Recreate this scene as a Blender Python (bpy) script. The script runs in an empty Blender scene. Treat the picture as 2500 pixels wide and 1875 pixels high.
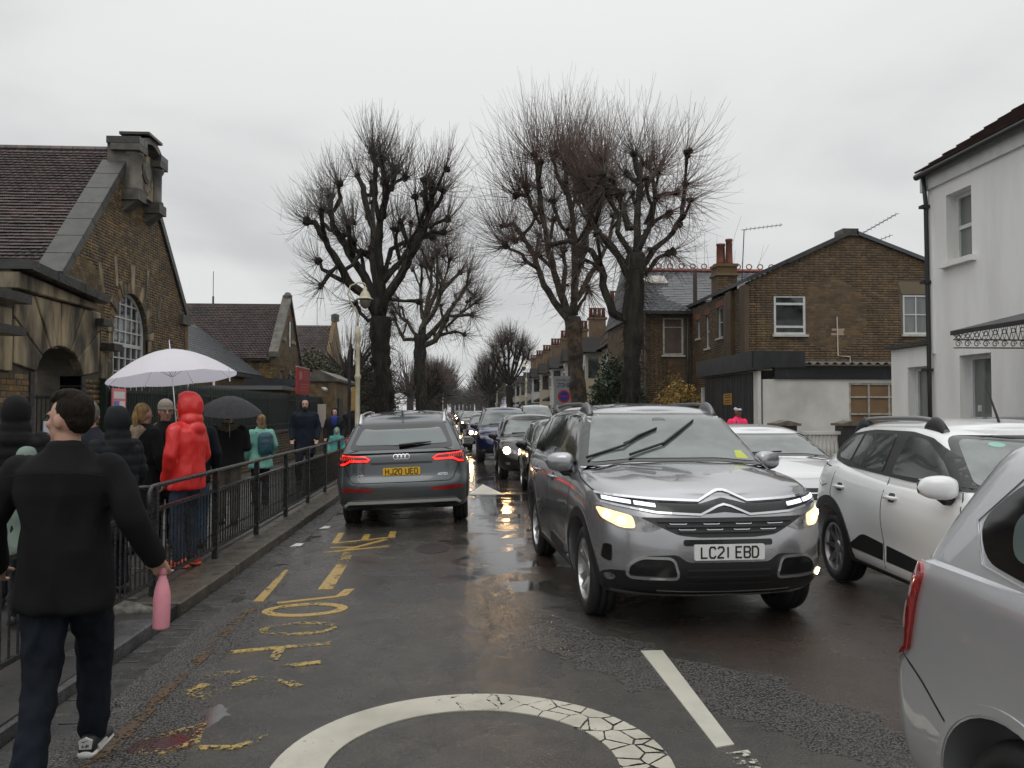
import bpy, bmesh, math, random
import numpy as np
from mathutils import Vector, Matrix, noise as mnoise
from mathutils.bvhtree import BVHTree
R = math.radians
S = bpy.context.scene
COL = S.collection
random.seed(7); RNG = np.random.default_rng(11)

# ---------------------------------------------------------------- camera, sky, sun, exposure
cd = bpy.data.cameras.new('camera'); cam = bpy.data.objects.new('camera', cd); COL.objects.link(cam)
S.camera = cam
cam.location = (0, 0, 1.65)
cam.rotation_euler = (R(90 + 1.77), 0, R(-3.39))
cd.sensor_width = 36; cd.lens = 36 * 2020 / 2500; cd.clip_start = .05; cd.clip_end = 3000
SUN_EL, SUN_AZ = R(52), R(200)
w = bpy.data.worlds.new('World'); S.world = w; w.use_nodes = True
nt = w.node_tree; N = nt.nodes; Lk = nt.links; N.clear()
out = N.new('ShaderNodeOutputWorld'); bg = N.new('ShaderNodeBackground'); bg2 = N.new('ShaderNodeBackground')
sky = N.new('ShaderNodeTexSky'); sky.sky_type = 'NISHITA'; sky.sun_disc = False
sky.sun_elevation = SUN_EL; sky.sun_rotation = SUN_AZ
tc = N.new('ShaderNodeTexCoord'); sep = N.new('ShaderNodeSeparateXYZ'); Lk.new(tc.outputs['Generated'], sep.inputs[0])
zc = N.new('ShaderNodeMath'); zc.operation = 'MAXIMUM'; zc.inputs[1].default_value = 0; Lk.new(sep.outputs['Z'], zc.inputs[0])
za = N.new('ShaderNodeMath'); za.operation = 'ADD'; za.inputs[1].default_value = .22; Lk.new(zc.outputs[0], za.inputs[0])
dv = N.new('ShaderNodeVectorMath'); dv.operation = 'DIVIDE'
cb = N.new('ShaderNodeCombineXYZ')
for i in range(3): Lk.new(za.outputs[0], cb.inputs[i])
Lk.new(tc.outputs['Generated'], dv.inputs[0]); Lk.new(cb.outputs[0], dv.inputs[1])
n1 = N.new('ShaderNodeTexNoise'); n1.inputs['Scale'].default_value = .95; n1.inputs['Detail'].default_value = 7; n1.inputs['Roughness'].default_value = .48
n1.inputs['Distortion'].default_value = .25
Lk.new(dv.outputs[0], n1.inputs['Vector'])
rp = N.new('ShaderNodeValToRGB'); rp.color_ramp.interpolation = 'EASE'
rp.color_ramp.elements[0].position = .34; rp.color_ramp.elements[0].color = (.60, .608, .612, 1)
rp.color_ramp.elements[1].position = .64; rp.color_ramp.elements[1].color = (.80, .808, .806, 1)
Lk.new(n1.outputs[0], rp.inputs[0])
# an overcast sky grows brighter towards the zenith
zz = N.new('ShaderNodeMath'); zz.operation = 'MULTIPLY'; Lk.new(zc.outputs[0], zz.inputs[0]); zz.operation = 'POWER'; zz.inputs[1].default_value = 3.2
zm = N.new('ShaderNodeMath'); zm.operation = 'MULTIPLY_ADD'; zm.inputs[1].default_value = 1.6; zm.inputs[2].default_value = .98; Lk.new(zz.outputs[0], zm.inputs[0])
sc = N.new('ShaderNodeVectorMath'); sc.operation = 'SCALE'; Lk.new(rp.outputs[0], sc.inputs[0]); Lk.new(zm.outputs[0], sc.inputs['Scale'])
Lk.new(sc.outputs[0], bg.inputs[0]); bg.inputs[1].default_value = 1.0
Lk.new(sky.outputs[0], bg2.inputs[0]); bg2.inputs[1].default_value = .06
mx = N.new('ShaderNodeMixShader'); mx.inputs[0].default_value = .04
Lk.new(bg.outputs[0], mx.inputs[1]); Lk.new(bg2.outputs[0], mx.inputs[2]); Lk.new(mx.outputs[0], out.inputs[0])
sd = bpy.data.lights.new('sun', 'SUN'); sun = bpy.data.objects.new('sun', sd); COL.objects.link(sun)
sd.energy = .5; sd.angle = R(35); sd.color = (1, .97, .92)
sun.rotation_euler = (R(90) - SUN_EL, 0, R(180) - SUN_AZ)
S.view_settings.view_transform = 'Standard'; S.view_settings.look = 'None'
S.view_settings.exposure = 0; S.view_settings.gamma = 1; S.view_settings.use_curve_mapping = False
S.cycles.max_bounces = 7; S.cycles.sample_clamp_indirect = 6

# ---------------------------------------------------------------- materials
MATS = {}
def nmix(t, fac, a, b, blend='MIX'):
    m = t.nodes.new('ShaderNodeMix'); m.data_type = 'RGBA'; m.blend_type = blend
    for s_, v in ((0, fac), (6, a), (7, b)):
        if hasattr(v, 'links'): t.links.new(v, m.inputs[s_])
        else: m.inputs[s_].default_value = v if s_ == 0 else (*v[:3], 1)
    return m.outputs[2]
def nnoise(t, scale, detail=4, rough=.55, coord='Object', stretch=None, kind='noise'):
    c = t.nodes.new('ShaderNodeNewGeometry'); src = c.outputs['Position']
    if stretch:
        mp = t.nodes.new('ShaderNodeMapping'); mp.inputs['Scale'].default_value = stretch; t.links.new(src, mp.inputs[0]); src = mp.outputs[0]
    if kind == 'noise':
        n = t.nodes.new('ShaderNodeTexNoise'); n.inputs['Detail'].default_value = detail; n.inputs['Roughness'].default_value = rough
        o = n.outputs[0]
    else:
        n = t.nodes.new('ShaderNodeTexVoronoi'); o = n.outputs[0]
        if kind == 'edge': n.feature = 'DISTANCE_TO_EDGE'
    n.inputs['Scale'].default_value = scale; t.links.new(src, n.inputs['Vector'])
    return o
def nramp(t, src, lo, hi, a=0., b=1.):
    m = t.nodes.new('ShaderNodeMapRange'); m.inputs[1].default_value = lo; m.inputs[2].default_value = hi
    m.inputs[3].default_value = a; m.inputs[4].default_value = b; t.links.new(src, m.inputs[0]); return m.outputs[0]
def nmath(t, op, a, b=None):
    m = t.nodes.new('ShaderNodeMath'); m.operation = op
    for i, v in enumerate((a, b)):
        if v is None: continue
        if hasattr(v, 'links'): t.links.new(v, m.inputs[i])
        else: m.inputs[i].default_value = v
    return m.outputs[0]
def M(name, col=(.5, .5, .5), rough=.6, metal=0., coat=0., col2=None, scale=6., var=0., bump=0., bscale=40., emit=None, es=0., rvar=0.,
      stretch=None, trans=0., spec=.5, detail=5, lo=.35, hi=.65, coatr=.05, alpha=1.):
    if name in MATS: return MATS[name]
    m = bpy.data.materials.new(name); m.use_nodes = True; t = m.node_tree; b = t.nodes['Principled BSDF']
    base = None
    if col2 is not None:
        base = nmix(t, nramp(t, nnoise(t, scale, detail, stretch=stretch), lo, hi), col, col2)
    if var:
        oi = t.nodes.new('ShaderNodeObjectInfo'); ge = t.nodes.new('ShaderNodeNewGeometry')
        r = nmath(t, 'FRACT', nmath(t, 'ADD', oi.outputs['Random'], ge.outputs['Random Per Island']))
        r2 = nmath(t, 'FRACT', nmath(t, 'MULTIPLY', r, 7.31))
        hs = t.nodes.new('ShaderNodeHueSaturation')
        if base is None: hs.inputs['Color'].default_value = (*col, 1)
        else: t.links.new(base, hs.inputs['Color'])
        t.links.new(nramp(t, r, 0, 1, 1 - var, 1 + var * .8), hs.inputs['Value'])
        t.links.new(nramp(t, r2, 0, 1, 1 - var * .5, 1 + var * .4), hs.inputs['Saturation'])
        base = hs.outputs[0]
    if base is None: b.inputs['Base Color'].default_value = (*col, 1)
    else: t.links.new(base, b.inputs['Base Color'])
    b.inputs['Roughness'].default_value = rough
    if rvar: t.links.new(nramp(t, nnoise(t, scale * 1.7, 4), .3, .7, max(.02, rough - rvar), min(1, rough + rvar)), b.inputs['Roughness'])
    b.inputs['Metallic'].default_value = metal; b.inputs['Coat Weight'].default_value = coat; b.inputs['Coat Roughness'].default_value = coatr
    b.inputs['Specular IOR Level'].default_value = spec; b.inputs['Transmission Weight'].default_value = trans; b.inputs['Alpha'].default_value = alpha
    if emit: b.inputs['Emission Color'].default_value = (*emit, 1); b.inputs['Emission Strength'].default_value = es
    if bump:
        bp = t.nodes.new('ShaderNodeBump'); bp.inputs['Strength'].default_value = bump; bp.inputs['Distance'].default_value = .02
        t.links.new(nnoise(t, bscale, 6, .65, stretch=stretch), bp.inputs['Height']); t.links.new(bp.outputs[0], b.inputs['Normal'])
    MATS[name] = m
    return m

# ---------------------------------------------------------------- mesh helpers
def tag(o, label=None, cat=None, group=None, kind=None):
    if label: o['label'] = label
    if cat: o['category'] = cat
    if group: o['group'] = group
    if kind: o['kind'] = kind
    return o
def link(name, me, mat=None, parent=None, smooth=False):
    o = bpy.data.objects.new(name, me); COL.objects.link(o)
    if mat is not None:
        for m_ in (mat if isinstance(mat, (list, tuple)) else [mat]): me.materials.append(m_)
    if smooth: me.shade_smooth()
    if parent is not None: o.parent = parent
    return o
def empty(name, loc=(0, 0, 0), rz=0., label=None, cat=None, group=None, parent=None):
    o = bpy.data.objects.new(name, None); COL.objects.link(o); o.location = loc; o.rotation_euler[2] = rz
    o.empty_display_size = .2
    if parent: o.parent = parent
    return tag(o, label, cat, group)
class MB:
    def __init__(s): s.v = []; s.f = []; s.mi = []; s.m = 0
    def add(s, vs, fs):
        k = len(s.v); s.v.extend([tuple(p) for p in vs]); s.f.extend([tuple(i + k for i in f) for f in fs]); s.mi.extend([s.m] * len(fs)); return s
    def mat(s, i): s.m = i; return s
    def box(s, x0, x1, y0, y1, z0, z1):
        return s.add([(x0, y0, z0), (x1, y0, z0), (x1, y1, z0), (x0, y1, z0), (x0, y0, z1), (x1, y0, z1), (x1, y1, z1), (x0, y1, z1)],
                     [(0, 3, 2, 1), (4, 5, 6, 7), (0, 1, 5, 4), (1, 2, 6, 5), (2, 3, 7, 6), (3, 0, 4, 7)])
    def prism(s, pts, d):
        # pts: planar loop of 3D points, d: extrusion vector
        n = len(pts); d = Vector(d); P = [Vector(p) for p in pts]
        return s.add(P + [p + d for p in P], [tuple(range(n))[::-1], tuple(range(n, 2 * n))] + [(i, (i + 1) % n, n + (i + 1) % n, n + i) for i in range(n)])
    def tube(s, pts, rad, n=8, cap=True, flat=1.):
        P = [Vector(p) for p in pts]; k = len(P); rad = [rad] * k if not hasattr(rad, '__len__') else rad
        vs = []; fs = []; up = None
        for i in range(k):
            t = (P[min(i + 1, k - 1)] - P[max(i - 1, 0)])
            t = t.normalized() if t.length > 1e-9 else Vector((0, 0, 1))
            if up is None: up = Vector((0, 0, 1)) if abs(t.z) < .9 else Vector((0, 1, 0))
            a = t.cross(up)
            a = a.normalized() if a.length > 1e-6 else t.orthogonal().normalized()
            b = a.cross(t).normalized(); up = b
            for j in range(n):
                an = 2 * math.pi * j / n; vs.append(P[i] + (a * math.cos(an) + b * math.sin(an) * flat) * rad[i])
        for i in range(k - 1):
            for j in range(n): fs.append((i * n + j, i * n + (j + 1) % n, (i + 1) * n + (j + 1) % n, (i + 1) * n + j))
        if cap: fs += [tuple(range(n))[::-1], tuple(range((k - 1) * n, k * n))]
        return s.add(vs, fs)
    def lathe(s, prof, c=(0, 0, 0), n=16, axis='z', cap=True):
        vs = []; k = len(prof)
        for r, h in prof:
            for j in range(n):
                a = 2 * math.pi * j / n; q = (r * math.cos(a), r * math.sin(a), h)
                if axis == 'x': q = (h, q[0], q[1])
                if axis == 'y': q = (q[0], h, q[1])
                vs.append((q[0] + c[0], q[1] + c[1], q[2] + c[2]))
        fs = [(i * n + j, i * n + (j + 1) % n, (i + 1) * n + (j + 1) % n, (i + 1) * n + j) for i in range(k - 1) for j in range(n)]
        if cap: fs += [tuple(range(n))[::-1], tuple(range((k - 1) * n, k * n))]
        return s.add(vs, fs)
    def loft(s, rings, cap=True):
        n = len(rings[0]); vs = [p for r in rings for p in r]
        fs = [(i * n + j, i * n + (j + 1) % n, (i + 1) * n + (j + 1) % n, (i + 1) * n + j) for i in range(len(rings) - 1) for j in range(n)]
        if cap: fs += [tuple(range(n))[::-1], tuple(range((len(rings) - 1) * n, len(rings) * n))]
        return s.add(vs, fs)
    def mesh(s, name='m'):
        me = bpy.data.meshes.new(name); me.from_pydata(s.v, [], s.f)
        if any(s.mi): me.polygons.foreach_set('material_index', s.mi)
        me.update(); return me
    def build(s, name, mat, parent=None, smooth=False):
        return link(name, s.mesh(name), mat, parent, smooth)
def shade_auto(o, ang=35):
    me = o.data; me.shade_smooth(); bm = bmesh.new(); bm.from_mesh(me)
    bmesh.ops.recalc_face_normals(bm, faces=bm.faces)
    for e in bm.edges:
        if len(e.link_faces) == 2 and e.calc_face_angle(0) > R(ang): e.smooth = False
    bm.to_mesh(me); bm.free(); return o
def np_mesh(name, V, F, mat=None, parent=None, smooth=False):
    # V (n,3), F (m,4) or (m,3)
    me = bpy.data.meshes.new(name); V = np.asarray(V, np.float32); F = np.asarray(F, np.int32); k = F.shape[1]
    me.vertices.add(len(V)); me.vertices.foreach_set('co', V.ravel())
    me.loops.add(F.size); me.loops.foreach_set('vertex_index', F.ravel())
    me.polygons.add(len(F)); me.polygons.foreach_set('loop_start', np.arange(len(F), dtype=np.int32) * k)
    me.update(calc_edges=True); me.validate()
    return link(name, me, mat, parent, smooth)
def copy_tree(o, parent=None):
    c = o.copy(); COL.objects.link(c); c.parent = parent
    for ch in list(o.children): copy_tree(ch, c)
    return c
def pchip(keys):
    xs = np.array([k[0] for k in keys], float); ys = np.array([k[1] for k in keys], float)
    h = np.diff(xs); d = np.diff(ys) / h; m = np.zeros(len(xs)); m[0] = d[0]; m[-1] = d[-1]
    for i in range(1, len(xs) - 1):
        m[i] = 0 if d[i - 1] * d[i] <= 0 else 2 * d[i - 1] * d[i] / (d[i - 1] + d[i])
    def f(x):
        x = min(max(x, xs[0]), xs[-1]); i = min(int(np.searchsorted(xs, x, 'right') - 1), len(h) - 1); t = (x - xs[i]) / h[i]
        return float(ys[i] * (2 * t**3 - 3 * t**2 + 1) + m[i] * h[i] * (t**3 - 2 * t**2 + t) + ys[i + 1] * (3 * t**2 - 2 * t**3) + m[i + 1] * h[i] * (t**3 - t**2))
    return f
def rpoly(pts, r=.05, n=4):
    # round the corners of a 2D polygon
    out_ = []; k = len(pts)
    for i in range(k):
        a, b, c = Vector(pts[i - 1]), Vector(pts[i]), Vector(pts[(i + 1) % k])
        rr = r if not hasattr(r, '__len__') else r[i]
        d1 = (a - b); d2 = (c - b); q = min(rr, d1.length * .45, d2.length * .45)
        p = b + d1.normalized() * q; s_ = b + d2.normalized() * q
        for j in range(n + 1):
            t = j / n; out_.append(tuple(p * (1 - t)**2 + b * 2 * t * (1 - t) + s_ * t * t))
    return out_
# stroke letters on a 0..1 x 0..1.4 cell; used for number plates and signs
GL = {'H': [[(0, 0), (0, 1.4)], [(1, 0), (1, 1.4)], [(0, .72), (1, .72)]], 'J': [[(1, 1.4), (1, .3), (.75, 0), (.3, 0), (0, .3)]],
      '2': [[(0, 1.15), (.2, 1.4), (.8, 1.4), (1, 1.15), (1, .9), (0, .12), (0, 0), (1, 0)]], '0': [[(.2, 0), (0, .25), (0, 1.15), (.2, 1.4), (.8, 1.4), (1, 1.15), (1, .25), (.8, 0), (.2, 0)]],
      'U': [[(0, 1.4), (0, .25), (.2, 0), (.8, 0), (1, .25), (1, 1.4)]], 'E': [[(1, 0), (0, 0), (0, 1.4), (1, 1.4)], [(0, .72), (.85, .72)]],
      'L': [[(0, 1.4), (0, 0), (1, 0)]], 'C': [[(1, 1.1), (.8, 1.4), (.2, 1.4), (0, 1.15), (0, .25), (.2, 0), (.8, 0), (1, .3)]],
      '1': [[(.5, 0), (.5, 1.4)]], 'B': [[(0, 0), (0, 1.4), (.8, 1.4), (1, 1.2), (1, .9), (.8, .72), (1, .5), (1, .2), (.8, 0), (0, 0)], [(0, .72), (.8, .72)]],
      'D': [[(0, 0), (0, 1.4), (.7, 1.4), (1, 1.1), (1, .3), (.7, 0), (0, 0)]], 'Q': [[(.2, 0), (0, .25), (0, 1.15), (.2, 1.4), (.8, 1.4), (1, 1.15), (1, .25), (.8, 0), (.2, 0)], [(.6, .3), (1, -.05)]],
      '5': [[(1, 1.4), (0, 1.4), (0, .8), (.8, .8), (1, .6), (1, .2), (.8, 0), (0, 0)]], '4': [[(.8, 0), (.8, 1.4), (0, .4), (1, .4)]], 'T': [[(.5, 0), (.5, 1.4)], [(0, 1.4), (1, 1.4)]],
      'I': [[(.5, 0), (.5, 1.4)]], 'Z': [[(0, 1.4), (1, 1.4), (0, 0), (1, 0)]], 'N': [[(0, 0), (0, 1.4), (1, 0), (1, 1.4)]], 'A': [[(0, 0), (.5, 1.4), (1, 0)], [(.2, .5), (.8, .5)]],
      'R': [[(0, 0), (0, 1.4), (.8, 1.4), (1, 1.2), (1, .9), (.8, .72), (0, .72)], [(.6, .72), (1, 0)]], 'S': [[(1, 1.2), (.8, 1.4), (.2, 1.4), (0, 1.2), (0, .9), (1, .5), (1, .2), (.8, 0), (.2, 0), (0, .2)]],
      'K': [[(0, 0), (0, 1.4)], [(1, 1.4), (0, .6)], [(.25, .8), (1, 0)]], 'O': [[(.2, 0), (0, .25), (0, 1.15), (.2, 1.4), (.8, 1.4), (1, 1.15), (1, .25), (.8, 0), (.2, 0)]], 'P': [[(0, 0), (0, 1.4), (.8, 1.4), (1, 1.2), (1, .9), (.8, .72), (0, .72)]]}
def ribbon2(path, wd, closed=False):
    # 2D polyline -> left/right offset point pairs
    P = [Vector(p) for p in path]; k = len(P); res = []
    for i in range(k):
        if closed: a, c = P[i - 1 if i else k - 2 if P[0] == P[-1] else -1], P[(i + 1) % k if not (P[0] == P[-1] and i == k - 1) else 1]
        else: a, c = P[max(i - 1, 0)], P[min(i + 1, k - 1)]
        d1 = (P[i] - a); d2 = (c - P[i])
        d1 = d1.normalized() if d1.length > 1e-9 else d2.normalized(); d2 = d2.normalized() if d2.length > 1e-9 else d1
        t = d1 + d2
        t = t.normalized() if t.length > 1e-6 else d1
        nrm = Vector((-t.y, t.x)); cs = max(.5, nrm.dot(Vector((-d1.y, d1.x))))
        res.append((P[i] + nrm * wd / 2 / cs, P[i] - nrm * wd / 2 / cs))
    return res
def text_mb(mb, txt, cx, cz, h, wd, stroke, place, gap=.35, depth=None):
    """letters as ribbons; place(u, v) -> 3D; h letter height, wd letter width"""
    adv = wd * (1 + gap); W = sum(adv * (.6 if c in ' 1I' else 1) for c in txt) - wd * gap; u = cx - W / 2
    for c in txt:
        k = .6 if c in ' 1I' else 1
        for st in GL.get(c, []):
            path = [(u + (p[0] - (.2 if c in '1I' else 0)) * wd, cz - h / 2 + p[1] / 1.4 * h) for p in st]
            rb = ribbon2(path, stroke); vs = []
            for a, b in rb: vs += [place(*a), place(*b)]
            mb.add(vs, [(2 * i, 2 * i + 1, 2 * i + 3, 2 * i + 2) for i in range(len(rb) - 1)])
        u += adv * k
# ================================================================ cars
# local frame: front bumper at y=-L/2, rear at +L/2, x to the side, z up, origin on the road
def cut_grid(poly, step):
    bm = bmesh.new(); vs = [bm.verts.new((a, b, 0)) for a, b in poly]
    try: bm.faces.new(vs)
    except Exception: bm.free(); return [], []
    a0 = min(p[0] for p in poly); a1 = max(p[0] for p in poly); b0 = min(p[1] for p in poly); b1 = max(p[1] for p in poly)
    for ax, lo, hi in ((0, a0, a1), (1, b0, b1)):
        n = int((hi - lo) / step)
        for i in range(1, n + 1):
            co = [0, 0, 0]; no = [0, 0, 0]; co[ax] = lo + (hi - lo) * i / (n + 1); no[ax] = 1
            bmesh.ops.bisect_plane(bm, geom=bm.verts[:] + bm.edges[:] + bm.faces[:], plane_co=co, plane_no=no)
    bmesh.ops.triangulate(bm, faces=[f for f in bm.faces if len(f.verts) > 4])
    bmesh.ops.recalc_face_normals(bm, faces=bm.faces)
    bm.verts.ensure_lookup_table()
    V = [(v.co.x, v.co.y) for v in bm.verts]; F = [tuple(v.index for v in f.verts) for f in bm.faces]
    B = [tuple(v.index for v in e.verts) for e in bm.edges if len(e.link_faces) == 1]
    bm.free(); return V, (F, B)
VIEW = {'F': (Vector((0, 1, 0)), lambda a, b: Vector((a, -9, b))), 'B': (Vector((0, -1, 0)), lambda a, b: Vector((a, 9, b))),
        'L': (Vector((1, 0, 0)), lambda a, b: Vector((-9, a, b))), 'R': (Vector((-1, 0, 0)), lambda a, b: Vector((9, a, b))),
        'T': (Vector((0, 0, -1)), lambda a, b: Vector((a, b, 9)))}
class Car:
    def __init__(c, name, sp, label, group, loc, rz=0., roll=0.):
        c.sp = sp; c.root = empty(name, loc, rz, label, 'car', group); c.root.rotation_euler[1] = roll
        c.L = sp['L']; c.W = sp['W']; c.body()
    def y(c, s): return s - c.L / 2
    def body(c):
        sp = c.sp; L, W = c.L, c.W; hw0 = W / 2
        wv = pchip(sp.get('wv', [(0, .88), (.05, .945), (.18, .985), (.45, 1.), (.72, .995), (.86, .975), (.95, .935), (1, .88)]))
        ff = pchip(sp['front']); rr = pchip(sp['rear']); zt = pchip(sp['zt']); zb = pchip(sp['zb']); c.zt = zt
        af, ar, nf, nr = sp.get('af', .75), sp.get('ar', .55), sp.get('nf', 2.7), sp.get('nr', 3.2)
        vs_ = [0, .03, .07, .13, .2, .28, .36, .44, .52, .6, .68, .75, .81, .86, .9, .935, .965, .985, 1.]
        swf, swr = sp['wf'], sp['wr']
        rings = []
        for v in vs_:
            hw = hw0 * wv(v); sf = ff(v); sr = L - rr(v); half = []
            for i in range(15):
                th = math.pi / 2 * i / 14; half.append((hw * math.sin(th)**(2 / nf), sf + af * (1 - max(0, math.cos(th))**(2 / nf))))
            s0, s1 = sf + af, sr - ar
            for i in range(1, 44): half.append((hw, s0 + (s1 - s0) * i / 44))
            for i in range(15):
                th = math.pi / 2 * (1 - i / 14); half.append((hw * math.sin(th)**(2 / nr), sr - ar * (1 - max(0, math.cos(th))**(2 / nr))))
            pts = []
            for x, s in half:
                z0, z1 = zb(s), zt(s); z = z0 + v * (z1 - z0)
                x2 = x * (1 - sp.get('ft', .045) * max(0, 1 - s / 1.2)**2 - .03 * max(0, 1 - (L - s) / 1.1)**2)
                fl = sp.get('flare', .018) * max(math.exp(-((s - swf) / .46)**4), math.exp(-((s - swr) / .46)**4)) * math.exp(-((z - .55) / .3)**2)
                wst = sp.get('waist', .018) * math.exp(-((z - .52) / .16)**2) * (0 if s < swf + .45 or s > swr - .45 else math.sin(math.pi * (s - swf - .45) / (swr - swf - .9)))
                x2 += (fl - wst) * min(1, x / (hw0 * .8))
                pts.append((x2, s, z))
            rings.append(pts)
        nh = len(rings[0]); V = []; F = []
        for r in rings:
            for x, s, z in r: V.append((x, s - L / 2, z))
            for x, s, z in r[::-1][1:-1]: V.append((-x, s - L / 2, z))
        n = 2 * nh - 2
        for j in range(len(rings) - 1):
            for i in range(n): F.append((j * n + i, j * n + (i + 1) % n, (j + 1) * n + (i + 1) % n, (j + 1) * n + i))
        # caps as strips across the car
        crown = pchip(sp.get('crown', [(0, .035), (1.1, .07), (L, .05)])); K = 12
        hb = sp.get('hoodrib', .012)
        def cap(base, top):
            idx = []
            for i in range(nh):
                ir = base + i; il = base + (n - i) % n
                x, yy, z = V[ir]
                if i in (0, nh - 1): idx.append([ir] * (K + 1)); continue
                row = [ir]
                for k in range(1, K):
                    q = 1 - 2 * k / K; zz_ = z
                    if top:
                        zz_ += crown(yy + L / 2) * (1 - abs(q)**2.2) * min(1, i / 5)
                        if yy + L / 2 < 1.5: zz_ += hb * math.exp(-((abs(q) - .62) / .12)**2) * min(1, i / 9)
                    V.append((x * q, yy, zz_)); row.append(len(V) - 1)
                row.append(il); idx.append(row)
            for i in range(nh - 1):
                for k in range(K):
                    f = [idx[i][k], idx[i + 1][k], idx[i + 1][k + 1], idx[i][k + 1]]; g = []
                    for q in f:
                        if q not in g: g.append(q)
                    if len(g) > 2: F.append(tuple(g) if top else tuple(g[::-1]))
        cap((len(rings) - 1) * n, True); cap(0, False)
        me = bpy.data.meshes.new('body'); me.from_pydata(V, [], F); me.update()
        bm = bmesh.new(); bm.from_mesh(me); bmesh.ops.recalc_face_normals(bm, faces=bm.faces); bm.to_mesh(me); bm.free()
        lo = bpy.data.objects.new('tmp', me); COL.objects.link(lo)
        cut = MB()
        for s in (swf, swr):
            for sg in (-1, 1):
                xs = sorted((sg * (W / 2 - .33), sg * (W / 2 + .3)))
                cut.lathe([(sp['ra'], xs[0]), (sp['ra'], xs[1])], (0, s - L / 2, sp['rw'] + .01), 40, 'x')
        co = cut.build('tmpcut', None)
        bm = bmesh.new(); bm.from_mesh(co.data); bmesh.ops.recalc_face_normals(bm, faces=bm.faces); bm.to_mesh(co.data); bm.free()
        md = lo.modifiers.new('b', 'BOOLEAN'); md.operation = 'DIFFERENCE'; md.object = co; md.solver = 'EXACT'
        dg = bpy.context.evaluated_depsgraph_get(); me2 = bpy.data.meshes.new_from_object(lo.evaluated_get(dg))
        bpy.data.objects.remove(lo); bpy.data.objects.remove(co)
        if len(me2.polygons) < 200: me2 = me
        # cabin
        cb_ = sp['cab']; zr = pchip(sp['zr']); rings = []
        vv = [0, .12, .25, .38, .5, .62, .74, .83, .9, .95, .98, 1.]
        for v in vv:
            e = v**sp.get('ce', 1.15)
            sf = cb_['f0'] + (cb_['f1'] - cb_['f0']) * v**.96; sr = cb_['r0'] + (cb_['r1'] - cb_['r0']) * v**cb_.get('re', 1.8)
            if v > .9: sf += .10 * ((v - .9) / .1)**2; sr -= .06 * ((v - .9) / .1)**2
            hw = cb_['w0'] + (cb_['w1'] - cb_['w0']) * e
            if v > .83: hw -= .10 * ((v - .83) / .17)**2.2
            half = []; a1, a2, n1_, n2_ = cb_.get('af', .3), cb_.get('ar', .35), cb_.get('nf', 3.2), cb_.get('nr', 3.4)
            for i in range(13):
                th = math.pi / 2 * i / 12; half.append((hw * math.sin(th)**(2 / n1_), sf + a1 * (1 - max(0, math.cos(th))**(2 / n1_))))
            s0, s1 = sf + a1, sr - a2
            for i in range(1, 24): half.append((hw, s0 + (s1 - s0) * i / 24))
            for i in range(13):
                th = math.pi / 2 * (1 - i / 12); half.append((hw * math.sin(th)**(2 / n2_), sr - a2 * (1 - max(0, math.cos(th))**(2 / n2_))))
            pts = []
            for x, s in half:
                zbel = zt(min(max(s, cb_['f0']), L - .3)) - .06; zrf = zr(s)
                tp = 1 - cb_.get('tap', .05) * max(0, (s - L * .55) / (L * .45))**2
                pts.append((x * tp, s, zbel + v * (zrf - zbel)))
            rings.append(pts)
        nh = len(rings[0]); V = []; F = []; n = 2 * nh - 2
        for r in rings:
            for x, s, z in r: V.append((x, s - L / 2, z))
            for x, s, z in r[::-1][1:-1]: V.append((-x, s - L / 2, z))
        for j in range(len(rings) - 1):
            for i in range(n): F.append((j * n + i, j * n + (i + 1) % n, (j + 1) * n + (i + 1) % n, (j + 1) * n + i))
        crown = lambda s: .035
        crown2 = pchip([(0, .04), (L, .04)]); crown = crown2; hb = 0
        cap((len(rings) - 1) * n, True)
        bm = bmesh.new(); bm.from_mesh(me2)
        me3 = bpy.data.meshes.new('c'); me3.from_pydata(V, [], F); bm.from_mesh(me3)
        bmesh.ops.recalc_face_normals(bm, faces=bm.faces)
        for e in bm.edges:
            if len(e.link_faces) == 2 and e.calc_face_angle(0) > R(38): e.smooth = False
        bm.to_mesh(me2); c.bvh = BVHTree.FromBMesh(bm); bm.free(); me2.shade_smooth()
        bm = None
        for p in me2.edges: pass
        c.paint = sp['paint']; c.bodyo = link('body', me2, c.paint, c.root)
        me2.shade_smooth()
    def hit(c, view, a, b, off):
        d, o = VIEW[view]; q = c.bvh.ray_cast(o(a, b), d)
        if q[0] is None:
            q = c.bvh.find_nearest(o(a, b) + d * (9 - (c.W / 2 if view in 'LR' else c.L / 2 if view in 'FB' else 1.4)))
        nrm = q[1]
        if nrm.dot(d) > 0: nrm = -nrm
        return q[0] + nrm * off
    def patch(c, name, view, poly, mat, off=.004, depth=.02, step=.06, parent=None, mb=None, smooth=True):
        V, FB = cut_grid(poly, step)
        if not V: return None
        F, B = FB; d = VIEW[view][0]; P = [c.hit(view, a, b, off) for a, b in V]; k = len(P)
        Q = P + [p + d * depth for p in P]; fs = list(F) + [(a, b, k + b, k + a) for a, b in B]
        m_ = mb or MB(); m_.add(Q, fs)
        if mb: return
        o = m_.build(name, mat, parent or c.root); bm = bmesh.new(); bm.from_mesh(o.data); bmesh.ops.recalc_face_normals(bm, faces=bm.faces)
        # faces must look outwards
        ref = sum((f.normal.dot(d) * f.calc_area() for f in bm.faces), 0)
        if ref > 0: bmesh.ops.reverse_faces(bm, faces=bm.faces)
        for e in bm.edges:
            if len(e.link_faces) == 2 and e.calc_face_angle(0) > R(50): e.smooth = False
        bm.to_mesh(o.data); bm.free()
        if smooth: o.data.shade_smooth()
        return o
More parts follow.
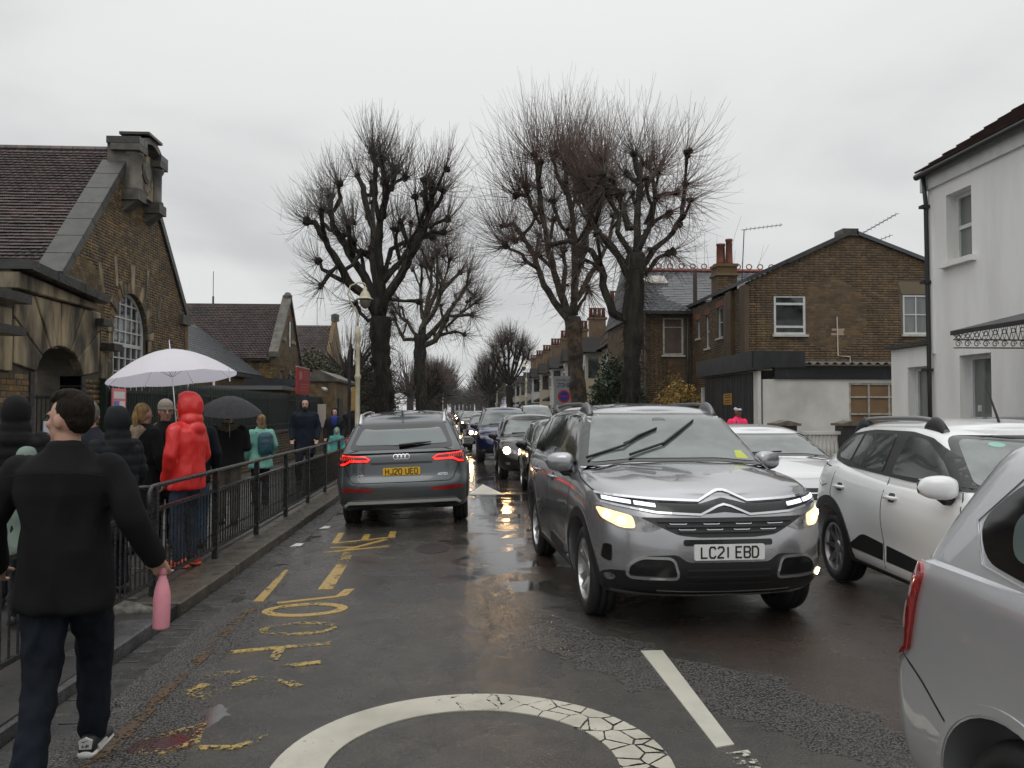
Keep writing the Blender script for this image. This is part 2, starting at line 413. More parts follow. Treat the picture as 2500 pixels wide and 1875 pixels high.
    def stroke(c, name, view, path, wd, mat, off=.003, depth=.0, parent=None, closed=False, seg=.05, mb=None):
        P = []
        for a, b in zip(path, path[1:] + (path[:1] if closed else [])):
            k = max(1, int(math.dist(a, b) / seg)); P += [(a[0] + (b[0] - a[0]) * i / k, a[1] + (b[1] - a[1]) * i / k) for i in range(k)]
        if not closed: P.append(path[-1])
        rb = ribbon2(P, wd, closed); d = VIEW[view][0]; m_ = mb or MB(); vs = []
        for a, b in rb:
            pa, pb = c.hit(view, *a, off), c.hit(view, *b, off); vs += [pa, pb, pa + d * (depth + .004), pb + d * (depth + .004)]
        k = len(rb); fs = []
        for i in range(k if closed else k - 1):
            j = (i + 1) % k; fs += [(4 * i, 4 * i + 1, 4 * j + 1, 4 * j), (4 * i, 4 * j, 4 * j + 2, 4 * i + 2), (4 * i + 1, 4 * i + 3, 4 * j + 3, 4 * j + 1)]
        m_.add(vs, fs)
        if mb is None: return m_.build(name, mat, parent or c.root)
    def plate(c, view, cx, z, txt, mat, wd=.52, h=.111, parent=None):
        d = VIEW[view][0]; p = c.hit(view, cx, z, 0); q1 = c.hit(view, cx, z + h / 2, 0); q2 = c.hit(view, cx, z - h / 2, 0); q3 = c.hit(view, cx + wd * .48, z, 0)
        yy = [q.y for q in (p, q1, q2)]; yo = (min(yy) if view == 'F' else max(yy)); sg = -1 if view == 'F' else 1
        yo += sg * .012
        m = MB(); pl = rpoly([(-wd / 2, -h / 2), (wd / 2, -h / 2), (wd / 2, h / 2), (-wd / 2, h / 2)], .01, 2)
        m.prism([(cx + a, yo, z + b) for a, b in pl], (0, -sg * .03, 0))
        o = m.build('number_plate', mat, c.root); shade_auto(o, 30)
        t = MB(); sx = 1 if view == 'F' else -1
        text_mb(t, txt, 0, 0, .076, .043, .0125, lambda u, v: (cx + sx * u, yo + sg * .0025, z + v), gap=.42)
        t.build('plate_letters', M('plate_black', (.012, .012, .012), .4), o)
        return o
    def wheels(c, rim='multi', nsp=10, rimmat=None, rr=None):
        sp = c.sp; rw = sp['rw']; tw = sp.get('tw', .225); rr = rr or rw * .70
        tyre = M('tyre_rubber', (.018, .018, .018), .55, bump=.15, bscale=120); rm = rimmat or M('alloy', (.42, .42, .43), .3, .9)
        dark = M('wheel_dark', (.012, .012, .013), .5)
        key = (round(rw, 3), nsp, rm.name)
        for s in (sp['wf'], sp['wr']):
            for sg in (-1, 1):
                m = MB(); m.lathe([(.06, -.04), (rr * .97, -.05), (rr * .97, .03), (.06, .02)], n=32, axis='x')
                wo = m.build('wheel', dark, c.root, True); wo.location = (sg * (c.W / 2 - tw / 2 - sp.get('inset', .03)), s - c.L / 2, rw)
                if sg < 0: wo.rotation_euler[2] = math.pi
                if getattr(c, 'tm', None) is None:
                    h = tw / 2
                    m = MB(); m.lathe([(rr, -h * .8), (rr + .02, -h * .95), (rw - .05, -h), (rw - .015, -h * .88), (rw, -h * .6), (rw, -h * .28), (rw - .008, -h * .26), (rw - .008, -h * .2), (rw, -h * .18),
                                       (rw, h * .18), (rw - .008, h * .2), (rw - .008, h * .26), (rw, h * .28), (rw, h * .6), (rw - .015, h * .88), (rw - .05, h), (rr + .02, h * .95), (rr, h * .8)], n=48, axis='x', cap=False)
                    c.tm = m.mesh('tyre'); c.tm.materials.append(tyre); c.tm.shade_smooth()
                    m = MB(); m.lathe([(rr + .006, -h * .5), (rr + .006, h * .86), (rr - .012, h * .9), (rr - .02, h * .6), (rr - .03, -h * .5)], n=48, axis='x', cap=False)
                    m.lathe([(.0, h * .62), (.055, h * .6), (.065, h * .5), (.065, h * .1)], n=20, axis='x', cap=False)
                    for k in range(nsp):
                        a = 2 * math.pi * k / nsp
                        for off in ((-.13, .13) if nsp <= 6 else (0,)):
                            for q0, q1, w0, w1 in ((.05, rr - .008, .022, .013),):
                                a1 = a + off * .4; a2 = a + off * 1.6; v = []
                                for rad, ang, ww, hx in ((q0, a1, w0, h * .5), (q1, a2, w1, h * .8)):
                                    cx_, cz_ = rad * math.cos(ang), rad * math.sin(ang); tx, tz = -math.sin(ang) * ww, math.cos(ang) * ww
                                    v += [(hx, cx_ - tx, cz_ - tz), (hx, cx_ + tx, cz_ + tz), (hx - .04, cx_ + tx * 1.3, cz_ + tz * 1.3), (hx - .04, cx_ - tx * 1.3, cz_ - tz * 1.3)]
                                m.add(v, [(0, 1, 5, 4), (1, 2, 6, 5), (3, 0, 4, 7), (2, 3, 7, 6)])
                    c.rm = m.mesh('rim'); c.rm.materials.append(rm)
                link('tyre', c.tm, None, wo); link('rim', c.rm, None, wo)
    def mirror(c, s, z, mat, x=None, size=(.11, .07, .085), glassside=1):
        for sg in (-1, 1):
            xx = sg * ((x or c.W / 2) + .09); yy = c.y(s)
            m = MB(); rings = []
            for k in range(9):
                q = -1 + 2 * k / 8; rr = (1 - abs(q)**2.6)**.5 * 1.0 + .02
                ring = []
                for j in range(20):
                    a = 2 * math.pi * j / 20; cx_ = math.copysign(abs(math.cos(a))**.75, math.cos(a)); sx_ = math.copysign(abs(math.sin(a))**.75, math.sin(a))
                    ring.append((xx + q * size[0] * 1.05, yy + cx_ * size[1] * rr * (1 - .25 * q * sg) + .02 * q * sg, z + sx_ * size[2] * rr * (1 - .12 * q * sg)))
                rings.append(ring)
            m.loft(rings); o = m.build('door_mirror', mat, c.root, True)
            bk = MB(); bk.tube([(sg * (c.W / 2 - .1), yy - .0, z - .1), (sg * (c.W / 2 + .0), yy, z - .1), (xx - sg * .01, yy, z - .065)], [.03, .028, .03], 8)
            bk.build('mirror_arm', BLK, o, True)
            g = MB(); g.prism([(xx + a, yy + size[1] * 1.0, z + b) for a, b in rpoly([(-size[0] * .82, -size[2] * .7), (size[0] * .82, -size[2] * .7), (size[0] * .82, size[2] * .72), (-size[0] * .82, size[2] * .72)], .04)], (0, -.03, 0))
            g.build('mirror_glass', M('mirror_glass', (.5, .5, .5), .03, 1.), o)
    def handle(c, view, s, z, mat, wd=.2):
        yy = c.y(s)
        p = c.hit(view, yy, z, 0); sg = -1 if view == 'L' else 1
        c.patch('handle_recess_shade', view, rpoly([(yy - .055, z - .04), (yy + .055, z - .04), (yy + .055, z + .035), (yy - .055, z + .035)], .03), M('recess_shade', (.05, .05, .05), .6), .0015, .004, .05)  # flush dark patch paints the shade of a hollow that is not modelled
        m = MB(); m.tube([(p.x + sg * .0, yy - wd / 2, z), (p.x + sg * .028, yy - wd / 2 + .03, z), (p.x + sg * .03, yy + wd / 2 - .03, z), (p.x, yy + wd / 2, z)], [.014, .016, .016, .014], 8, flat=1)
        m.build('door_handle', mat, c.root, True)
BLK = M('black_plastic', (.014, .014, .015), .42, bump=.1, bscale=200)
GAP = M('panel_gap', (.008, .008, .008), .8)
CHR = M('chrome', (.62, .62, .63), .12, 1.)
WIPE = M('wiper_rubber', (.01, .01, .01), .5)
YPL = M('plate_yellow', (.78, .45, .02), .35); WPL = M('plate_white', (.72, .72, .70), .35)
def glassmat(name, col, col2, rough=.03, streak=3.):
    return M(name, col, rough, 0, coat=.6, col2=col2, scale=streak, stretch=(1, 1, 2.5), spec=.6, bump=.02, bscale=300, coatr=.02)
GWS = glassmat('windscreen_glass', (.085, .105, .098), (.15, .175, .165))
GSD = glassmat('side_glass', (.012, .018, .017), (.035, .045, .042)); GBK = glassmat('rear_glass', (.07, .095, .09), (.10, .13, .125), streak=1.2)
GLO = M('glass_border', (.006, .006, .007), .06, coat=.5)
def paint(name, col, metal=.55, rough=.32, coat=1.): return M(name, col, rough, metal, coat=coat,  col2=tuple(x * .86 for x in col), scale=900, lo=.2, hi=.8, detail=2, bump=.025, bscale=160, coatr=.04)
LAMP_W = M('lamp_lit_warm', (.9, .8, .6), .1, emit=(1, .72, .36), es=7.)
LAMP_H = M('lamp_lit_hot', (.9, .8, .6), .1, emit=(1, .78, .48), es=22.)
LAMP_F = M('lamp_lit_beam', (.9, .8, .6), .1, emit=(1, .62, .28), es=75.)
LAMP_D = M('lamp_daylight', (.9, .9, .95), .1, emit=(.8, .84, 1), es=1.15)
LAMP_C = M('lamp_clear', (.30, .30, .30), .08, .4, coat=1., col2=(.08, .08, .08), scale=14.)
RED_L = M('tail_lamp_lit', (.8, .02, .01), .12, coat=1, emit=(1, .015, .01), es=1.5)
RED_D = M('tail_lamp_red', (.20, .006, .006), .08, coat=1., col2=(.34, .012, .010), scale=20.)
RED_K = M('tail_lamp_dark_red', (.10, .004, .006), .08, coat=1.)
AMB = M('lamp_amber', (.6, .2, .02), .1, coat=1)

def common_front(c, ws, side, gaps=(), rear=None, wsmat=None, sidem=None):
    """windscreen, side windows, quarter windows and door gaps from tables of (s, z)"""
    L = c.L
    c.patch('windscreen_border', 'F', ws[0], GLO, .004, .006, .05)
    c.patch('windscreen', 'F', ws[1], wsmat or GWS, .008, .004, .05)
    for v in 'LR':
        for nm, pl, mt, of in side:
            c.patch(nm, v, [(c.y(s), z) for s, z in pl], mt, of * 1.5 + .002, .008, .045)
        for g in gaps: c.stroke('door_gap', v, [(c.y(s), z) for s, z in g], .009, GAP, .0015)
    if rear: c.patch('rear_window_border', 'B', rear[0], GLO, .004, .006, .05); c.patch('rear_window', 'B', rear[1], GBK, .008, .004, .05)
def arch_trim(c, s, wd=.06, a0=-8, a1=188, mat=None, off=.006):
    for v in 'LR':
        r = c.sp['ra'] + wd / 2 + .008; zc_ = c.sp['rw'] + .01
        c.stroke('arch_trim', v, [(c.y(s) + r * math.cos(R(a)), zc_ + r * math.sin(R(a))) for a in np.linspace(a0, a1, 30)], wd, mat or BLK, off, .012, seg=9)
def roof_rail(c, s0, s1, x, zoff=.06, mat=None, end=None, rad=.016):
    for sg in (-1, 1):
        pts = []; m = MB(); K = 14
        for k in range(K + 1):
            t = k / K; s = s0 + (s1 - s0) * t; p = c.bvh.ray_cast(Vector((sg * x, c.y(s), 9)), Vector((0, 0, -1)))[0]
            pts.append((sg * x, c.y(s), (p.z if p else 1.5) + zoff * min(1, (min(t, 1 - t) * 9))**.7 - .004))
        m.tube(pts, [rad * 1.1] + [rad] * (K - 1) + [rad * 1.1], 8)
        o = m.build('roof_rail', mat or BLK, c.root, True)
        if end:
            for t0, t1 in ((0, .17), (.83, 1)):
                e = MB(); sA, sB = s0 + (s1 - s0) * t0, s0 + (s1 - s0) * t1; rings = []
                for k in range(9):
                    t = k / 8; s = sA + (sB - sA) * t; p = c.bvh.ray_cast(Vector((sg * x, c.y(s), 9)), Vector((0, 0, -1)))[0]; zb_ = (p.z if p else 1.5)
                    hgt = (zoff + .035) * (math.sin(math.pi * (t * .9 + .05)))**.6 ; rings.append([(sg * x + .035 * math.cos(a), c.y(s), zb_ - .02 + (hgt + .02) * max(0, math.sin(a))) for a in np.linspace(0, math.pi, 9)])
                e.loft(rings); e.build('rail_mount', end, o, True)
def wiper(c, view, pts, name='wiper', off=.03):
    P = [c.hit(view, a, b, off) for a, b in pts]; m = MB(); m.tube(P, [.012] * (len(P) - 1) + [.007], 6)
    if len(P) > 2:
        n_ = len(P) - 1; a, b = c.hit(view, *pts[-2], off - .012), c.hit(view, *pts[-1], off - .012)
        e = b + (b - a) * .0; m.tube([a - (b - a) * .75, e], [.008, .008], 5)
    return m.build(name, WIPE, c.root, True)
# ================================================================ ground, road, pavements
def roadz(x, y=0):
    return -.045 * min(1, max(0, (.3 - x) / 2.6))**1.7 - .02 * min(1, max(0, (x - 2.5) / 3))
def sheet(name, x0, x1, y0, y1, nx, ny, mat, zf, kind='structure'):
    xs = np.linspace(x0, x1, nx + 1); t = np.linspace(0, 1, ny + 1); ys = y0 + (y1 - y0) * t
    V = [(x, yy, zf(x, yy)) for yy in ys for x in xs]
    F = [(j * (nx + 1) + i, j * (nx + 1) + i + 1, (j + 1) * (nx + 1) + i + 1, (j + 1) * (nx + 1) + i) for j in range(ny) for i in range(nx)]
    o = np_mesh(name, V, F, mat, None, True); o['kind'] = kind; return o
def road_material():
    m = bpy.data.materials.new('wet_asphalt'); m.use_nodes = True; t = m.node_tree; b = t.nodes['Principled BSDF']; L_ = t.links
    geo = t.nodes.new('ShaderNodeNewGeometry'); sp = t.nodes.new('ShaderNodeSeparateXYZ'); L_.new(geo.outputs['Position'], sp.inputs[0]); X, Y = sp.outputs[0], sp.outputs[1]
    big = nnoise(t, .9, 5); med = nnoise(t, 5, 6); fine = nnoise(t, 90, 3, .7); grit = nnoise(t, 260, 2, .6); warp = nnoise(t, 2.3, 4)
    def band(v, a, b_, s=.05): return nmath(t, 'MULTIPLY', nramp(t, v, a - s, a + s), nramp(t, v, b_ - s, b_ + s, 1, 0))
    wx = nmath(t, 'ADD', X, nramp(t, warp, .2, .8, -.18, .18)); wy = nmath(t, 'ADD', Y, nramp(t, warp, .2, .8, -.22, .22))
    col = nmix(t, nramp(t, big, .35, .65), (.040, .036, .031), (.058, .052, .045))
    col = nmix(t, nramp(t, med, .4, .7), col, (.026, .0235, .0215))
    # reddish brown surfacing under the oncoming lane
    red = nmath(t, 'MULTIPLY', nramp(t, nmath(t, 'SUBTRACT', wx, nramp(t, wy, 4.0, 9.5, 2.2, .45)), -.03, .03), nramp(t, wy, 9, 16, 1, .5))
    col = nmix(t, nmath(t, 'MULTIPLY', red, .8), col, (.043, .027, .020))
    # band of coarse exposed chippings that crosses the oncoming lane obliquely
    dgl = nmath(t, 'ADD', nmath(t, 'MULTIPLY', wx, .9), nmath(t, 'MULTIPLY', wy, .62))
    chips = nmath(t, 'MULTIPLY', band(dgl, 4.02, 4.72, .02), nramp(t, wx, .0, .12))
    left = nramp(t, nmath(t, 'SUBTRACT', wx, nramp(t, wy, 4, 8, -1.36, -1.72)), -.02, .02, 1, 0)
    coarse = nmath(t, 'MAXIMUM', chips, left)
    vor = nnoise(t, 70, kind='voronoi'); chipc = nmix(t, nramp(t, vor, .2, .7), (.15, .14, .13), (.006, .006, .006))
    col = nmix(t, nmath(t, 'MULTIPLY', coarse, .9), col, chipc)
    # darker rectangular patch repairs
    def rect(x0, x1, y0, y1): return nmath(t, 'MULTIPLY', band(wx, x0, x1, .012), band(wy, y0, y1, .015))
    dark = nmath(t, 'MAXIMUM', rect(-.10, .62, 5.02, 5.68), rect(-.95, .28, 7.2, 8.7))
    col = nmix(t, nmath(t, 'MULTIPLY', dark, .85), col, (.017, .018, .020))
    col = nmix(t, nmath(t, 'MULTIPLY', band(wx, .22, .26, .008), nmath(t, 'MULTIPLY', band(wy, 5.8, 12.5), .9)), col, (.01, .01, .01))
    # a few cracks
    ed = nnoise(t, .75, kind='edge'); ck = nmath(t, 'MULTIPLY', nramp(t, ed, 0, .006, 1, 0), nramp(t, big, .5, .6))
    col = nmix(t, nmath(t, 'MULTIPLY', ck, .85), col, (.008, .008, .008))
    col = nmix(t, nramp(t, fine, .48, .72), col, nmix(t, .5, col, (.17, .155, .14))); col = nmix(t, nramp(t, grit, .30, .46, .8, 0), col, (.008, .008, .008))
    def blob(cx, cy, rx, ry): return nramp(t, nmath(t, 'ADD', nmath(t, 'POWER', nmath(t, 'ABSOLUTE', nmath(t, 'DIVIDE', nmath(t, 'SUBTRACT', wx, cx), rx)), 2.), nmath(t, 'POWER', nmath(t, 'ABSOLUTE', nmath(t, 'DIVIDE', nmath(t, 'SUBTRACT', wy, cy), ry)), 2.)), .8, 1.2, 1, 0)
    col = nmix(t, nmath(t, 'MULTIPLY', blob(-1.48, 4.3, .15, .16), .8), col, (.045, .008, .008))
    pool = nmath(t, 'MAXIMUM', blob(-1.37, 4.62, .04, .26), blob(-1.47, 4.28, .10, .08))
    L_.new(col, b.inputs['Base Color'])
    # water: standing film near the gutter and in the wheel tracks
    pn = nnoise(t, 1.5, 6, .6)
    gut = nramp(t, X, -2.25, -1.5, .17, 0); trk = nmath(t, 'MULTIPLY', band(wx, -.15, 1.15, .25), nmath(t, 'MULTIPLY', nramp(t, Y, 5.0, 8.5), .20))
    rt = nmath(t, 'MULTIPLY', nramp(t, X, 2.0, 3.0), .07)
    wet = nmath(t, 'ADD', nmath(t, 'ADD', pn, gut), nmath(t, 'ADD', trk, rt))
    pud = nmath(t, 'MAXIMUM', nramp(t, wet, .63, .71), pool)
    damp = nramp(t, wet, .40, .66)
    pud = nmath(t, 'MULTIPLY', pud, nmath(t, 'SUBTRACT', 1.0, nmath(t, 'MULTIPLY', chips, .9)))
    rg = nramp(t, damp, 0, 1, .33, .11); rg = nmath(t, 'MULTIPLY', rg, nramp(t, med, .3, .7, .85, 1.2))
    rg = nmath(t, 'SUBTRACT', rg, nmath(t, 'MULTIPLY', pud, .17)); L_.new(nmath(t, 'MAXIMUM', rg, .06), b.inputs['Roughness'])
    bp = t.nodes.new('ShaderNodeBump'); bp.inputs['Distance'].default_value = .012
    hgt = nmath(t, 'ADD', nmath(t, 'MULTIPLY', fine, .5), nmath(t, 'MULTIPLY', grit, .35)); hgt = nmath(t, 'ADD', hgt, nmath(t, 'MULTIPLY', vor, nmath(t, 'MULTIPLY', coarse, -1.9)))
    hgt = nmath(t, 'ADD', hgt, nmath(t, 'MULTIPLY', med, .8))
    L_.new(hgt, bp.inputs['Height']); L_.new(nmath(t, 'MULTIPLY', nramp(t, pud, 0, 1, .8, .04), nramp(t, Y, 4.5, 13, .9, .18)), bp.inputs['Strength']); L_.new(bp.outputs[0], b.inputs['Normal'])
    b.inputs['Specular IOR Level'].default_value = .5
    return m
ROAD = road_material()
ground = sheet('ground', -300, 300, -60, 620, 2, 2, M('dull_soil', (.045, .042, .035), .9, col2=(.03, .035, .022), scale=.4), lambda x, y: -.25)
road = sheet('road', -2.30, 6.2, -6, 60, 40, 60, ROAD, roadz)
road2 = sheet('road', -2.30, 6.2, 60, 600, 20, 30, ROAD, roadz)
bpy.data.objects.remove(ground) if False else None
# side road mouth on the right, behind and beside the camera
side_r = sheet('side_road', 6.2, 60, -6, 9.0, 20, 6, ROAD, lambda x, y: -.02)
STN = M('kerb_stone', (.105, .088, .068), .36, col2=(.045, .039, .031), scale=5, bump=.5, bscale=45, var=.12, rvar=.15)
GRN = M('kerb_granite', (.085, .085, .088), .3, col2=(.045, .045, .045), scale=7, bump=.6, bscale=30, var=.15, rvar=.15)
PAVM = M('paving_concrete', (.085, .080, .074), .42, col2=(.045, .042, .038), scale=2.2, bump=.35, bscale=70, var=.16, rvar=.22)
PASP = M('pavement_asphalt', (.040, .037, .035), .45, col2=(.022, .02, .019), scale=2.5, bump=.7, bscale=120, rvar=.2)
PZ = .07
def slab(w_, l_, h_, jit=.0, seed=0):
    # bevelled flag
    r_ = random.Random(seed); m = MB(); b_ = .006 if w_ > .5 or w_ < .2 else .014
    j = lambda: r_.uniform(-jit, jit)
    base = [(-w_ / 2 + j(), -l_ / 2 + j()), (w_ / 2 + j(), -l_ / 2 + j()), (w_ / 2 + j(), l_ / 2 + j()), (-w_ / 2 + j(), l_ / 2 + j())]
    top = [(x - math.copysign(b_, x), y - math.copysign(b_, y)) for x, y in base]
    m.add([(x, y, -h_) for x, y in base] + [(x, y, -b_) for x, y in base] + [(x, y, 0) for x, y in top],
          [(0, 1, 5, 4), (1, 2, 6, 5), (2, 3, 7, 6), (3, 0, 4, 7), (4, 5, 9, 8), (5, 6, 10, 9), (6, 7, 11, 10), (7, 4, 8, 11), (8, 9, 10, 11)])
    return m.mesh('slab')
# left pavement: base, kerb stones, flags
pav = MB(); pav.box(-5.6, -2.34, -6, 120, -.3, PZ - .02); pavo = pav.build('pavement', PASP); pavo['kind'] = 'structure'
variants = [slab(.40, 1.635, .22, .006, k) for k in range(4)]
for v_ in variants: v_.materials.append(STN)
y = 6.98; k = 0
while y < 62:
    o = link('kerb_stone', variants[k % 4], None, pavo); o.location = (-2.505, y + .83, PZ + random.uniform(-.006, .008)); o.rotation_euler = (random.uniform(-.004, .004), random.uniform(-.012, .004), random.uniform(-.003, .003))
    y += 1.668; k += 1
var2 = [slab(.30, L_, .2, .012, 9 + i) for i, L_ in enumerate((.92, .7, .55))]
for v_ in var2: v_.materials.append(GRN)
y = 6.5
while y > -1:
    i = random.randrange(3); L_ = (.92, .7, .55)[i]; y -= L_ / 2
    o = link('kerb_stone', var2[i], None, pavo); o.location = (-2.455, y, PZ - .02 + random.uniform(-.012, .008)); o.rotation_euler = (random.uniform(-.015, .015), random.uniform(-.03, .01), random.uniform(-.03, .03)); y -= L_ / 2 + .02
# broken pale lump of concrete where the stones change
m = MB(); rg = []
for k in range(9):
    q = k / 8; rr_ = .10 * math.sin(math.pi * (q * .86 + .07))**.5
    rg.append([(-2.44 - .66 * q, 6.74 + .05 * math.sin(q * 7) + rr_ * 1.1 * math.cos(a), PZ - .02 + .075 * max(-.2, math.sin(a)) * (1 + .3 * math.sin(a * 3 + k)) * (rr_ / .1)) for a in np.linspace(0, 2 * math.pi, 13)[:-1]])
m.loft(rg); lump = m.build('kerb_rubble', M('pale_concrete', (.20, .19, .16), .6, col2=(.07, .065, .055), scale=16, bump=1., bscale=60), pavo, True)
# paving flags behind the kerb stones
row = 0
flag = {}
cnt = 0
for (w_, x) in ((.42, -2.94), (.74, -3.54), (.74, -4.29), (.74, -5.04)):
    y = 7.2 + (row % 2) * .5
    while y < 46:
        l_ = random.choice((.9, .9, .75, 1.05)); key = (w_, l_)
        if key not in flag: flag[key] = slab(w_ - .010, l_ - .010, .08, .002, 3); flag[key].materials.append(PAVM)
        if cnt < 290:
            o = link('paving_slab', flag[key], None, pavo); o.location = (x, y + l_ / 2, PZ + random.uniform(-.004, .004)); o.rotation_euler = (random.uniform(-.006, .006), random.uniform(-.006, .006), 0); cnt += 1
        y += l_
    row += 1
m = MB(); m.box(-2.34, -2.304, -6, 120, -.12, -.03)
# gutter of old setts along the kerb
st = slab(.13, .23, .1, .006, 5); st.materials.append(M('gutter_sett', (.05, .048, .045), .3, col2=(.025, .024, .024), scale=9, bump=.5, bscale=40, var=.25, rvar=.15))
gut = empty('gutter', (0, 0, 0)); gut['kind'] = 'structure'
n = 0
for rw_ in range(2):
    y = 3.2 + rw_ * .1
    while y < 18:
        o = link('gutter_sett', st, None, gut); x = -2.235 + rw_ * .135; o.location = (x, y, roadz(x) + .006 + random.uniform(-.003, .005)); o.rotation_euler = (random.uniform(-.03, .03), random.uniform(-.03, .03), 0); y += .24; n += 1
# right pavement
pr = MB(); pr.box(6.0, 8.6, 9.6, 130, -.3, PZ); pro = pr.build('pavement', PAVM); pro['kind'] = 'structure'
for k in range(24):
    o = link('kerb_stone', variants[k % 4], None, pro); o.location = (6.0 - .11, 10.5 + 1.668 * k, PZ + .004)

# ---------------------------------------------------------------- paint on the road
def worn(name, col, wear, col2, scale=14, crack=0):
    m = bpy.data.materials.new(name); m.use_nodes = True; t = m.node_tree; b = t.nodes['Principled BSDF']
    n_ = nnoise(t, scale, 8, .7); n2 = nnoise(t, 3, 5); c = nmix(t, nramp(t, n2, .35, .65), col, col2); t.links.new(c, b.inputs['Base Color'])
    a = nramp(t, nmath(t, 'ADD', nmath(t, 'MULTIPLY', n_, .7), nmath(t, 'MULTIPLY', n2, .5)), wear - .025, wear + .025)
    if crack:
        e = nnoise(t, crack, kind='edge'); wv_ = nnoise(t, 14, 6, .7); ee = nmath(t, 'ADD', e, nramp(t, wv_, .3, .7, -.03, .03))
        geo = t.nodes.new('ShaderNodeNewGeometry'); sp = t.nodes.new('ShaderNodeSeparateXYZ'); t.links.new(geo.outputs['Position'], sp.inputs[0])
        thr = nramp(t, sp.outputs[0], -.6, 1.0, -.035, .042); a2 = nramp(t, nmath(t, 'SUBTRACT', ee, thr), 0, .008); a = nmath(t, 'MULTIPLY', a, a2)
    t.links.new(a, b.inputs['Alpha']); b.inputs['Roughness'].default_value = .32
    bp = t.nodes.new('ShaderNodeBump'); bp.inputs['Strength'].default_value = .4; bp.inputs['Distance'].default_value = .01
    t.links.new(nnoise(t, 110, 4), bp.inputs['Height']); t.links.new(bp.outputs[0], b.inputs['Normal'])
    return m
Y1 = worn('road_paint_yellow', (.42, .29, .085), .53, (.36, .23, .06), 36)
Y2 = worn('road_paint_yellow_faded', (.34, .27, .12), .62, (.36, .25, .06), 40)
Y3 = worn('road_paint_ochre', (.15, .08, .02), .625, (.08, .048, .024), 34)
W1 = worn('road_paint_white', (.50, .48, .40), .455, (.36, .34, .28), 30, crack=7.5)
W2 = worn('road_paint_white_line', (.55, .53, .45), .40, (.45, .43, .37), 24)
W3 = worn('road_paint_white_faded', (.6, .58, .52), .3, (.5, .48, .42), 10)
def flat_poly(mb, poly, h=.006, step=.15):
    V, FB = cut_grid(poly, step)
    if not V: return
    F, B = FB; P = [(x, y, roadz(x) + h) for x, y in V]; k = len(P); mb.add(P + [(x, y, z - .02) for x, y, z in P], list(F) + [(a, b, k + b, k + a) for a, b in B])
def fix_up(o):
    bm = bmesh.new(); bm.from_mesh(o.data)
    for f in bm.faces:
        if abs(f.normal.z) > .5 and f.normal.z < 0: f.normal_flip()
    bm.to_mesh(o.data); bm.free(); return o
def mark(name, polys, mat, label, cat='road marking', group=None, h=.006):
    m = MB()
    for p in polys: flat_poly(m, p, h)
    o = fix_up(m.build(name, mat)); return tag(o, label, cat, group, 'thing')
def rib(path, wd, closed=False):
    rb = ribbon2(path, wd, closed); res = []; k = len(rb)
    for i in range(k if closed else k - 1):
        j = (i + 1) % k; res.append([tuple(rb[i][0]), tuple(rb[i][1]), tuple(rb[j][1]), tuple(rb[j][0])])
    return res
G1 = 'yellow road letters of the school marking'
ell = lambda cx, cy, a, b, n=28: [(cx + a * math.cos(t), cy + b * math.sin(t)) for t in np.linspace(0, 2 * math.pi, n + 1)[:-1]]
mark('road_letter', rib([(-1.60, 4.22), (-1.46, 4.19), (-1.34, 4.3), (-1.38, 4.52), (-1.6, 4.34)], .05) + rib([(-1.3, 4.22), (-1.12, 4.2), (-.98, 4.33)], .05), Y2, 'faded yellow letter S on the asphalt, nearest to the camera', 'road letter', G1)
mark('road_letter', rib([(-1.56, 5.2), (-1.62, 5.06), (-1.5, 4.97), (-1.3, 5.28), (-1.1, 5.22), (-.98, 5.08)], .07), Y2, 'faded yellow letter C on the asphalt, second from the camera', 'road letter', G1)
mark('road_letter', rib([(-1.60, 5.87), (-.93, 6.01)], .07) + rib([(-1.62, 5.38), (-.93, 5.56)], .07) + rib([(-1.27, 5.94), (-1.25, 5.46)], .07), Y2, 'faded yellow letter H with its crossbar, between the faded C and O', 'road letter', G1)
mark('road_letter', rib(ell(-1.24, 6.44, .27, .16), .06, True), Y2, 'faint yellow letter O, just below the bright O', 'road letter', G1)
mark('road_letter', rib(ell(-1.31, 7.04, .31, .19), .085, True), Y1, 'bright yellow letter O on the road below the letter L', 'road letter', G1)
mark('road_letter', rib([(-1.60, 7.32), (-1.10, 7.50)], .06) + [[(-1.14, 7.47), (-1.03, 7.52), (-1.0, 7.80), (-1.09, 7.78)]], Y1, 'bright yellow letter L on the road above the letter O', 'road letter', G1)
mark('road_marking', [[(-1.34, 7.82), (-1.20, 7.81), (-1.235, 9.0), (-1.355, 9.05)]], Y1, 'solid yellow bar between the two road words')
mark('road_marking', [[(-1.355, 9.05), (-1.235, 9.0), (-1.27, 9.8), (-1.39, 9.85)]], Y2, 'faded yellow far end of the solid bar')
mark('road_letter', rib([(-1.62, 9.86), (-.90, 10.18)], .07) + rib([(-1.40, 9.98), (-.98, 10.72)], .07) + rib([(-1.28, 10.18), (-1.6, 10.2)], .06), Y1, 'yellow letter K on the road just behind the dark grey car', 'road letter', G1)
mark('road_letter', rib([(-1.62, 10.52), (-.94, 10.88)], .08) + [[(-1.64, 10.52), (-1.56, 10.5), (-1.60, 11.4), (-1.68, 11.4)], [(-1.30, 10.66), (-1.21, 10.7), (-1.23, 11.2), (-1.31, 11.2)], [(-.97, 10.84), (-.88, 10.86), (-.9, 11.4), (-.99, 11.4)]],
     Y1, 'yellow letter E on the road at the rear wheels of the dark grey car', 'road letter', G1)
mark('road_marking', [[(-1.83, 7.42), (-1.74, 7.40), (-1.77, 8.1), (-1.82, 8.85), (-1.86, 8.85)]], Y1, 'short worn yellow dash beside the letter L, near the gutter')
zz = [(-1.77, 7.15), (-1.80, 6.7), (-1.76, 6.1), (-1.77, 5.3), (-1.75, 4.6), (-1.74, 3.9)]
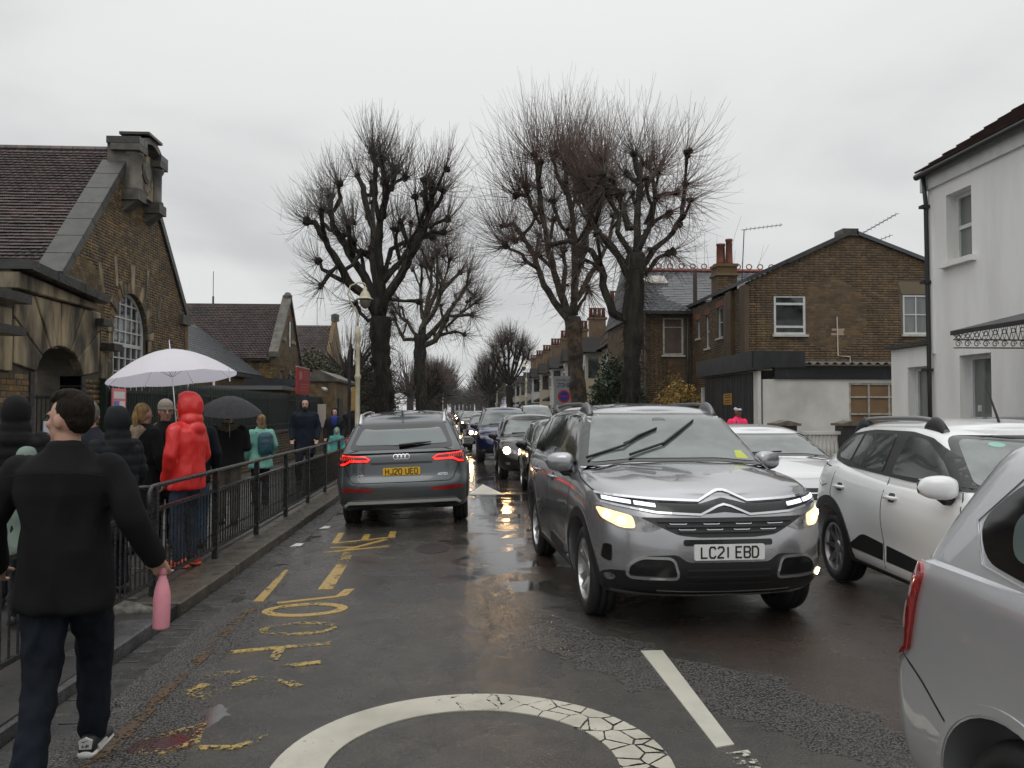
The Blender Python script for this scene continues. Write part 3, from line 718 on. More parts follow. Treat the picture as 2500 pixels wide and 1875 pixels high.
mark('road_marking', rib(zz, .085), Y3, 'worn ochre line running along the gutter')
# mini roundabout ring
ring = []
NR = 72
for i in range(NR):
    a0, a1 = 2 * math.pi * i / NR, 2 * math.pi * (i + 1) / NR
    ro, ri = .965, .705
    P_ = lambda r_, a: (.045 + r_ * math.cos(a) * .97, 3.885 + r_ * math.sin(a))
    ring.append([P_(ri, a0), P_(ro, a0), P_(ro, a1), P_(ri, a1)])
mark('painted_ring', ring, W1, 'cracked white painted ring of the mini roundabout in the foreground')
mark('lane_line', [[(1.215, 5.64), (1.365, 5.64), (1.335, 4.05), (1.235, 4.02)]], W2, 'white diagonal lane line in front of the grey SUV')
mark('lane_line', [[(1.26, 3.95), (1.38, 3.98), (1.39, 3.2), (1.30, 3.2)]], worn('road_paint_white_crumbled', (.55, .53, .45), .60, (.45, .43, .37), 34), 'crumbled white end of the lane line at the bottom edge')
mark('hump_triangle', [[(.10, 16.1), (.80, 16.1), (.44, 18.3)]], W3, 'white triangle on the road hump beside the dark grey car')
for x, y_, a, b_, lb in ((-.36, 9.95, .26, .34, 'round dark drain cover in the left lane'), (.70, 12.9, .2, .3, 'small dark drain cover between the two lanes')):
    m = MB(); flat_poly(m, ell(x, y_, a * .75, b_), .004); o = fix_up(m.build('drain_cover', M('cast_iron', (.018, .015, .014), .35, .3, bump=.4, bscale=60))); tag(o, lb, 'drain cover')
# reddish puddle stain by the faded letters
# litter
for k, (x, y_) in enumerate(((-2.05, 10.4), (-1.95, 11.9))):
    m = MB(); m.add([(x - .07, y_ - .05, roadz(x) + .008), (x + .06, y_ - .04, roadz(x) + .012), (x + .08, y_ + .06, roadz(x) + .03), (x - .04, y_ + .08, roadz(x) + .012), (x, y_, roadz(x) + .04)], [(0, 1, 4), (1, 2, 4), (2, 3, 4), (3, 0, 4)])
    tag(m.build('litter', M('litter_white', (.5, .5, .48), .5)), ('crumpled white litter in the gutter nearer the camera', 'scrap of pale litter in the gutter beside the dark grey car')[k], 'litter')
# ================================================================ masonry tools
class Frame:
    """a wall plane: origin o, horizontal unit u, up z, outward normal n"""
    def __init__(f, o, u, n): f.o = Vector(o); f.u = Vector(u).normalized(); f.n = Vector(n).normalized()
    def p(f, a, b, d=0.): return f.o + f.u * a + Vector((0, 0, b)) + f.n * d
def spans(poly, b):
    xs = []
    for (x0, y0), (x1, y1) in zip(poly, poly[1:] + poly[:1]):
        if (y0 <= b < y1) or (y1 <= b < y0): xs.append(x0 + (x1 - x0) * (b - y0) / (y1 - y0))
    xs.sort(); return [(xs[i], xs[i + 1]) for i in range(0, len(xs) - 1, 2)]
def subtract(iv, hs):
    for h0, h1 in hs:
        nv = []
        for a, b in iv:
            if h1 <= a or h0 >= b: nv.append((a, b)); continue
            if h0 > a: nv.append((a, h0))
            if h1 < b: nv.append((h1, b))
        iv = nv
    return iv
def bricks(fr, poly, holes, mat, parent, near=None, npart=300, bw=.225, bh=.075, jt=.010, proud=.010, flem=True, seed=1, name='brick', depth=.05):
    """lay bricks over a polygon of the wall; the npart nearest to `near` (a,b) are objects that share meshes, the rest one stuff part"""
    rnd = random.Random(seed); L_ = []
    b0 = min(p[1] for p in poly); b1 = max(p[1] for p in poly); c = 0; y = b0
    while y + bh * .6 < b1:
        mid = y + bh / 2; iv = spans(poly, mid); hs = []
        for h in holes: hs += spans(h, mid)
        iv = subtract(iv, hs)
        for a, b in iv:
            x = math.floor(a / (bw * 1.5)) * bw * 1.5 - ((c % 2) * bw * .75 if flem else (c % 2) * bw * .5)
            k = 0
            while x < b:
                w_ = bw if (k % 2 == 0 or not flem) else bw / 2
                q0, q1 = max(x, a), min(x + w_, b)
                if q1 - q0 > .03: L_.append(((q0 + q1) / 2, mid, q1 - q0 - jt, bh - jt, rnd.uniform(-.003, .004)))
                x += w_; k += 1
        y += bh; c += 1
    if near: L_.sort(key=lambda q: (q[0] - near[0])**2 + (q[1] - near[1])**2)
    meshes = {}
    for q in L_[:npart]:
        key = (round(q[2], 2), round(q[3], 3))
        if key not in meshes:
            w_, h_ = key; m = MB(); e = .003
            A = [fr.u * a + Vector((0, 0, b)) for a, b in ((-w_ / 2, -h_ / 2), (w_ / 2, -h_ / 2), (w_ / 2, h_ / 2), (-w_ / 2, h_ / 2))]
            B = [fr.u * a + Vector((0, 0, b)) + fr.n * e for a, b in ((-w_ / 2 + e, -h_ / 2 + e), (w_ / 2 - e, -h_ / 2 + e), (w_ / 2 - e, h_ / 2 - e), (-w_ / 2 + e, h_ / 2 - e))]
            C_ = [p - fr.n * depth for p in A]
            m.add(C_ + A + B, [(0, 1, 5, 4), (1, 2, 6, 5), (2, 3, 7, 6), (3, 0, 4, 7), (4, 5, 9, 8), (5, 6, 10, 9), (6, 7, 11, 10), (7, 4, 8, 11), (8, 9, 10, 11)])
            meshes[key] = m.mesh('brick'); meshes[key].materials.append(mat)
        o = link(name, meshes[key], None, parent); o.location = fr.p(q[0], q[1], proud * .6 - .003 + q[4] * .7) - (parent.location if parent else Vector())
    rest = L_[npart:]
    if rest:
        A = np.array(rest); n = len(A); V = np.zeros((n, 8, 3)); u = np.array(fr.u); nn = np.array(fr.n); o_ = np.array(fr.o); up = np.array((0, 0, 1.))
        for i, (sa, sb, d) in enumerate(((-1, -1, 0), (1, -1, 0), (1, 1, 0), (-1, 1, 0), (-1, -1, 1), (1, -1, 1), (1, 1, 1), (-1, 1, 1))):
            a = A[:, 0] + sa * A[:, 2] / 2; b = A[:, 1] + sb * A[:, 3] / 2; dd = (proud * .5 + A[:, 4] * .7) * d - depth * (1 - d)
            V[:, i] = o_ + np.outer(a, u) + np.outer(b, up) + np.outer(dd, nn)
        if parent: V -= np.array(parent.location)
        F = np.array([(4, 5, 6, 7), (0, 1, 5, 4), (1, 2, 6, 5), (2, 3, 7, 6), (3, 0, 4, 7)])
        F = (np.arange(n)[:, None, None] * 8 + F[None]).reshape(-1, 4)
        o = np_mesh('brickwork', V.reshape(-1, 3), F, mat, parent); o['kind'] = 'stuff'
def wall_slab(fr, poly, holes, th, name, mat, parent):
    """a wall with real openings: bisected grid free version made of trapezoid strips between holes"""
    bs = sorted({round(p[1], 4) for p in poly} | {round(p[1], 4) for h in holes for p in h}); m = MB(); off = parent.location if parent else Vector()
    for b0, b1 in zip(bs, bs[1:]):
        if b1 - b0 < 1e-4: continue
        e = 1e-5
        lo = subtract(spans(poly, b0 + e), [s for h in holes for s in spans(h, b0 + e)]); hi = subtract(spans(poly, b1 - e), [s for h in holes for s in spans(h, b1 - e)])
        if len(lo) != len(hi): continue
        for (a0, a1), (c0, c1) in zip(lo, hi):
            P = [fr.p(a0, b0) - off, fr.p(a1, b0) - off, fr.p(c1, b1) - off, fr.p(c0, b1) - off]; m.prism(P, -fr.n * th)
    return m.build(name, mat, parent)
def fbox(m, fr, a0, a1, b0, b1, d0, d1, off=Vector()):
    m.prism([fr.p(a0, b0, d0) - off, fr.p(a1, b0, d0) - off, fr.p(a1, b1, d0) - off, fr.p(a0, b1, d0) - off], fr.n * (d1 - d0)); return m
def arch_poly(a0, a1, b0, bs, n=16, rise=None):
    c = (a0 + a1) / 2; r = (a1 - a0) / 2; rise = rise or r
    return [(a0, b0), (a1, b0)] + [(c + r * math.cos(t), bs + rise * math.sin(t)) for t in np.linspace(0, math.pi, n)]
def window(fr, a0, a1, b0, b1, parent, fmat, gmat, fw=.06, rec=.08, vbars=(), hbars=(), bw_=.03, sill=None, name='window', reveal=None):
    off = parent.location; m = MB(); q = -rec
    fbox(m, fr, a0, a0 + fw, b0, b1, q, q + .05, off); fbox(m, fr, a1 - fw, a1, b0, b1, q, q + .05, off); fbox(m, fr, a0 + fw, a1 - fw, b0, b0 + fw, q, q + .049, off); fbox(m, fr, a0 + fw, a1 - fw, b1 - fw, b1, q, q + .049, off)
    o = m.build(name, fmat, parent)
    xs = [a0 + fw] + [a0 + (a1 - a0) * v for v in vbars] + [a1 - fw]; ys = [b0 + fw] + [b0 + (b1 - b0) * h for h in hbars] + [b1 - fw]
    for v in vbars: fbox(MB(), fr, a0 + (a1 - a0) * v - bw_ / 2, a0 + (a1 - a0) * v + bw_ / 2, b0 + fw, b1 - fw, q + .003, q + .04, off).build('glazing_bar', fmat, o)
    for h in hbars: fbox(MB(), fr, a0 + fw, a1 - fw, b0 + (b1 - b0) * h - bw_ / 2, b0 + (b1 - b0) * h + bw_ / 2, q + .005, q + .046, off).build('glazing_bar', fmat, o)
    for x0, x1 in zip(xs, xs[1:]):
        for y0, y1 in zip(ys, ys[1:]):
            g = MB(); fbox(g, fr, x0, x1, y0, y1, q - .004, q + .012, off); g.build('pane', gmat, o)
    if sill:
        s_ = MB(); fbox(s_, fr, a0 - .06, a1 + .06, b0 - .07, b0 - .002, -rec, sill, off); s_.build('sill', STONEW, o)
    return o
BRK = M('stock_brick', (.205, .128, .044), .62, col2=(.070, .046, .022), scale=3.5, var=.42, bump=.5, bscale=60)
BRK2 = M('brown_brick', (.145, .090, .040), .66, col2=(.088, .056, .027), scale=2, var=.34, bump=.4, bscale=60)
BRKD = M('dark_brick', (.032, .030, .034), .5, col2=(.05, .042, .04), scale=5, var=.3, bump=.5, bscale=60)
MORT = M('old_mortar', (.085, .072, .052), .85, col2=(.045, .038, .028), scale=5, bump=.4)
MORT2 = M('dirty_mortar', (.125, .105, .072), .85, col2=(.10, .082, .058), scale=2.2)
STN2 = M('weathered_stone', (.36, .285, .175), .6, col2=(.045, .037, .025), scale=3., bump=.6, bscale=26, var=.14, stretch=(1, 1, .3), lo=.36, hi=.60)
STN3 = M('grey_stone', (.135, .120, .096), .55, col2=(.05, .046, .04), scale=3.2, bump=.5, bscale=40, var=.1)
COP2 = M('dark_coping', (.055, .052, .047), .4, col2=(.03, .029, .026), scale=4, bump=.5, bscale=40, var=.12)
COPE = M('wet_coping', (.04, .038, .036), .35, col2=(.02, .02, .019), scale=5, bump=.4, bscale=40, rvar=.15)
STONEW = M('sill_white', (.55, .54, .50), .55, col2=(.42, .41, .38), scale=5)
WPVC = M('white_frame', (.62, .63, .63), .35, col2=(.52, .53, .52), scale=4)
WOLD = M('old_white_frame', (.48, .46, .42), .55, col2=(.30, .28, .24), scale=9)
GDK = M('dark_window_glass', (.012, .014, .016), .04, col2=(.05, .055, .055), scale=2.5, coat=.5)
GGR = M('grey_window_glass', (.11, .125, .12), .06, col2=(.19, .20, .19), scale=1.6, coat=.4, stretch=(3, 3, .4))
REND = M('white_render', (.79, .785, .77), .75, col2=(.60, .59, .565), scale=1.3, bump=.25, bscale=50, lo=.42, hi=.85, stretch=(1.6, 1.6, .35))
RENDO = M('old_white_render', (.68, .67, .63), .8, col2=(.44, .43, .40), scale=1.3, bump=.3, bscale=40, lo=.35, hi=.75)
TILE = M('plain_tile', (.080, .052, .046), .38, col2=(.040, .030, .029), scale=1.6, var=.38, bump=.3, bscale=60, rvar=.1)
SLATE = M('roof_slate', (.075, .080, .090), .4, col2=(.05, .054, .06), scale=1.2, var=.22)
PAN = M('dark_pantile', (.055, .028, .024), .45, col2=(.03, .018, .017), scale=3, var=.2)
BPAINT = M('black_paint', (.014, .014, .016), .45, col2=(.028, .03, .034), scale=4)
TERR = M('terracotta', (.24, .07, .04), .6, col2=(.12, .045, .03), scale=6)
def tiles(o, u, v, nrm, w, h, mat, parent, tw=.175, g=.135, th=.02, near=None, npart=300, mask=None, name='roof_tile', seed=3, lift=.02):
    """o eaves corner, u along eaves, v up the slope"""
    rnd = random.Random(seed); o, u, v, nrm = map(Vector, (o, u, v, nrm)); off = parent.location; L_ = []
    for r in range(int(h / g)):
        x = -(r % 2) * tw / 2
        while x < w:
            a0, a1 = max(0, x), min(w, x + tw - .004)
            if a1 - a0 > .02 and (mask is None or mask((a0 + a1) / 2, r * g + g / 2)): L_.append((a0, a1, r * g, rnd.uniform(-.003, .005)))
            x += tw
    if near: L_.sort(key=lambda q: (q[0] - near[0])**2 + (q[2] - near[1])**2)
    meshes = {}
    def corners(w_, j):
        lo, hi = lift, .003
        return [u * a + v * b + nrm * d for a, b, d in ((0, 0, lo - th), (w_, 0, lo - th), (w_, g * 1.25, hi - th), (0, g * 1.25, hi - th), (0, 0, lo), (w_, 0, lo), (w_, g * 1.25, hi), (0, g * 1.25, hi))]
    Fc = [(4, 5, 6, 7), (0, 1, 5, 4), (1, 2, 6, 5), (3, 0, 4, 7)]
    for a0, a1, b, j in L_[:npart]:
        key = round(a1 - a0, 2)
        if key not in meshes:
            m = MB(); m.add(corners(key, 0), Fc); meshes[key] = m.mesh('tile'); meshes[key].materials.append(mat)
        ob = link(name, meshes[key], None, parent); ob.location = o + u * a0 + v * b + nrm * j - off
    rest = L_[npart:]
    if rest:
        V = []; F = []
        for a0, a1, b, j in rest:
            k = len(V); V += [tuple(o + u * a0 + v * b + nrm * j + c - off) for c in corners(a1 - a0, j)]; F += [tuple(k + i for i in f) for f in Fc]
        ob = np_mesh('roof_tiling', V, F, mat, parent); ob['kind'] = 'stuff'

# ================================================================ school hall (left)
GXW = -9.0
sch = empty('school_hall', (0, 0, 0), 0, 'tall brown brick school hall with steep gable, arched white window and stone crest', 'building')
fr = Frame((GXW, 19.2, 0), (0, 1, 0), (1, 0, 0)); W_ = 8.1; EZ = 4.72; RZ = 8.75
gable = [(0, 0), (W_, 0), (W_, EZ), (W_ / 2 + .9, RZ - .85), (W_ / 2 - .9, RZ - .85), (0, EZ)]
aw = arch_poly(2.62, 4.98, 1.6, 3.62, 18)
vs_ring = [(3.8 + 1.48 * math.cos(t), 3.62 + 1.48 * math.sin(t)) for t in np.linspace(-.35, math.pi + .35, 20)] + [(2.34, 2.6), (2.34, 1.5), (5.26, 1.5), (5.26, 2.6)][::1]
wall_slab(fr, gable, [aw], .4, 'wall', MORT, sch)
bricks(fr, gable, [arch_poly(2.36, 5.24, 1.5, 3.62, 18)], BRK, sch, near=(1.0, 4.2), npart=300, seed=2)
# voussoirs of the arched window
for i in range(19):
    a0 = math.pi * i / 19 + .012; a1 = math.pi * (i + 1) / 19 - .012; ri, ro = 1.18, 1.44 if i % 3 else 1.60
    if i == 9: ro = 1.95
    m = MB(); P_ = [(3.8 + r_ * math.cos(a), 3.62 + r_ * math.sin(a)) for r_, a in ((ri, a0), (ro, a0), (ro, a1), (ri, a1))]
    m.prism([fr.p(a, b, -.06) for a, b in P_], fr.n * (.075 + (.02 if i % 3 == 0 else 0))); m.build('voussoir', STN2 if i % 3 == 0 else BRK, sch)
for a, b, q in ((5.8, 4.62, .55), (1.9, 4.9, -.5), (2.75, 5.25, -.25), (4.85, 5.25, .25)):
    m = MB(); m.prism([fr.p(a - .07 - q * .25, b - .38, .0), fr.p(a + .07 - q * .25, b - .38, .0), fr.p(a + .09 + q * .25, b + .38, .0), fr.p(a - .09 + q * .25, b + .38, .0)], fr.n * .016); m.build('stone_band', STN2, sch)
for s in (0, 1):
    for i in range(6):
        b0 = 1.6 + i * .34; m = MB(); fbox(m, fr, (2.36 if s == 0 else 4.98), (2.62 if s == 0 else 5.24), b0, b0 + .32, -.05, .014); m.build('jamb_stone', STN2 if i % 2 else BRK, sch)
# arched window with glazing bars
wm = MB(); rim = [(3.8 + 1.18 * math.cos(t), 3.62 + 1.18 * math.sin(t)) for t in np.linspace(0, math.pi, 25)]
rin = [(3.8 + 1.09 * math.cos(t), 3.62 + 1.09 * math.sin(t)) for t in np.linspace(0, math.pi, 25)]
for i in range(24): wm.prism([fr.p(*rim[i], -.2), fr.p(*rim[i + 1], -.2), fr.p(*rin[i + 1], -.2), fr.p(*rin[i], -.2)], fr.n * .07)
fbox(wm, fr, 2.62, 2.71, 1.6, 3.62, -.2, -.13); fbox(wm, fr, 4.89, 4.98, 1.6, 3.62, -.2, -.13); fbox(wm, fr, 2.71, 4.89, 1.6, 1.7, -.2, -.13)
awin = wm.build('window', WPVC, sch); gb = MB()
for k in range(1, 6):
    x = 2.62 + 2.36 * k / 6; hh = 3.62 + math.sqrt(max(0, 1.15**2 - (x - 3.8)**2)); wdt = .05 if k % 2 else .035; fbox(gb, fr, x - wdt / 2, x + wdt / 2, 1.7, hh, -.195, -.145)
for k in range(8):
    b = 1.95 + k * .36; hw = 1.1 if b < 3.62 else math.sqrt(max(0, 1.12**2 - (b - 3.62)**2)); t_ = .10 if k == 4 else .035
    if hw > .2: fbox(gb, fr, 3.8 - hw, 3.8 + hw, b - t_ / 2, b + t_ / 2, -.193, -.14)
gb.build('glazing_bar', WPVC, awin)
g_ = MB(); g_.prism([fr.p(a, b, -.19) for a, b in arch_poly(2.7, 4.9, 1.68, 3.62, 20)], fr.n * .015); g_.build('pane', GDK, awin)
# coping on both slopes
for sg in (0, 1):
    a0, b0, a1, b1 = (-.12, EZ - .12, W_ / 2 - .75, RZ - .6) if sg == 0 else (W_ + .12, EZ - .12, W_ / 2 + .75, RZ - .6)
    nseg = 7
    for k in range(nseg):
        t0, t1 = k / nseg, (k + 1) / nseg - .004; A = (a0 + (a1 - a0) * t0, b0 + (b1 - b0) * t0); B = (a0 + (a1 - a0) * t1, b0 + (b1 - b0) * t1)
        d = Vector((a1 - a0, b1 - b0)).normalized(); nn = Vector((-d.y, d.x)); nn = nn if nn.y > 0 else -nn
        m = MB(); m.prism([fr.p(*A, .07), fr.p(*B, .07), fr.p(B[0] + nn.x * .2, B[1] + nn.y * .2, .07), fr.p(A[0] + nn.x * .2, A[1] + nn.y * .2, .07)], fr.n * -.62); m.build('coping_stone', COP2, sch)
    m = MB(); aa = (-.28, .62) if sg == 0 else (W_ - .5, W_ + .25); fbox(m, fr, aa[0], aa[1], EZ - .34, EZ - .04, -.7, .12); m.build('kneeler_stone', STN3, sch)
# crest (aedicule): sides, columns, arched hood, cornice
cr = MB(); cA, cB = W_ / 2 - 1.06, W_ / 2 + 1.06
fbox(cr, fr, cA + .12, cB - .12, RZ - 1.35, RZ - .02, -.42, .16); crest = cr.build('crest_block', STN3, sch)
m = MB(); fbox(m, fr, cA + .55, cB - .55, RZ - 1.25, RZ - .05, .17, .24); m.build('carved_panel', STN2, crest)
m = MB()
for k in range(14):
    a = random.uniform(cA + .65, cB - .65); b = random.uniform(RZ - 1.15, RZ - .15); r_ = random.uniform(.05, .12)
    m.lathe([(r_, 0), (r_ * .8, .03), (.01, .05)], n=8, axis='x', c=tuple(fr.p(a, b, .235)))
m.build('relief_carving', STN2, crest)
m = MB(); m.lathe([(.30, 0), (.30, .04), (.24, .05), (.22, .07), (.10, .07)], n=20, axis='x', c=tuple(fr.p(W_ / 2, RZ - .55, .235))); m.build('round_shield', STN3, crest)
for a in (cA + .3, cB - .3):
    m = MB(); pc = fr.p(a, 0, .20)
    m.lathe([(.24, RZ - 1.30), (.24, RZ - 1.2), (.19, RZ - 1.16), (.19, RZ - .42), (.23, RZ - .36), (.25, RZ - .3), (.25, RZ - .25)], (pc.x, pc.y, 0), 14); m.build('column', STN3, crest, True)
    m = MB(); fbox(m, fr, a - .27, a + .27, RZ - 1.55, RZ - 1.28, -.05, .44); m.build('column_base', STN3, crest)
    m = MB(); m.prism([fr.p(a - .2, RZ - 1.55, .0), fr.p(a - .2, RZ - 1.55, .38), fr.p(a - .2, RZ - 1.85, .0)], fr.u * .4); m.build('bracket', STN3, crest)
    m = MB(); fbox(m, fr, a - .3, a + .3, RZ - .24, RZ - .07, -.3, .46); m.build('capital', STN3, crest)
m = MB(); N_ = 14; c0 = (W_ / 2, RZ - .72)
for i in range(N_):
    t0, t1 = R(28) + R(124) * i / N_, R(28) + R(124) * (i + 1) / N_
    q = [(c0[0] + r_ * math.cos(t) * 1.05, c0[1] + r_ * math.sin(t)) for r_, t in ((.92, t0), (1.08, t0), (1.08, t1), (.92, t1))]; m.prism([fr.p(*p_, -.3) for p_ in q], fr.n * .72)
m.build('arched_hood', STN3, crest)
m = MB(); fbox(m, fr, cA + .0, cA + .55, RZ - .06, RZ + .12, -.40, .46); fbox(m, fr, cB - .55, cB - .0, RZ - .06, RZ + .12, -.40, .46); fbox(m, fr, W_ / 2 - .5, W_ / 2 + .5, RZ + .36, RZ + .43, -.3, .5); m.build('cornice', COPE, crest)
# roof of the hall: two slopes
sl = Vector((0, W_ / 2, RZ - EZ)); hl = sl.length; v1 = sl.normalized(); n1_ = Vector((-1, 0, 0)).cross(v1) * -1
n1_ = Vector((0, -v1.z, v1.y)); XL = -16.5
m = MB(); m.prism([(GXW - .3, 19.2 - .15, EZ - .15), (GXW - .3, 19.2 + W_ / 2, RZ), (GXW - .3, 19.2 + W_ + .15, EZ - .15)], (XL - GXW + .3, 0, 0)); rf = m.build('roof', MORT, sch)
tiles((XL, 19.2 - .12, EZ - .02), (1, 0, 0), v1, n1_, GXW - .42 - XL, hl + .05, TILE, rf, near=(5.5, 2.0), lift=.045)
m = MB()
for k in range(24): m.tube([(GXW - .5 - .3 * k, 19.2 + W_ / 2, RZ + .05), (GXW - .5 - .3 * (k + 1) + .01, 19.2 + W_ / 2, RZ + .05)], .11, 8)
m.build('ridge_tile', TILE, rf)
m = MB(); m.prism([(GXW - .4, 19.22, 0), (GXW - .4, 19.22, EZ - .1), (XL, 19.22, EZ - .1), (XL, 19.22, 0)], (0, .3, 0)); m.build('wall', MORT, sch)
bricks(Frame((GXW - 7, 19.20, 0), (1, 0, 0), (0, -1, 0)), [(0, 2.6), (6.9, 2.6), (6.9, EZ - .25), (0, EZ - .25)], [], BRK, sch, npart=0, seed=8)
# brick pilaster at the far right end of the gable
m = MB(); m.box(GXW - 7, GXW + .02, 19.2 + W_, 19.2 + W_ + .3, 0, EZ - .1); m.build('wall', BRK, sch)

# ================================================================ second school building
s2 = empty('school_wing', (0, 0, 0), 0, 'lower brown brick school building with tiled roof and small gable, beyond the hall', 'building')
f2 = Frame((-9.0, 40.5, 0), (0, 1, 0), (1, 0, 0)); g2 = [(0, 0), (5.9, 0), (5.9, 4.1), (2.95, 7.25), (0, 4.3)]
wh2 = [(.9, 1.7, 1.9, 3.6), (2.3, 2.95, 1.9, 3.2), (3.4, 4.15, 1.9, 3.2), (4.7, 5.3, 1.9, 3.0)]
wall_slab(f2, g2, [[(a, b0), (b, b0), (b, b1), (a, b1)] for a, b, b0, b1 in wh2], .35, 'wall', BRK, s2)
bricks(f2, g2, [[(a - .1, b0), (b + .1, b0), (b + .1, b1 + .15), (a - .1, b1 + .15)] for a, b, b0, b1 in wh2], BRK, s2, npart=0, seed=12, proud=.015)
for a, b, b0, b1 in wh2: window(f2, a, b, b0, b1, s2, WPVC, GDK, rec=.15, vbars=(.33, .66), hbars=(.33, .66), fw=.06, sill=.06)
for a0, a1 in ((1.0, 2.0), (3.2, 4.4)):
    m = MB(); fbox(m, f2, a0, a1, 5.1, 5.28, 0, .05); m.build('stone_band', STN2, s2)
m = MB(); fbox(m, f2, 2.8, 3.1, 4.9, 6.2, 0, .03); m.build('slit_window', GDK, s2)
for sg in (0, 1):
    a0, b0, a1, b1 = (-.1, 4.2, 2.95, 7.35) if sg == 0 else (6.0, 4.0, 2.95, 7.35); m = MB(); m.prism([f2.p(a0, b0, .1), f2.p(a1, b1, .1), f2.p(a1, b1 + .25, .1), f2.p(a0, b0 + .25, .1)], f2.n * -.45); m.build('coping_stone', STN3, s2)
m = MB(); m.lathe([(.22, 7.3), (.24, 7.55), (.12, 7.72), (.01, 7.75)], tuple(f2.p(2.95, 0, -.1)), 10); m.build('gable_finial', STN3, s2)
m = MB(); m.prism([(-9.3, 40.3, 4.05), (-9.3, 43.45, 7.0), (-9.3, 46.6, 4.05)], (-13, 0, 0)); rf = m.build('roof', MORT, s2)
v2 = Vector((0, 3.15, 2.95)).normalized(); tiles((-20.5, 40.3, 4.1), (1, 0, 0), v2, (0, -v2.z, v2.y), 11.1, 4.3, TILE, rf, npart=0, g=.14, tw=.18, lift=.045)
m = MB(); m.box(-20.5, -9.32, 43.35, 43.55, 6.98, 7.12); m.build('ridge_tile', TILE, rf)
f2b = Frame((-20.5, 40.5, 0), (1, 0, 0), (0, -1, 0)); wall_slab(f2b, [(0, 0), (11.1, 0), (11.1, 4.1), (0, 4.1)], [], .3, 'wall', BRK, s2); bricks(f2b, [(3, 0), (11.48, 0), (11.48, 4.1), (3, 4.1)], [], BRK, s2, npart=0, seed=13)
m = MB(); m.box(-12.9, -9.3, 40.36, 40.48, 4.0, 4.15); m.build('eaves_band', STN3, s2)
# aerial mast on the ridge
tag((lambda mm: (mm.tube([(-12.9, 43.45, 7.0), (-12.9, 43.45, 7.5)], .05, 6), mm.tube([(-12.9, 43.45, 7.5), (-12.9, 43.45, 8.8)], .018, 5), mm)[-1])(MB()).build('lightning_rod', M('rod_grey', (.05, .05, .05), .5)), 'thin lightning rod standing on the ridge of the lower school roof', 'rod')
# link building between the two: small pitched roof with white window
lk = empty('link_building', (0, 0, 0), 0, 'low link building with slate slope and white window between the two school gables', 'building')
m = MB(); m.box(-16, -9.6, 28.2, 39.9, 0, 3.3); m.build('wall', BRK, lk)
m = MB(); m.prism([(-9.4, 28.0, 3.2), (-9.4, 39.9, 3.2), (-12.6, 39.9, 5.6), (-12.6, 28.0, 5.6)], (0, 0, -.15)); rfl = m.build('roof', SLATE, lk)
vv_ = Vector((-3.2, 0, 2.4)).normalized(); tiles((-9.4, 28.0, 3.22), (0, 1, 0), vv_, (vv_.z, 0, -vv_.x), 11.8, 3.9, SLATE, rfl, tw=.3, g=.2, npart=0)
m = MB(); m.box(-10.9, -9.55, 27.9, 28.19, 2.5, 4.9); lw = m.build('dormer_wall', WPVC, lk)
m = MB(); m.box(-10.5, -9.9, 27.86, 27.9, 3.3, 4.5); m.build('pane', GDK, lw)
for yy in (28.6, 31.5):
    m = MB(); m.tube([(-9.3, yy, .1), (-9.3, yy, 3.3)], .05, 8); m.build('downpipe', WPVC, lk, True)
# third gabled block and distant roof
s3 = empty('far_school_block', (0, 0, 0), 0, 'distant school block with tiled roof and stub gable behind the ivy', 'building')
m = MB(); m.box(-22, -9.5, 58, 66, 0, 4.2); m.build('wall', BRK, s3); m = MB(); m.prism([(-9.6, 57.6, 4.1), (-9.6, 62, 7.9), (-9.6, 66.4, 4.1)], (-12, 0, 0)); rf = m.build('roof', MORT, s3)
v3 = Vector((0, 4.4, 3.8)).normalized(); tiles((-21.6, 57.6, 4.15), (1, 0, 0), v3, (0, -v3.z, v3.y), 12, 5.8, TILE, rf, npart=0, g=.2, tw=.3, lift=.04)
m = MB(); m.prism([(-9.4, 57.5, 0), (-9.4, 66.5, 0), (-9.4, 66.5, 4.1), (-9.4, 62, 8.4), (-9.4, 57.5, 4.1)], (-.3, 0, 0)); m.build('gable_wall', BRK, s3)
m = MB(); m.lathe([(.3, 8.2), (.3, 8.7), (.05, 8.8)], (-9.5, 62, 0), 8); m.build('gable_finial', STN3, s3)

# ================================================================ stone gateway (left)
gt = empty('stone_gateway', (0, 0, 0), 0, 'weathered stone and brick gateway with round arch and heavy coping', 'gateway')
GF = Frame((-5.55, 9.73, 0), (0, 1, 0), (1, 0, 0))
ga0, ga1, gsp = 1.32, 2.66, 2.14   # opening
outer = [(-1.2, 0), (3.5, 0), (3.5, 2.6), (3.30, 2.6), (3.30, 2.95), (2.95, 2.95), (2.95, 3.26), (.75, 3.42), (.75, 3.42), (.75, 2.98), (-1.2, 2.9)]
opening = arch_poly(ga0, ga1, 0, gsp, 16, .36)
wall_slab(GF, outer, [opening], .62, 'wall', MORT, gt)
brp = [(-1.2, 0), (3.5, 0), (3.5, 2.1), (-1.2, 2.1)]
bricks(GF, brp, [arch_poly(ga0 - .11, ga1 + .11, 0, gsp, 16, .36)], BRK, gt, near=(.6, 1.2), npart=300, seed=21, jt=.013)
for s in (0, 1):   # dark brick quoins beside the opening
    b = .02; k = 0
    while b < 2.0:
        w_ = .11 if k % 2 else .11; a = ga0 - .11 if s == 0 else ga1; m = MB(); fbox(m, GF, a, a + w_, b, b + .14, -.3, .02); m.build('quoin', BRKD, gt); b += .152; k += 1
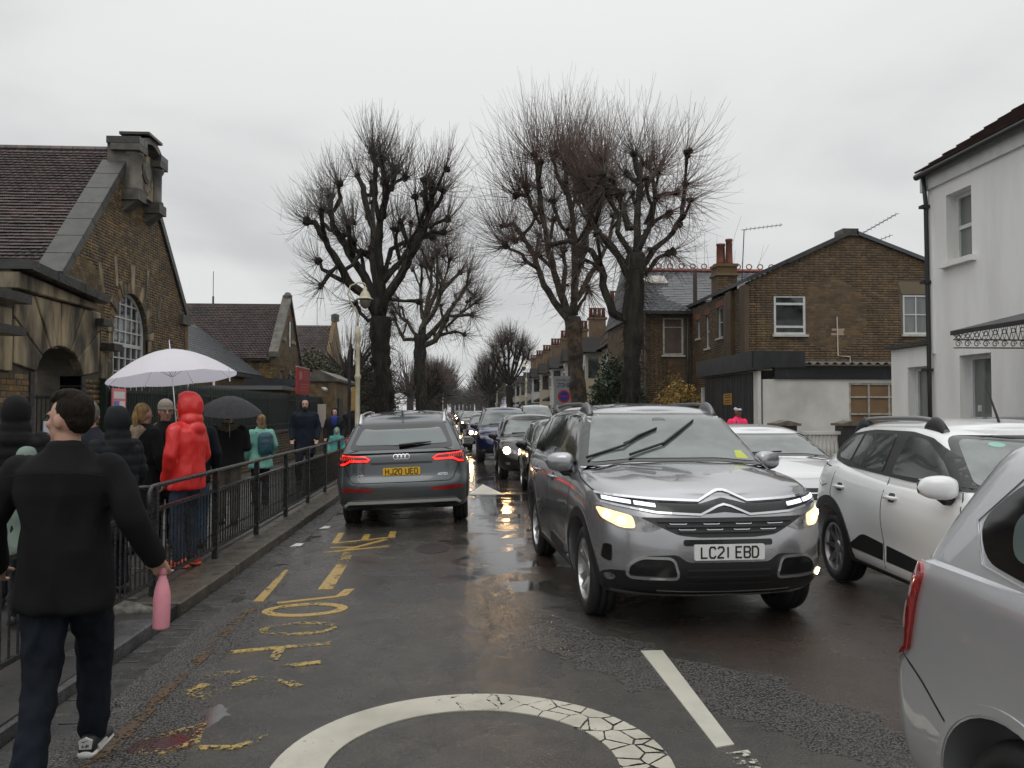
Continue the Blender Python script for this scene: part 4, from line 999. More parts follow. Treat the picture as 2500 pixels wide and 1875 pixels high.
# big stone blocks: courses and fan of voussoirs
def stone(P_, d0, d1, mat=STN2, nm='stone_block'):
    m = MB(); m.prism([GF.p(a, b, d0) for a, b in P_], GF.n * (d1 - d0)); o = m.build(nm, mat, gt); bm = bmesh.new(); bm.from_mesh(o.data)
    bmesh.ops.recalc_face_normals(bm, faces=bm.faces); bmesh.ops.bevel(bm, geom=bm.edges[:], offset=.012, segments=1, affect='EDGES'); bm.to_mesh(o.data); bm.free(); return o
cx_, cy_ = (ga0 + ga1) / 2, gsp - .1
angs = [R(a) for a in (8, 34, 58, 76, 90.5, 106, 124, 148, 172)]
def rad_edge(a):
    # inner ellipse and outer straight top
    ca, sa = math.cos(a), math.sin(a); ti = 1 / math.sqrt((ca / .68)**2 + (sa / .48)**2); inner = (cx_ + ca * ti, cy_ + sa * ti)
    top = 3.12; to = min((top - cy_) / max(sa, .01), 1.20 / max(abs(ca), .01)) ; return inner, (cx_ + ca * to, cy_ + sa * to)
for i in range(len(angs) - 1):
    a0, a1 = angs[i] + .012, angs[i + 1] - .012; i0, o0 = rad_edge(a0); i1, o1 = rad_edge(a1); am = (a0 + a1) / 2; im, om = rad_edge(am)
    P_ = [i0, o0]
    cs = [(cx_ + 1.20 * s_, 3.12) for s_ in (1, -1)]
    if abs(o0[1] - 3.12) > .01 and abs(o1[1] - 3.12) < .01: P_.append(cs[0])
    if abs(o1[1] - 3.12) > .01 and abs(o0[1] - 3.12) < .01: P_.append(cs[1])
    P_ += [o1, i1, im]; stone(P_, -.1, .03 + .01 * (i % 2), nm='voussoir')
for (a0, a1, b0, b1) in ((-.28, .30, 2.12, 2.55), (.32, .76, 2.12, 2.6), (-1.18, -.30, 2.12, 2.5), (-.28, .74, 2.63, 2.9), (3.24, 3.48, 2.12, 2.55), (-.9, -.3, 2.53, 2.85)):
    stone([(a0, b0), (a1 - .012, b0), (a1 - .012, b1 - .012), (a0, b1 - .012)], -.1, .035 + random.uniform(0, .02))
# coping slabs, gently falling to the right, and the stepped cornices
for k, (a0, a1) in enumerate(((.72, 1.42), (1.43, 2.2), (2.21, 3.02))):
    z0, z1 = 3.40 - (a0 - .7) * .06, 3.40 - (a1 - .7) * .06
    m = MB(); m.prism([GF.p(a0, z0 - .02, -.75), GF.p(a1 - .01, z1 - .02, -.75), GF.p(a1 - .01, z1 + .1, -.75), GF.p(a0, z0 + .1, -.75)], GF.n * 1.0); o = m.build('coping_stone', COPE, gt)
stone([(.74, 3.14), (2.94, 3.14), (2.94, 3.22), (.74, 3.35)], -.3, .10, STN2, 'frieze_stone')
for (a0, a1, b0, b1, d) in ((-1.3, .42, 2.9, 3.0, .42), (-1.35, .15, 2.5, 2.6, .5), (3.0, 3.30, 2.92, 3.02, .16), (3.3, 3.62, 2.56, 2.67, .2), (-.5, .74, 3.0, 3.07, .2)):
    m = MB(); fbox(m, GF, a0, a1, b0, b1, -.6, d); m.build('ledge', COPE, gt)
# projecting near pier
m = MB(); fbox(m, GF, -1.3, -.42, 0, 2.4, 0, .26); pier = m.build('pier', MORT, gt)
bricks(Frame(tuple(GF.p(0, 0, .26)), (0, 1, 0), (1, 0, 0)), [(-1.3, 0), (-.42, 0), (-.42, 2.0), (-1.3, 2.0)], [], BRK, gt, npart=100, seed=25, near=(-.5, 1.5), jt=.013)
m = MB(); fbox(m, GF, -1.28, -.44, 2.02, 2.4, .26, .30); m.build('stone_block', STN2, gt)
# inner side of the passage and dark iron gate
m = MB(); m.box(-7.8, -6.3, 9.9, 12.6, 0, .02); m.build('passage_floor', PASP, gt)
ig = MB()
for k in range(11):
    a = ga0 + .06 + k * .122; ig.tube([GF.p(a, .12, -.35), GF.p(a, 1.86, -.35)], .011, 5)
for b in (.2, 1.1, 1.8): fbox(ig, GF, ga0 + .01, ga1 - .01, b, b + .04, -.37, -.33)
tag(ig.build('iron_gate', BPAINT), 'black iron gate inside the stone arch', 'gate')
m = MB(); fbox(m, GF, 1.50, 1.92, .98, 1.50, .04, .05); nb = m.build('gate_notice', M('paper_white', (.62, .63, .66), .5)); tag(nb, 'white paper notice fixed beside the arch, left of the walking man', 'notice')
m = MB(); fbox(m, GF, 1.48, 1.94, .96, 1.52, .032, .04); m.build('notice_frame', BPAINT, nb)
m = MB(); fbox(m, GF, 3.56, 3.62, 0, 2.4, -.3, .0); m.build('pier', BRKD, gt)
# pale building seen through the arch
# ================================================================ low wall with fence on top
lw_ = empty('boundary_wall', (0, 0, 0), 0, 'low brown brick boundary wall under the dark green school fence', 'wall')
WF = Frame((-5.35, 12.95, 0), (0, 1, 0), (1, 0, 0)); m = MB(); fbox(m, WF, 0, 21.3, -.1, .98, -.33, 0); m.build('wall', MORT2, lw_)
bricks(WF, [(0, .1), (21.3, .1), (21.3, .98), (0, .98)], [], M('yellow_stock_brick', (.14, .10, .055), .55, col2=(.075, .055, .03), scale=4, var=.35, bump=.5), lw_, near=(2, .5), npart=300, seed=31)
k = 0
a = 0
while a < 21.2:
    m = MB(); m.prism([WF.p(a, .98, .05), WF.p(a, 1.03, .05), WF.p(a, 1.07, -.165), WF.p(a, 1.03, -.38), WF.p(a, .98, -.38)], (0, .695, 0)); m.build('coping_stone', COPE, lw_); a += .71
GREENP = M('fence_dark_green', (.010, .022, .018), .4); GREENB = M('fence_backing', (.008, .020, .017), .55)
fn = empty('school_fence', (0, 0, 0), 0, 'dark green metal railings on the low brick wall behind the queue', 'fence')
m = MB(); m.box(-5.53, -5.50, 13.0, 34.2, 1.06, 1.93); m.build('backing_panel', GREENB, fn)
pm = MB(); pm.tube([(0, 0, 0), (0, 0, 1.05)], .016, 5); pm.tube([(0, 0, 1.05), (0, 0, 1.12)], [.016, .002], 5); pmm = pm.mesh('pale'); pmm.materials.append(GREENP)
y = 13.08
while y < 34.2:
    o = link('pale', pmm, None, fn); o.location = (-5.46, y, 1.04); y += .118
for z in (1.2, 1.92): m = MB(); m.box(-5.49, -5.45, 13, 34.2, z, z + .045); m.build('rail', GREENP, fn)
for yy in np.arange(13.0, 34.3, 2.65): m = MB(); m.box(-5.52, -5.44, yy - .04, yy + .04, 1.0, 2.12); m.build('post', GREENP, fn)
# posters on the fence
pb = MB(); pb.box(-5.39, -5.37, 13.05, 13.55, 1.1, 1.98); ps = pb.build('poster', M('poster_pink', (.75, .22, .25), .5)); tag(ps, 'pink and blue poster at the near end of the school fence', 'poster')
for k, (y0, y1, z0, z1, col) in enumerate(((13.09, 13.5, 1.82, 1.93, (.7, .7, .7)), (13.09, 13.27, 1.45, 1.78, (.12, .22, .5)), (13.3, 13.5, 1.66, 1.78, (.7, .7, .72)), (13.3, 13.5, 1.48, 1.6, (.7, .7, .72)), (13.09, 13.25, 1.28, 1.42, (.8, .55, .08)), (13.28, 13.5, 1.2, 1.4, (.7, .7, .72)))):
    m = MB(); m.box(-5.37, -5.366, y0, y1, z0, z1); m.build('printed_field', M('print_%d' % k, col, .5), ps)
# ================================================================ outbuildings beyond the fence
ob = empty('school_porch', (0, 0, 0), 0, 'flat roofed brick porch with dark fascia beyond the school fence', 'building')
m = MB(); m.box(-9.2, -6.6, 30.2, 32.2, 0, 2.35); m.build('wall', BRK, ob); m = MB(); m.box(-9.6, -6.4, 29.8, 32.3, 2.36, 2.5); m.build('roof', M('lead_grey', (.16, .17, .18), .4), ob)
m = MB(); m.box(-8.4, -6.32, 32.4, 35.5, 2.55, 2.85); m.build('fascia', BPAINT, ob); m = MB(); m.box(-8.2, -6.4, 32.5, 35.4, 0, 2.54); m.build('wall', BRK, ob)
gp = empty('brick_gate_lodge', (0, 0, 0), 0, 'small brick gate lodge with sloping stone coping by the lamp post', 'building')
m = MB(); m.box(-6.3, -5.0, 32.6, 38, 0, 2.75); m.build('wall', BRK, gp); m = MB(); m.prism([(-6.45, 32.5, 2.75), (-4.85, 32.5, 2.75), (-4.85, 32.5, 2.85), (-5.6, 32.5, 3.2), (-6.45, 32.5, 2.95)], (0, 5.6, 0)); m.build('coping_stone', STN3, gp)
m = MB(); m.box(-4.99, -4.95, 33.4, 34.6, 0, 2.1); m.build('doorway', BPAINT, gp)
for (x, y_, z, lb) in ((-5.35, 32.3, 2.45, 'white security camera under the porch fascia'), (-4.8, 35.5, 2.5, 'white security camera on the gate lodge')):
    m = MB(); m.tube([(x, y_, z), (x + .12, y_ - .28, z - .05)], .075, 10); m.tube([(x - .1, y_ + .1, z + .05), (x, y_, z)], .03, 6); tag(m.build('security_camera', WPVC, None, True), lb, 'camera')
# red school sign
sg_ = empty('school_sign', (-5.0, 26.2, 0), R(88), 'red school sign board on a post above the bearded man', 'sign')
m = MB(); m.box(-.86, .86, -.025, .025, 2.12, 2.94); bd = m.build('sign_board', M('sign_red', (.34, .014, .02), .4), sg_)
m = MB(); m.box(-.86, .86, -.03, .03, 2.94, 2.97); m.build('board_edge', M('sign_edge', (.5, .45, .42), .4), bd)
m = MB()
for k, (z, a0, a1) in enumerate(((2.82, -.05, .5), (2.74, -.05, .66), (2.66, -.05, .7), (2.58, -.05, .5), (2.42, -.5, .7), (2.33, -.5, .5), (2.24, -.5, .6))): m.box(a0, a1, -.032, -.028, z, z + .025)
m.prism([(-.62, -.032, 2.56), (-.25, -.032, 2.56), (-.2, -.032, 2.76), (-.42, -.032, 2.86), (-.66, -.032, 2.76)], (0, .003, 0)); m.build('sign_lettering', M('sign_faded_print', (.5, .16, .15), .5), bd)
m = MB(); m.box(-.7, -.62, -.03, .03, .05, 2.12); m.box(.62, .7, -.03, .03, .05, 2.12); m.build('post', BPAINT, sg_)
# board on fence gate behind the bearded man
m = MB(); m.box(-5.3, -5.0, 30.6, 30.64, 1.0, 1.85); tag(m.build('gate_notice', M('paper_beige', (.5, .44, .38), .5)), 'tall pale notice beside the bearded man', 'notice')

# ================================================================ brown brick house (right)
bh = empty('brick_house', (0, 0, 0), 0, 'brown brick house gable with white windows behind the garage', 'building')
HF = Frame((8.78, 24.9, 0), (1, 0, 0), (0, -1, 0))
gab = [(0, 0), (8.6, 0), (8.6, 4.85), (5.66, 6.22), (3.44, 7.06), (3.2, 7.06), (0, 5.6)]
w1 = (.78, 1.78, 3.96, 5.18); w2 = (4.88, 6.1, 3.99, 5.22)
hol = [[(a, b0), (b, b0), (b, b1), (a, b1)] for a, b, b0, b1 in (w1, w2)]
wall_slab(HF, gab, hol, .35, 'wall', MORT2, bh); bricks(HF, [(0, 2.6)] + [(8.6, 2.6)] + gab[2:], [hol[0], [(4.84, 3.9), (6.2, 3.9), (6.2, 5.66), (4.76, 5.66)]], BRK2, bh, near=(2.6, 4.6), npart=300, seed=41)
o = window(HF, *w1, bh, WPVC, GDK, fw=.07, rec=.06, hbars=(.20, .78), bw_=.07, sill=.09)
window(HF, *w2, bh, WPVC, GGR, fw=.06, rec=.06, vbars=(.35, .68), hbars=(.5,), bw_=.035, sill=.08)
m = MB(); m.prism([HF.p(4.84, 5.24, 0), HF.p(6.2, 5.24, 0), HF.p(6.3, 5.62, 0), HF.p(4.72, 5.62, 0)], HF.n * .015); m.build('lintel', M('lintel_buff', (.15, .12, .075), .7), bh)
HS = Frame((8.76, 24.9, 0), (0, 1, 0), (-1, 0, 0)); side = [(0, 0), (6.3, 0), (6.3, 5.5), (0, 5.5)]
sw = [(2.5, 3.1, 4.1, 5.15), (4.0, 4.5, 3.85, 5.05), (5.2, 5.6, 4.3, 5.0)]; sh = [[(a, b0), (b, b0), (b, b1), (a, b1)] for a, b, b0, b1 in sw]
wall_slab(HS, side, sh, .3, 'wall', MORT2, bh); bricks(HS, [(0, 0), (6.3, 0), (6.3, 5.45), (0, 5.45)], sh, BRK2, bh, npart=0, seed=42)
for a, b, b0, b1 in sw: window(HS, a, b, b0, b1, bh, WPVC, GDK, rec=.1, hbars=(.5,), sill=.07, fw=.05)
for a0 in (.0, 1.35): m = MB(); fbox(m, HS, a0, a0 + .5, 2.0, 5.5, 0, .12); m.build('brick_pier', BRK2, bh)
for a, b, b0, b1 in sw: m = MB(); fbox(m, HS, a - .1, b + .1, b1 + .002, b1 + .22, -.0, .016); m.build('red_lintel', M('red_brick', (.20, .06, .035), .65, var=.2), bh)
# roof slabs
m = MB()
for (a0, b0, a1, b1) in ((-.12, 5.57, 3.3, 7.14),): m.prism([HF.p(a0, b0, .12), HF.p(a1, b1, .12), HF.p(a1, b1 + .12, .12), HF.p(a0, b0 + .12, .12)], (0, 7.4, 0))
rfh = m.build('roof', BPAINT, bh)
m = MB(); m.prism([HF.p(3.4, 7.08, .1), HF.p(5.66, 6.24, .1), HF.p(8.9, 4.7, .1), HF.p(8.9, 4.82, .1), HF.p(5.66, 6.36, .1), HF.p(3.4, 7.2, .1)], (0, 7.4, 0)); m.build('roof', SLATE, bh)
m = MB(); fbox(m, HF, 2.95, 3.45, 7.04, 7.26, -.5, .1); m.build('parapet', COPE, bh)
m = MB(); m.prism([HF.p(1.2, 6.26, .14), HF.p(3.2, 7.22, .14), HF.p(3.2, 7.08, .14), HF.p(1.2, 6.14, .14)], (0, .5, 0)); m.build('parapet_edge', COPE, bh)
# conduit and patch of exposed brick
m = MB(); m.tube([HF.p(2.76, 4.52, .03), HF.p(2.78, 3.31, .03), HF.p(3.16, 3.28, .03), HF.p(3.16, 3.1, .03)], .018, 6); m.build('conduit', M('conduit_white', (.6, .55, .48), .5), bh)
for (a, b) in ((2.70, 4.12), (2.86, 4.05), (2.9, 4.12), (2.68, 3.98), (2.88, 3.98)): m = MB(); fbox(m, HF, a - .1, a + .1, b - .032, b + .032, .008, .018); m.build('pale_brick', M('pale_brick', (.38, .29, .20), .7), bh)
m = MB(); m.lathe([(.05, 0), (.05, .08), (.02, .1)], tuple(HF.p(2.86, 5.25, .0)), 8, 'y'); m.build('vent_cap', STN3, bh)
# chimney with tall pots
ch = MB(); ch.box(8.8, 9.5, 28.1, 28.8, 4.6, 6.62); cho = ch.build('chimney', BRK2, bh); m = MB(); m.box(8.74, 9.56, 28.04, 28.86, 6.3, 6.38); m.box(8.76, 9.54, 28.06, 28.84, 6.62, 6.72); m.build('chimney_cap', BRK2, cho)
bricks(Frame((8.8, 28.1, 0), (1, 0, 0), (0, -1, 0)), [(0, 5.2), (.7, 5.2), (.7, 6.3), (0, 6.3)], [], BRK2, cho, npart=0, seed=44)
for x, y_, h in ((8.96, 28.3, .74), (9.12, 28.6, .8), (9.3, 28.35, .92)): m = MB(); m.lathe([(.14, 6.7), (.13, 6.8), (.11, 6.7 + h * .9), (.13, 6.7 + h * .92), (.13, 6.7 + h)], (x, y_, 0), 12); m.build('chimney_pot', TERR, cho, True)
# rear wing facing us with slate roof
rw2 = empty('slate_roofed_house', (0, 0, 0), 0, 'brick house with grey slate roof and skylight behind the right tree', 'building')
RF = Frame((7.0, 31.4, 0), (1, 0, 0), (0, -1, 0)); rwall = [(0, 0), (2.0, 0), (2.0, 5.45), (0, 5.45)]; rw1 = (.68, 1.48, 3.75, 5.2); rh = [[(rw1[0], rw1[2]), (rw1[1], rw1[2]), (rw1[1], rw1[3]), (rw1[0], rw1[3])]]
wall_slab(RF, rwall, rh, .3, 'wall', MORT2, rw2); bricks(RF, rwall, rh, BRK2, rw2, near=(2.5, 4), npart=200, seed=45)
window(RF, *rw1, rw2, WOLD, M('curtained_glass', (.10, .075, .065), .08, col2=(.14, .11, .09), scale=2, coat=.4), rec=.05, hbars=(.74,), sill=.08, fw=.07)
window(RF, .6, 1.5, .6, 1.6, rw2, WOLD, GGR, rec=.05, hbars=(.6,), fw=.07)
v4 = Vector((0, 4.2, 2.23)).normalized(); m = MB(); m.prism([(6.85, 31.2, 5.42), (6.85, 35.4, 7.65), (6.85, 39.6, 5.42)], (7., 0, 0)); rfs = m.build('roof', BPAINT, rw2)
tiles((6.8, 31.15, 5.42), (1, 0, 0), v4, (0, -v4.z, v4.y), 7.1, 4.78, SLATE, rfs, tw=.31, g=.2, th=.01, near=(3.5, 2), npart=300, lift=.016, name='roof_slate')
m = MB()
for k in range(30): m.tube([(6.85 + k * .235, 35.4, 7.7), (7.07 + k * .235, 35.4, 7.7)], .1, 6)
for k in range(14): m.tube([(7.0 + k * .5 + .12 * math.cos(a), 35.4, 7.9 + .11 * math.sin(a)) for a in np.linspace(0, 6.28, 9)], .025, 5)
m.build('ridge_crest', M('ridge_red', (.19, .05, .035), .5), rfs)
p0 = Vector((7.55, 31.15, 5.42)) + v4 * 3.0 + Vector((0, -v4.z, v4.y)) * .02; sk = MB(); nn_ = Vector((0, -v4.z, v4.y))
sk.prism([p0, p0 + Vector((.95, 0, 0)), p0 + Vector((.95, 0, 0)) + v4 * .9, p0 + v4 * .9], nn_ * .08); so = sk.build('skylight', WOLD, rfs)
sk = MB(); q0 = p0 + Vector((.09, 0, 0)) + v4 * .09 + nn_ * .07; sk.prism([q0, q0 + Vector((.77, 0, 0)), q0 + Vector((.77, 0, 0)) + v4 * .72, q0 + v4 * .72], nn_ * .02); sk.build('pane', M('skylight_glass', (.25, .22, .18), .1, coat=.4), so)
m = MB(); m.box(6.8, 8.75, 31.05, 31.2, 5.3, 5.42); m.build('gutter', BPAINT, rw2)
for (x, y_) in ((8.6, 31.2), (8.68, 26.9)): m = MB(); m.tube([(x, y_, .1), (x, y_, 5.4)], .05, 8); m.build('downpipe', BPAINT, rw2 if y_ > 30 else bh, True)
m = MB(); m.box(8.8, 8.92, 31.0, 31.15, 5.3, 7.0); m.build('vent_pipe', M('rusty_pipe', (.06, .035, .025), .6), rw2)
# gable of the terrace side wall left of the right tree
m = MB(); m.prism([(6.98, 31.72, 0), (6.98, 39.5, 0), (6.98, 39.5, 5.4), (6.98, 35.4, 7.62), (6.98, 31.72, 5.5)], (.25, 0, 0)); m.build('gable_wall', MORT2, rw2); bricks(Frame((6.97, 31.72, 0), (0, 1, 0), (-1, 0, 0)), [(0, 1.5), (7.8, 1.5), (7.8, 5.4), (3.68, 7.6), (0, 5.5)], [], BRK2, rw2, npart=0, seed=47)
# aerials
def aerial(base, top, dirv, n_, label, L_=1.1, wdt=.18):
    m = MB(); b = Vector(base); t_ = Vector(top); m.tube([b, t_], .018, 5); d = Vector(dirv).normalized(); m.tube([t_ - d * .1, t_ + d * L_], .012, 5); s_ = Vector((0, 0, 1)).cross(d).normalized()
    for k in range(n_): q = t_ + d * (L_ * (k + .5) / n_); m.tube([q - s_ * wdt, q + s_ * wdt], .006, 4); m.tube([q - Vector((0, 0, .07)), q + Vector((0, 0, .07))], .006, 4)
    tag(m.build('tv_aerial', M('aerial_metal', (.12, .12, .12), .4, .7)), label, 'aerial', 'television aerials on the roofs')
aerial((9.8, 28.5, 6.1), (9.9, 28.5, 8.0), (1, -.1, .12), 9, 'television aerial on a tall mast beside the terracotta chimney pots', 1.35)
aerial((12.9, 26, 6.9), (12.9, 26, 7.35), (1, .2, .55), 9, 'upper television aerial over the brick gable, pointing right', 1.6); aerial((13.1, 26.3, 6.7), (13.1, 26.3, 7.0), (1, .2, .4), 7, 'lower television aerial over the brick gable', 1.2)
aerial((-9.6, 55, 5.5), (-9.6, 55, 9.0), (.3, 1, .1), 6, 'television aerial on a mast over the far school roof', .9)

# ================================================================ garage with black doors
gr = empty('garage', (0, 0, 0), 0, 'white rendered garage with black double doors and corrugated roof', 'garage')
KF = Frame((7.2, 19.5, 0), (1, 0, 0), (0, -1, 0)); kw = (2.12, 3.66, .72, 2.3)
wall_slab(KF, [(0, 0), (7.2, 0), (7.2, 2.38), (0, 2.38)], [[(kw[0], kw[2]), (kw[1], kw[2]), (kw[1], kw[3]), (kw[0], kw[3])]], .2, 'wall', RENDO, gr)
m = MB(); fbox(m, KF, .28, 7.1, 2.39, 2.70, -.1, .05); fb = m.build('fascia', M('charred_fascia', (.012, .013, .015), .5, col2=(.03, .05, .06), scale=7, lo=.6, hi=.75), gr)
m = MB(); NW = 120
top = [KF.p(1.0 + 6.0 * i / NW, 2.76 + .035 * math.sin(i * 2 * math.pi / 4.2), .22) for i in range(NW + 1)]
for i in range(NW): m.add([top[i], top[i + 1], top[i + 1] + Vector((0, 4.9, .30)), top[i] + Vector((0, 4.9, .30)), top[i] - Vector((0, 0, .012)), top[i + 1] - Vector((0, 0, .012))], [(0, 1, 2, 3), (4, 5, 1, 0)])
m.build('corrugated_roof', M('corrugated_sheet', (.11, .11, .11), .5, col2=(.06, .06, .06), scale=5), gr, True)
# boarded steel window
wo = window(KF, *kw, gr, WOLD, M('boarding', (.22, .135, .065), .6, col2=(.17, .10, .05), scale=2.5), fw=.05, rec=.06, vbars=(.33, .66), hbars=(.26, .52, .78), bw_=.04)
m = MB(); fbox(m, KF, 2.05, 3.7, .64, .71, -.05, .08); m.build('sill', STN3, gr)
# corner post, doors facing the street, deep black fascia
DF = Frame((7.12, 19.46, 0), (0, 1, 0), (-1, 0, 0))
m = MB(); fbox(m, DF, 0, .30, 0, 2.58, -.02, .06); m.build('corner_post', RENDO, gr); m = MB(); fbox(m, DF, 4.55, 4.75, 0, 2.3, -.02, .06); m.build('corner_post', RENDO, gr)
m = MB(); fbox(m, DF, -.12, 4.75, 2.60, 3.05, -.05, .20); m.build('fascia', BPAINT, gr); m = MB(); fbox(m, KF, -.3, 1.0, 2.66, 3.05, -.1, .10); m.build('fascia', BPAINT, gr)
DOOR = M('weathered_black_boards', (.020, .022, .028), .5, col2=(.10, .11, .12), scale=5, stretch=(6, 6, .8), lo=.60, hi=.72, var=.2)
m = MB(); m.box(7.13, 7.18, 19.8, 24.0, 0, 2.58); dd = m.build('garage_door', BPAINT, gr)
for k in range(28): m = MB(); fbox(m, DF, .33 + k * .15, .33 + k * .15 + .142, .05, 2.56, -.005, .012 + .006 * (k % 3)); m.build('door_board', DOOR, dd)
m = MB(); fbox(m, DF, 2.0, 2.68, 1.78, 2.08, .03, .04); yn = m.build('warning_sign', M('sign_yellow', (.50, .27, .03), .5, col2=(.35, .18, .03), scale=9)); tag(yn, 'small yellow notice on the black garage doors', 'sign')
m = MB()
for b, w_ in ((2.02, .4), (1.96, .5), (1.88, .45), (1.82, .4)):
    fbox(m, DF, 2.34 - w_ / 2, 2.34 + w_ / 2, b, b + .025, .041, .043)
m.build('sign_lettering', M('sign_ink', (.10, .05, .02), .6), yn)
m = MB(); m.box(7.4, 14.2, 19.95, 24.8, 2.3, 2.6); m.build('roof', BPAINT, gr)

# garden wall piers and white balustrade in front of the garage
gw = empty('garden_balustrade', (0, 0, 0), 0, 'pale balustrade fence between brick piers in front of the garage', 'fence')
for x in (6.8, 8.2):
    m = MB(); m.box(x - .2, x + .2, 17.0, 17.4, 0, 1.31); po = m.build('pier', BRKD, gw); m = MB(); m.box(x - .27, x + .27, 16.94, 17.46, 1.31, 1.36); m.prism([(x - .24, 16.96, 1.36), (x + .24, 16.96, 1.36), (x, 16.96, 1.42)], (0, .48, 0)); m.build('pier_cap', M('cap_stone', (.17, .15, .11), .6, col2=(.09, .08, .06), scale=8), po)
bal = MB(); bal.lathe([(.035, 0), (.05, .08), (.03, .2), (.055, .34), (.05, .45), (.028, .6), (.04, .7)], n=8); balm = bal.mesh('baluster'); balm.materials.append(RENDO); balm.shade_smooth()
x = 7.08
while x < 8.0:
    if 1: o = link('baluster', balm, None, gw); o.location = (x, 17.2, .42)
    x += .085
m = MB(); m.box(7.0, 8.0, 17.13, 17.27, 1.12, 1.19); m.build('rail', RENDO, gw); m = MB(); m.box(7.0, 8.0, 17.1, 17.3, .0, .42); m.build('plinth', RENDO, gw)

# ================================================================ white house (right edge)
wh = empty('white_house', (0, 0, 0), 0, 'white rendered two storey house at the right edge with black downpipe', 'building')
XF = 8.0; WFz = Frame((XF, 13.73, 0), (0, -1, 0), (-1, 0, 0)); wE = 5.70
wl = [(0, 0), (9.5, 0), (9.5, wE), (0, wE)]; u1 = (.54, 1.22, 4.08, 5.2); u2 = (.84, 1.64, 0.55, 2.52); u3 = (4.0, 5.0, 3.86, 5.1)
whs = [[(a, b0), (b, b0), (b, b1), (a, b1)] for a, b, b0, b1 in (u1, u2, u3)]
wall_slab(WFz, wl, whs, .35, 'wall', REND, wh)
for q in (u1, u3): window(WFz, *q, wh, WPVC, GGR, fw=.07, rec=.22, hbars=(.5,), bw_=.06)
window(WFz, *u2, wh, WPVC, GGR, fw=.07, rec=.22, hbars=(.48,), bw_=.07)
for q in (u1, u3): m = MB(); fbox(m, WFz, q[0] - .1, q[1] + .1, q[2] - .09, q[2] - .002, -.2, .1); m.build('sill', REND, wh)
m = MB(); m.box(XF + .36, XF + 8, 13.4, 13.72, 0, wE); m.prism([(XF + .1, 13.4, wE + .01), (XF + 8, 13.4, wE + .01), (XF + 4, 13.4, wE + 2.4)], (0, .32, 0)); m.build('wall', REND, wh)
m = MB(); fbox(m, WFz, -.15, 9.6, wE - .28, wE - .0, .0, .05); m.build('eaves_board', WPVC, wh)
vp = Vector((4.3, 0, 2.75)).normalized(); nvp = Vector((-vp.z, 0, vp.x)); m = MB(); m.prism([(XF - .12, 13.75, wE + .0), (XF + 4, 13.75, wE + 2.66), (XF + 8.1, 13.75, wE + .0)], (0, -10, 0)); rfw = m.build('roof', BPAINT, wh)
tiles((XF - .17, 13.79, wE + .01), (0, -1, 0), vp, nvp, 9.8, 5.0, PAN, rfw, tw=.27, g=.30, th=.035, lift=.06, near=(1, .5), npart=300, name='roof_tile')
m = MB(); m.tube([(XF - .16, 13.80, wE - .03), (XF - .16, 4.8, wE - .03)], .055, 10); m.build('gutter', BLK, wh, True)
m = MB(); m.tube([(XF - .07, 13.62, .1), (XF - .07, 13.64, 2.2), (XF - .075, 13.66, 5.2), (XF - .11, 13.67, 5.64)], .036, 10); dp = m.build('downpipe', BLK, wh, True)
m = MB()
for z in (.6, 2.3, 3.8, 5.1): m.box(XF - .17, XF - .02, 13.60, 13.72, z, z + .05)
m.build('pipe_bracket', BLK, dp); m = MB(); fbox(m, WFz, .07, .17, 2.6, 5.3, 0, .03); m.build('render_strip', REND, wh)
m = MB(); fbox(m, WFz, .98, 1.08, 1.62, 1.72, -.206, -.203); m.build('window_sticker', STONEW, wh)
# canopy with ornamental iron scroll work
cp = MB(); cp.prism([(XF - .003, 10.9, 2.98), (XF - 1.36, 10.9, 2.66), (XF - 1.36, 10.9, 2.72), (XF - .003, 10.9, 3.05)], (0, -4, 0)); co_ = cp.build('canopy', BPAINT, wh)
sc_ = MB(); yy_ = 10.86; x_ = XF - 1.33
while x_ < XF - .05:
    tz_ = 2.66 + (x_ - XF + 1.33) * .235; c_ = (x_ + .06, 2.545)
    sc_.tube([(c_[0] + (.05 - .036 * t) * math.cos(t * 8), yy_, c_[1] + (.05 - .036 * t) * math.sin(t * 8)) for t in np.linspace(0, 1, 12)], .0075, 4)
    sc_.tube([(x_, yy_, 2.60), (x_ + .065, yy_, tz_ - .0), (x_ + .13, yy_, 2.60)], .007, 4); sc_.tube([(x_, yy_, tz_), (x_ + .065, yy_, 2.60), (x_ + .13, yy_, tz_ + .03)], .007, 4)
    sc_.tube([(c_[0] + .03 * math.cos(t), yy_, (tz_ + 2.62) / 2 + .03 * math.sin(t)) for t in np.linspace(0, 6.28, 9)], .006, 4); x_ += .13
for z0, z1 in ((2.49, 2.49), (2.60, 2.60), (2.66, 2.97)): sc_.tube([(XF - 1.34, yy_, z0), (XF - .01, yy_, z1)], .010, 4)
sc_.build('iron_scrollwork', M('iron_cream', (.40, .37, .31), .55, col2=(.2, .17, .13), scale=20), co_)
# white lean-to at the left of the house
ex = empty('white_extension', (0, 0, 0), 0, 'low white rendered extension left of the white house', 'building')
EF = Frame((8.15, 15.3, 0), (0, -1, 0), (-1, 0, 0)); e1 = (.58, 1.4, .6, 2.42); wall_slab(EF, [(0, 0), (1.56, 0), (1.56, 2.78), (0, 2.78)], [[(e1[0], e1[2]), (e1[1], e1[2]), (e1[1], e1[3]), (e1[0], e1[3])]], .3, 'wall', REND, ex)
m = MB(); m.box(8.46, 13, 15.0, 15.29, 0, 2.78); m.build('wall', REND, ex); m = MB(); m.box(8.06, 13, 13.75, 15.38, 2.79, 2.86); m.build('roof', COPE, ex)
window(EF, *e1, ex, WPVC, GGR, fw=.07, rec=.2, hbars=(.42,), bw_=.06)

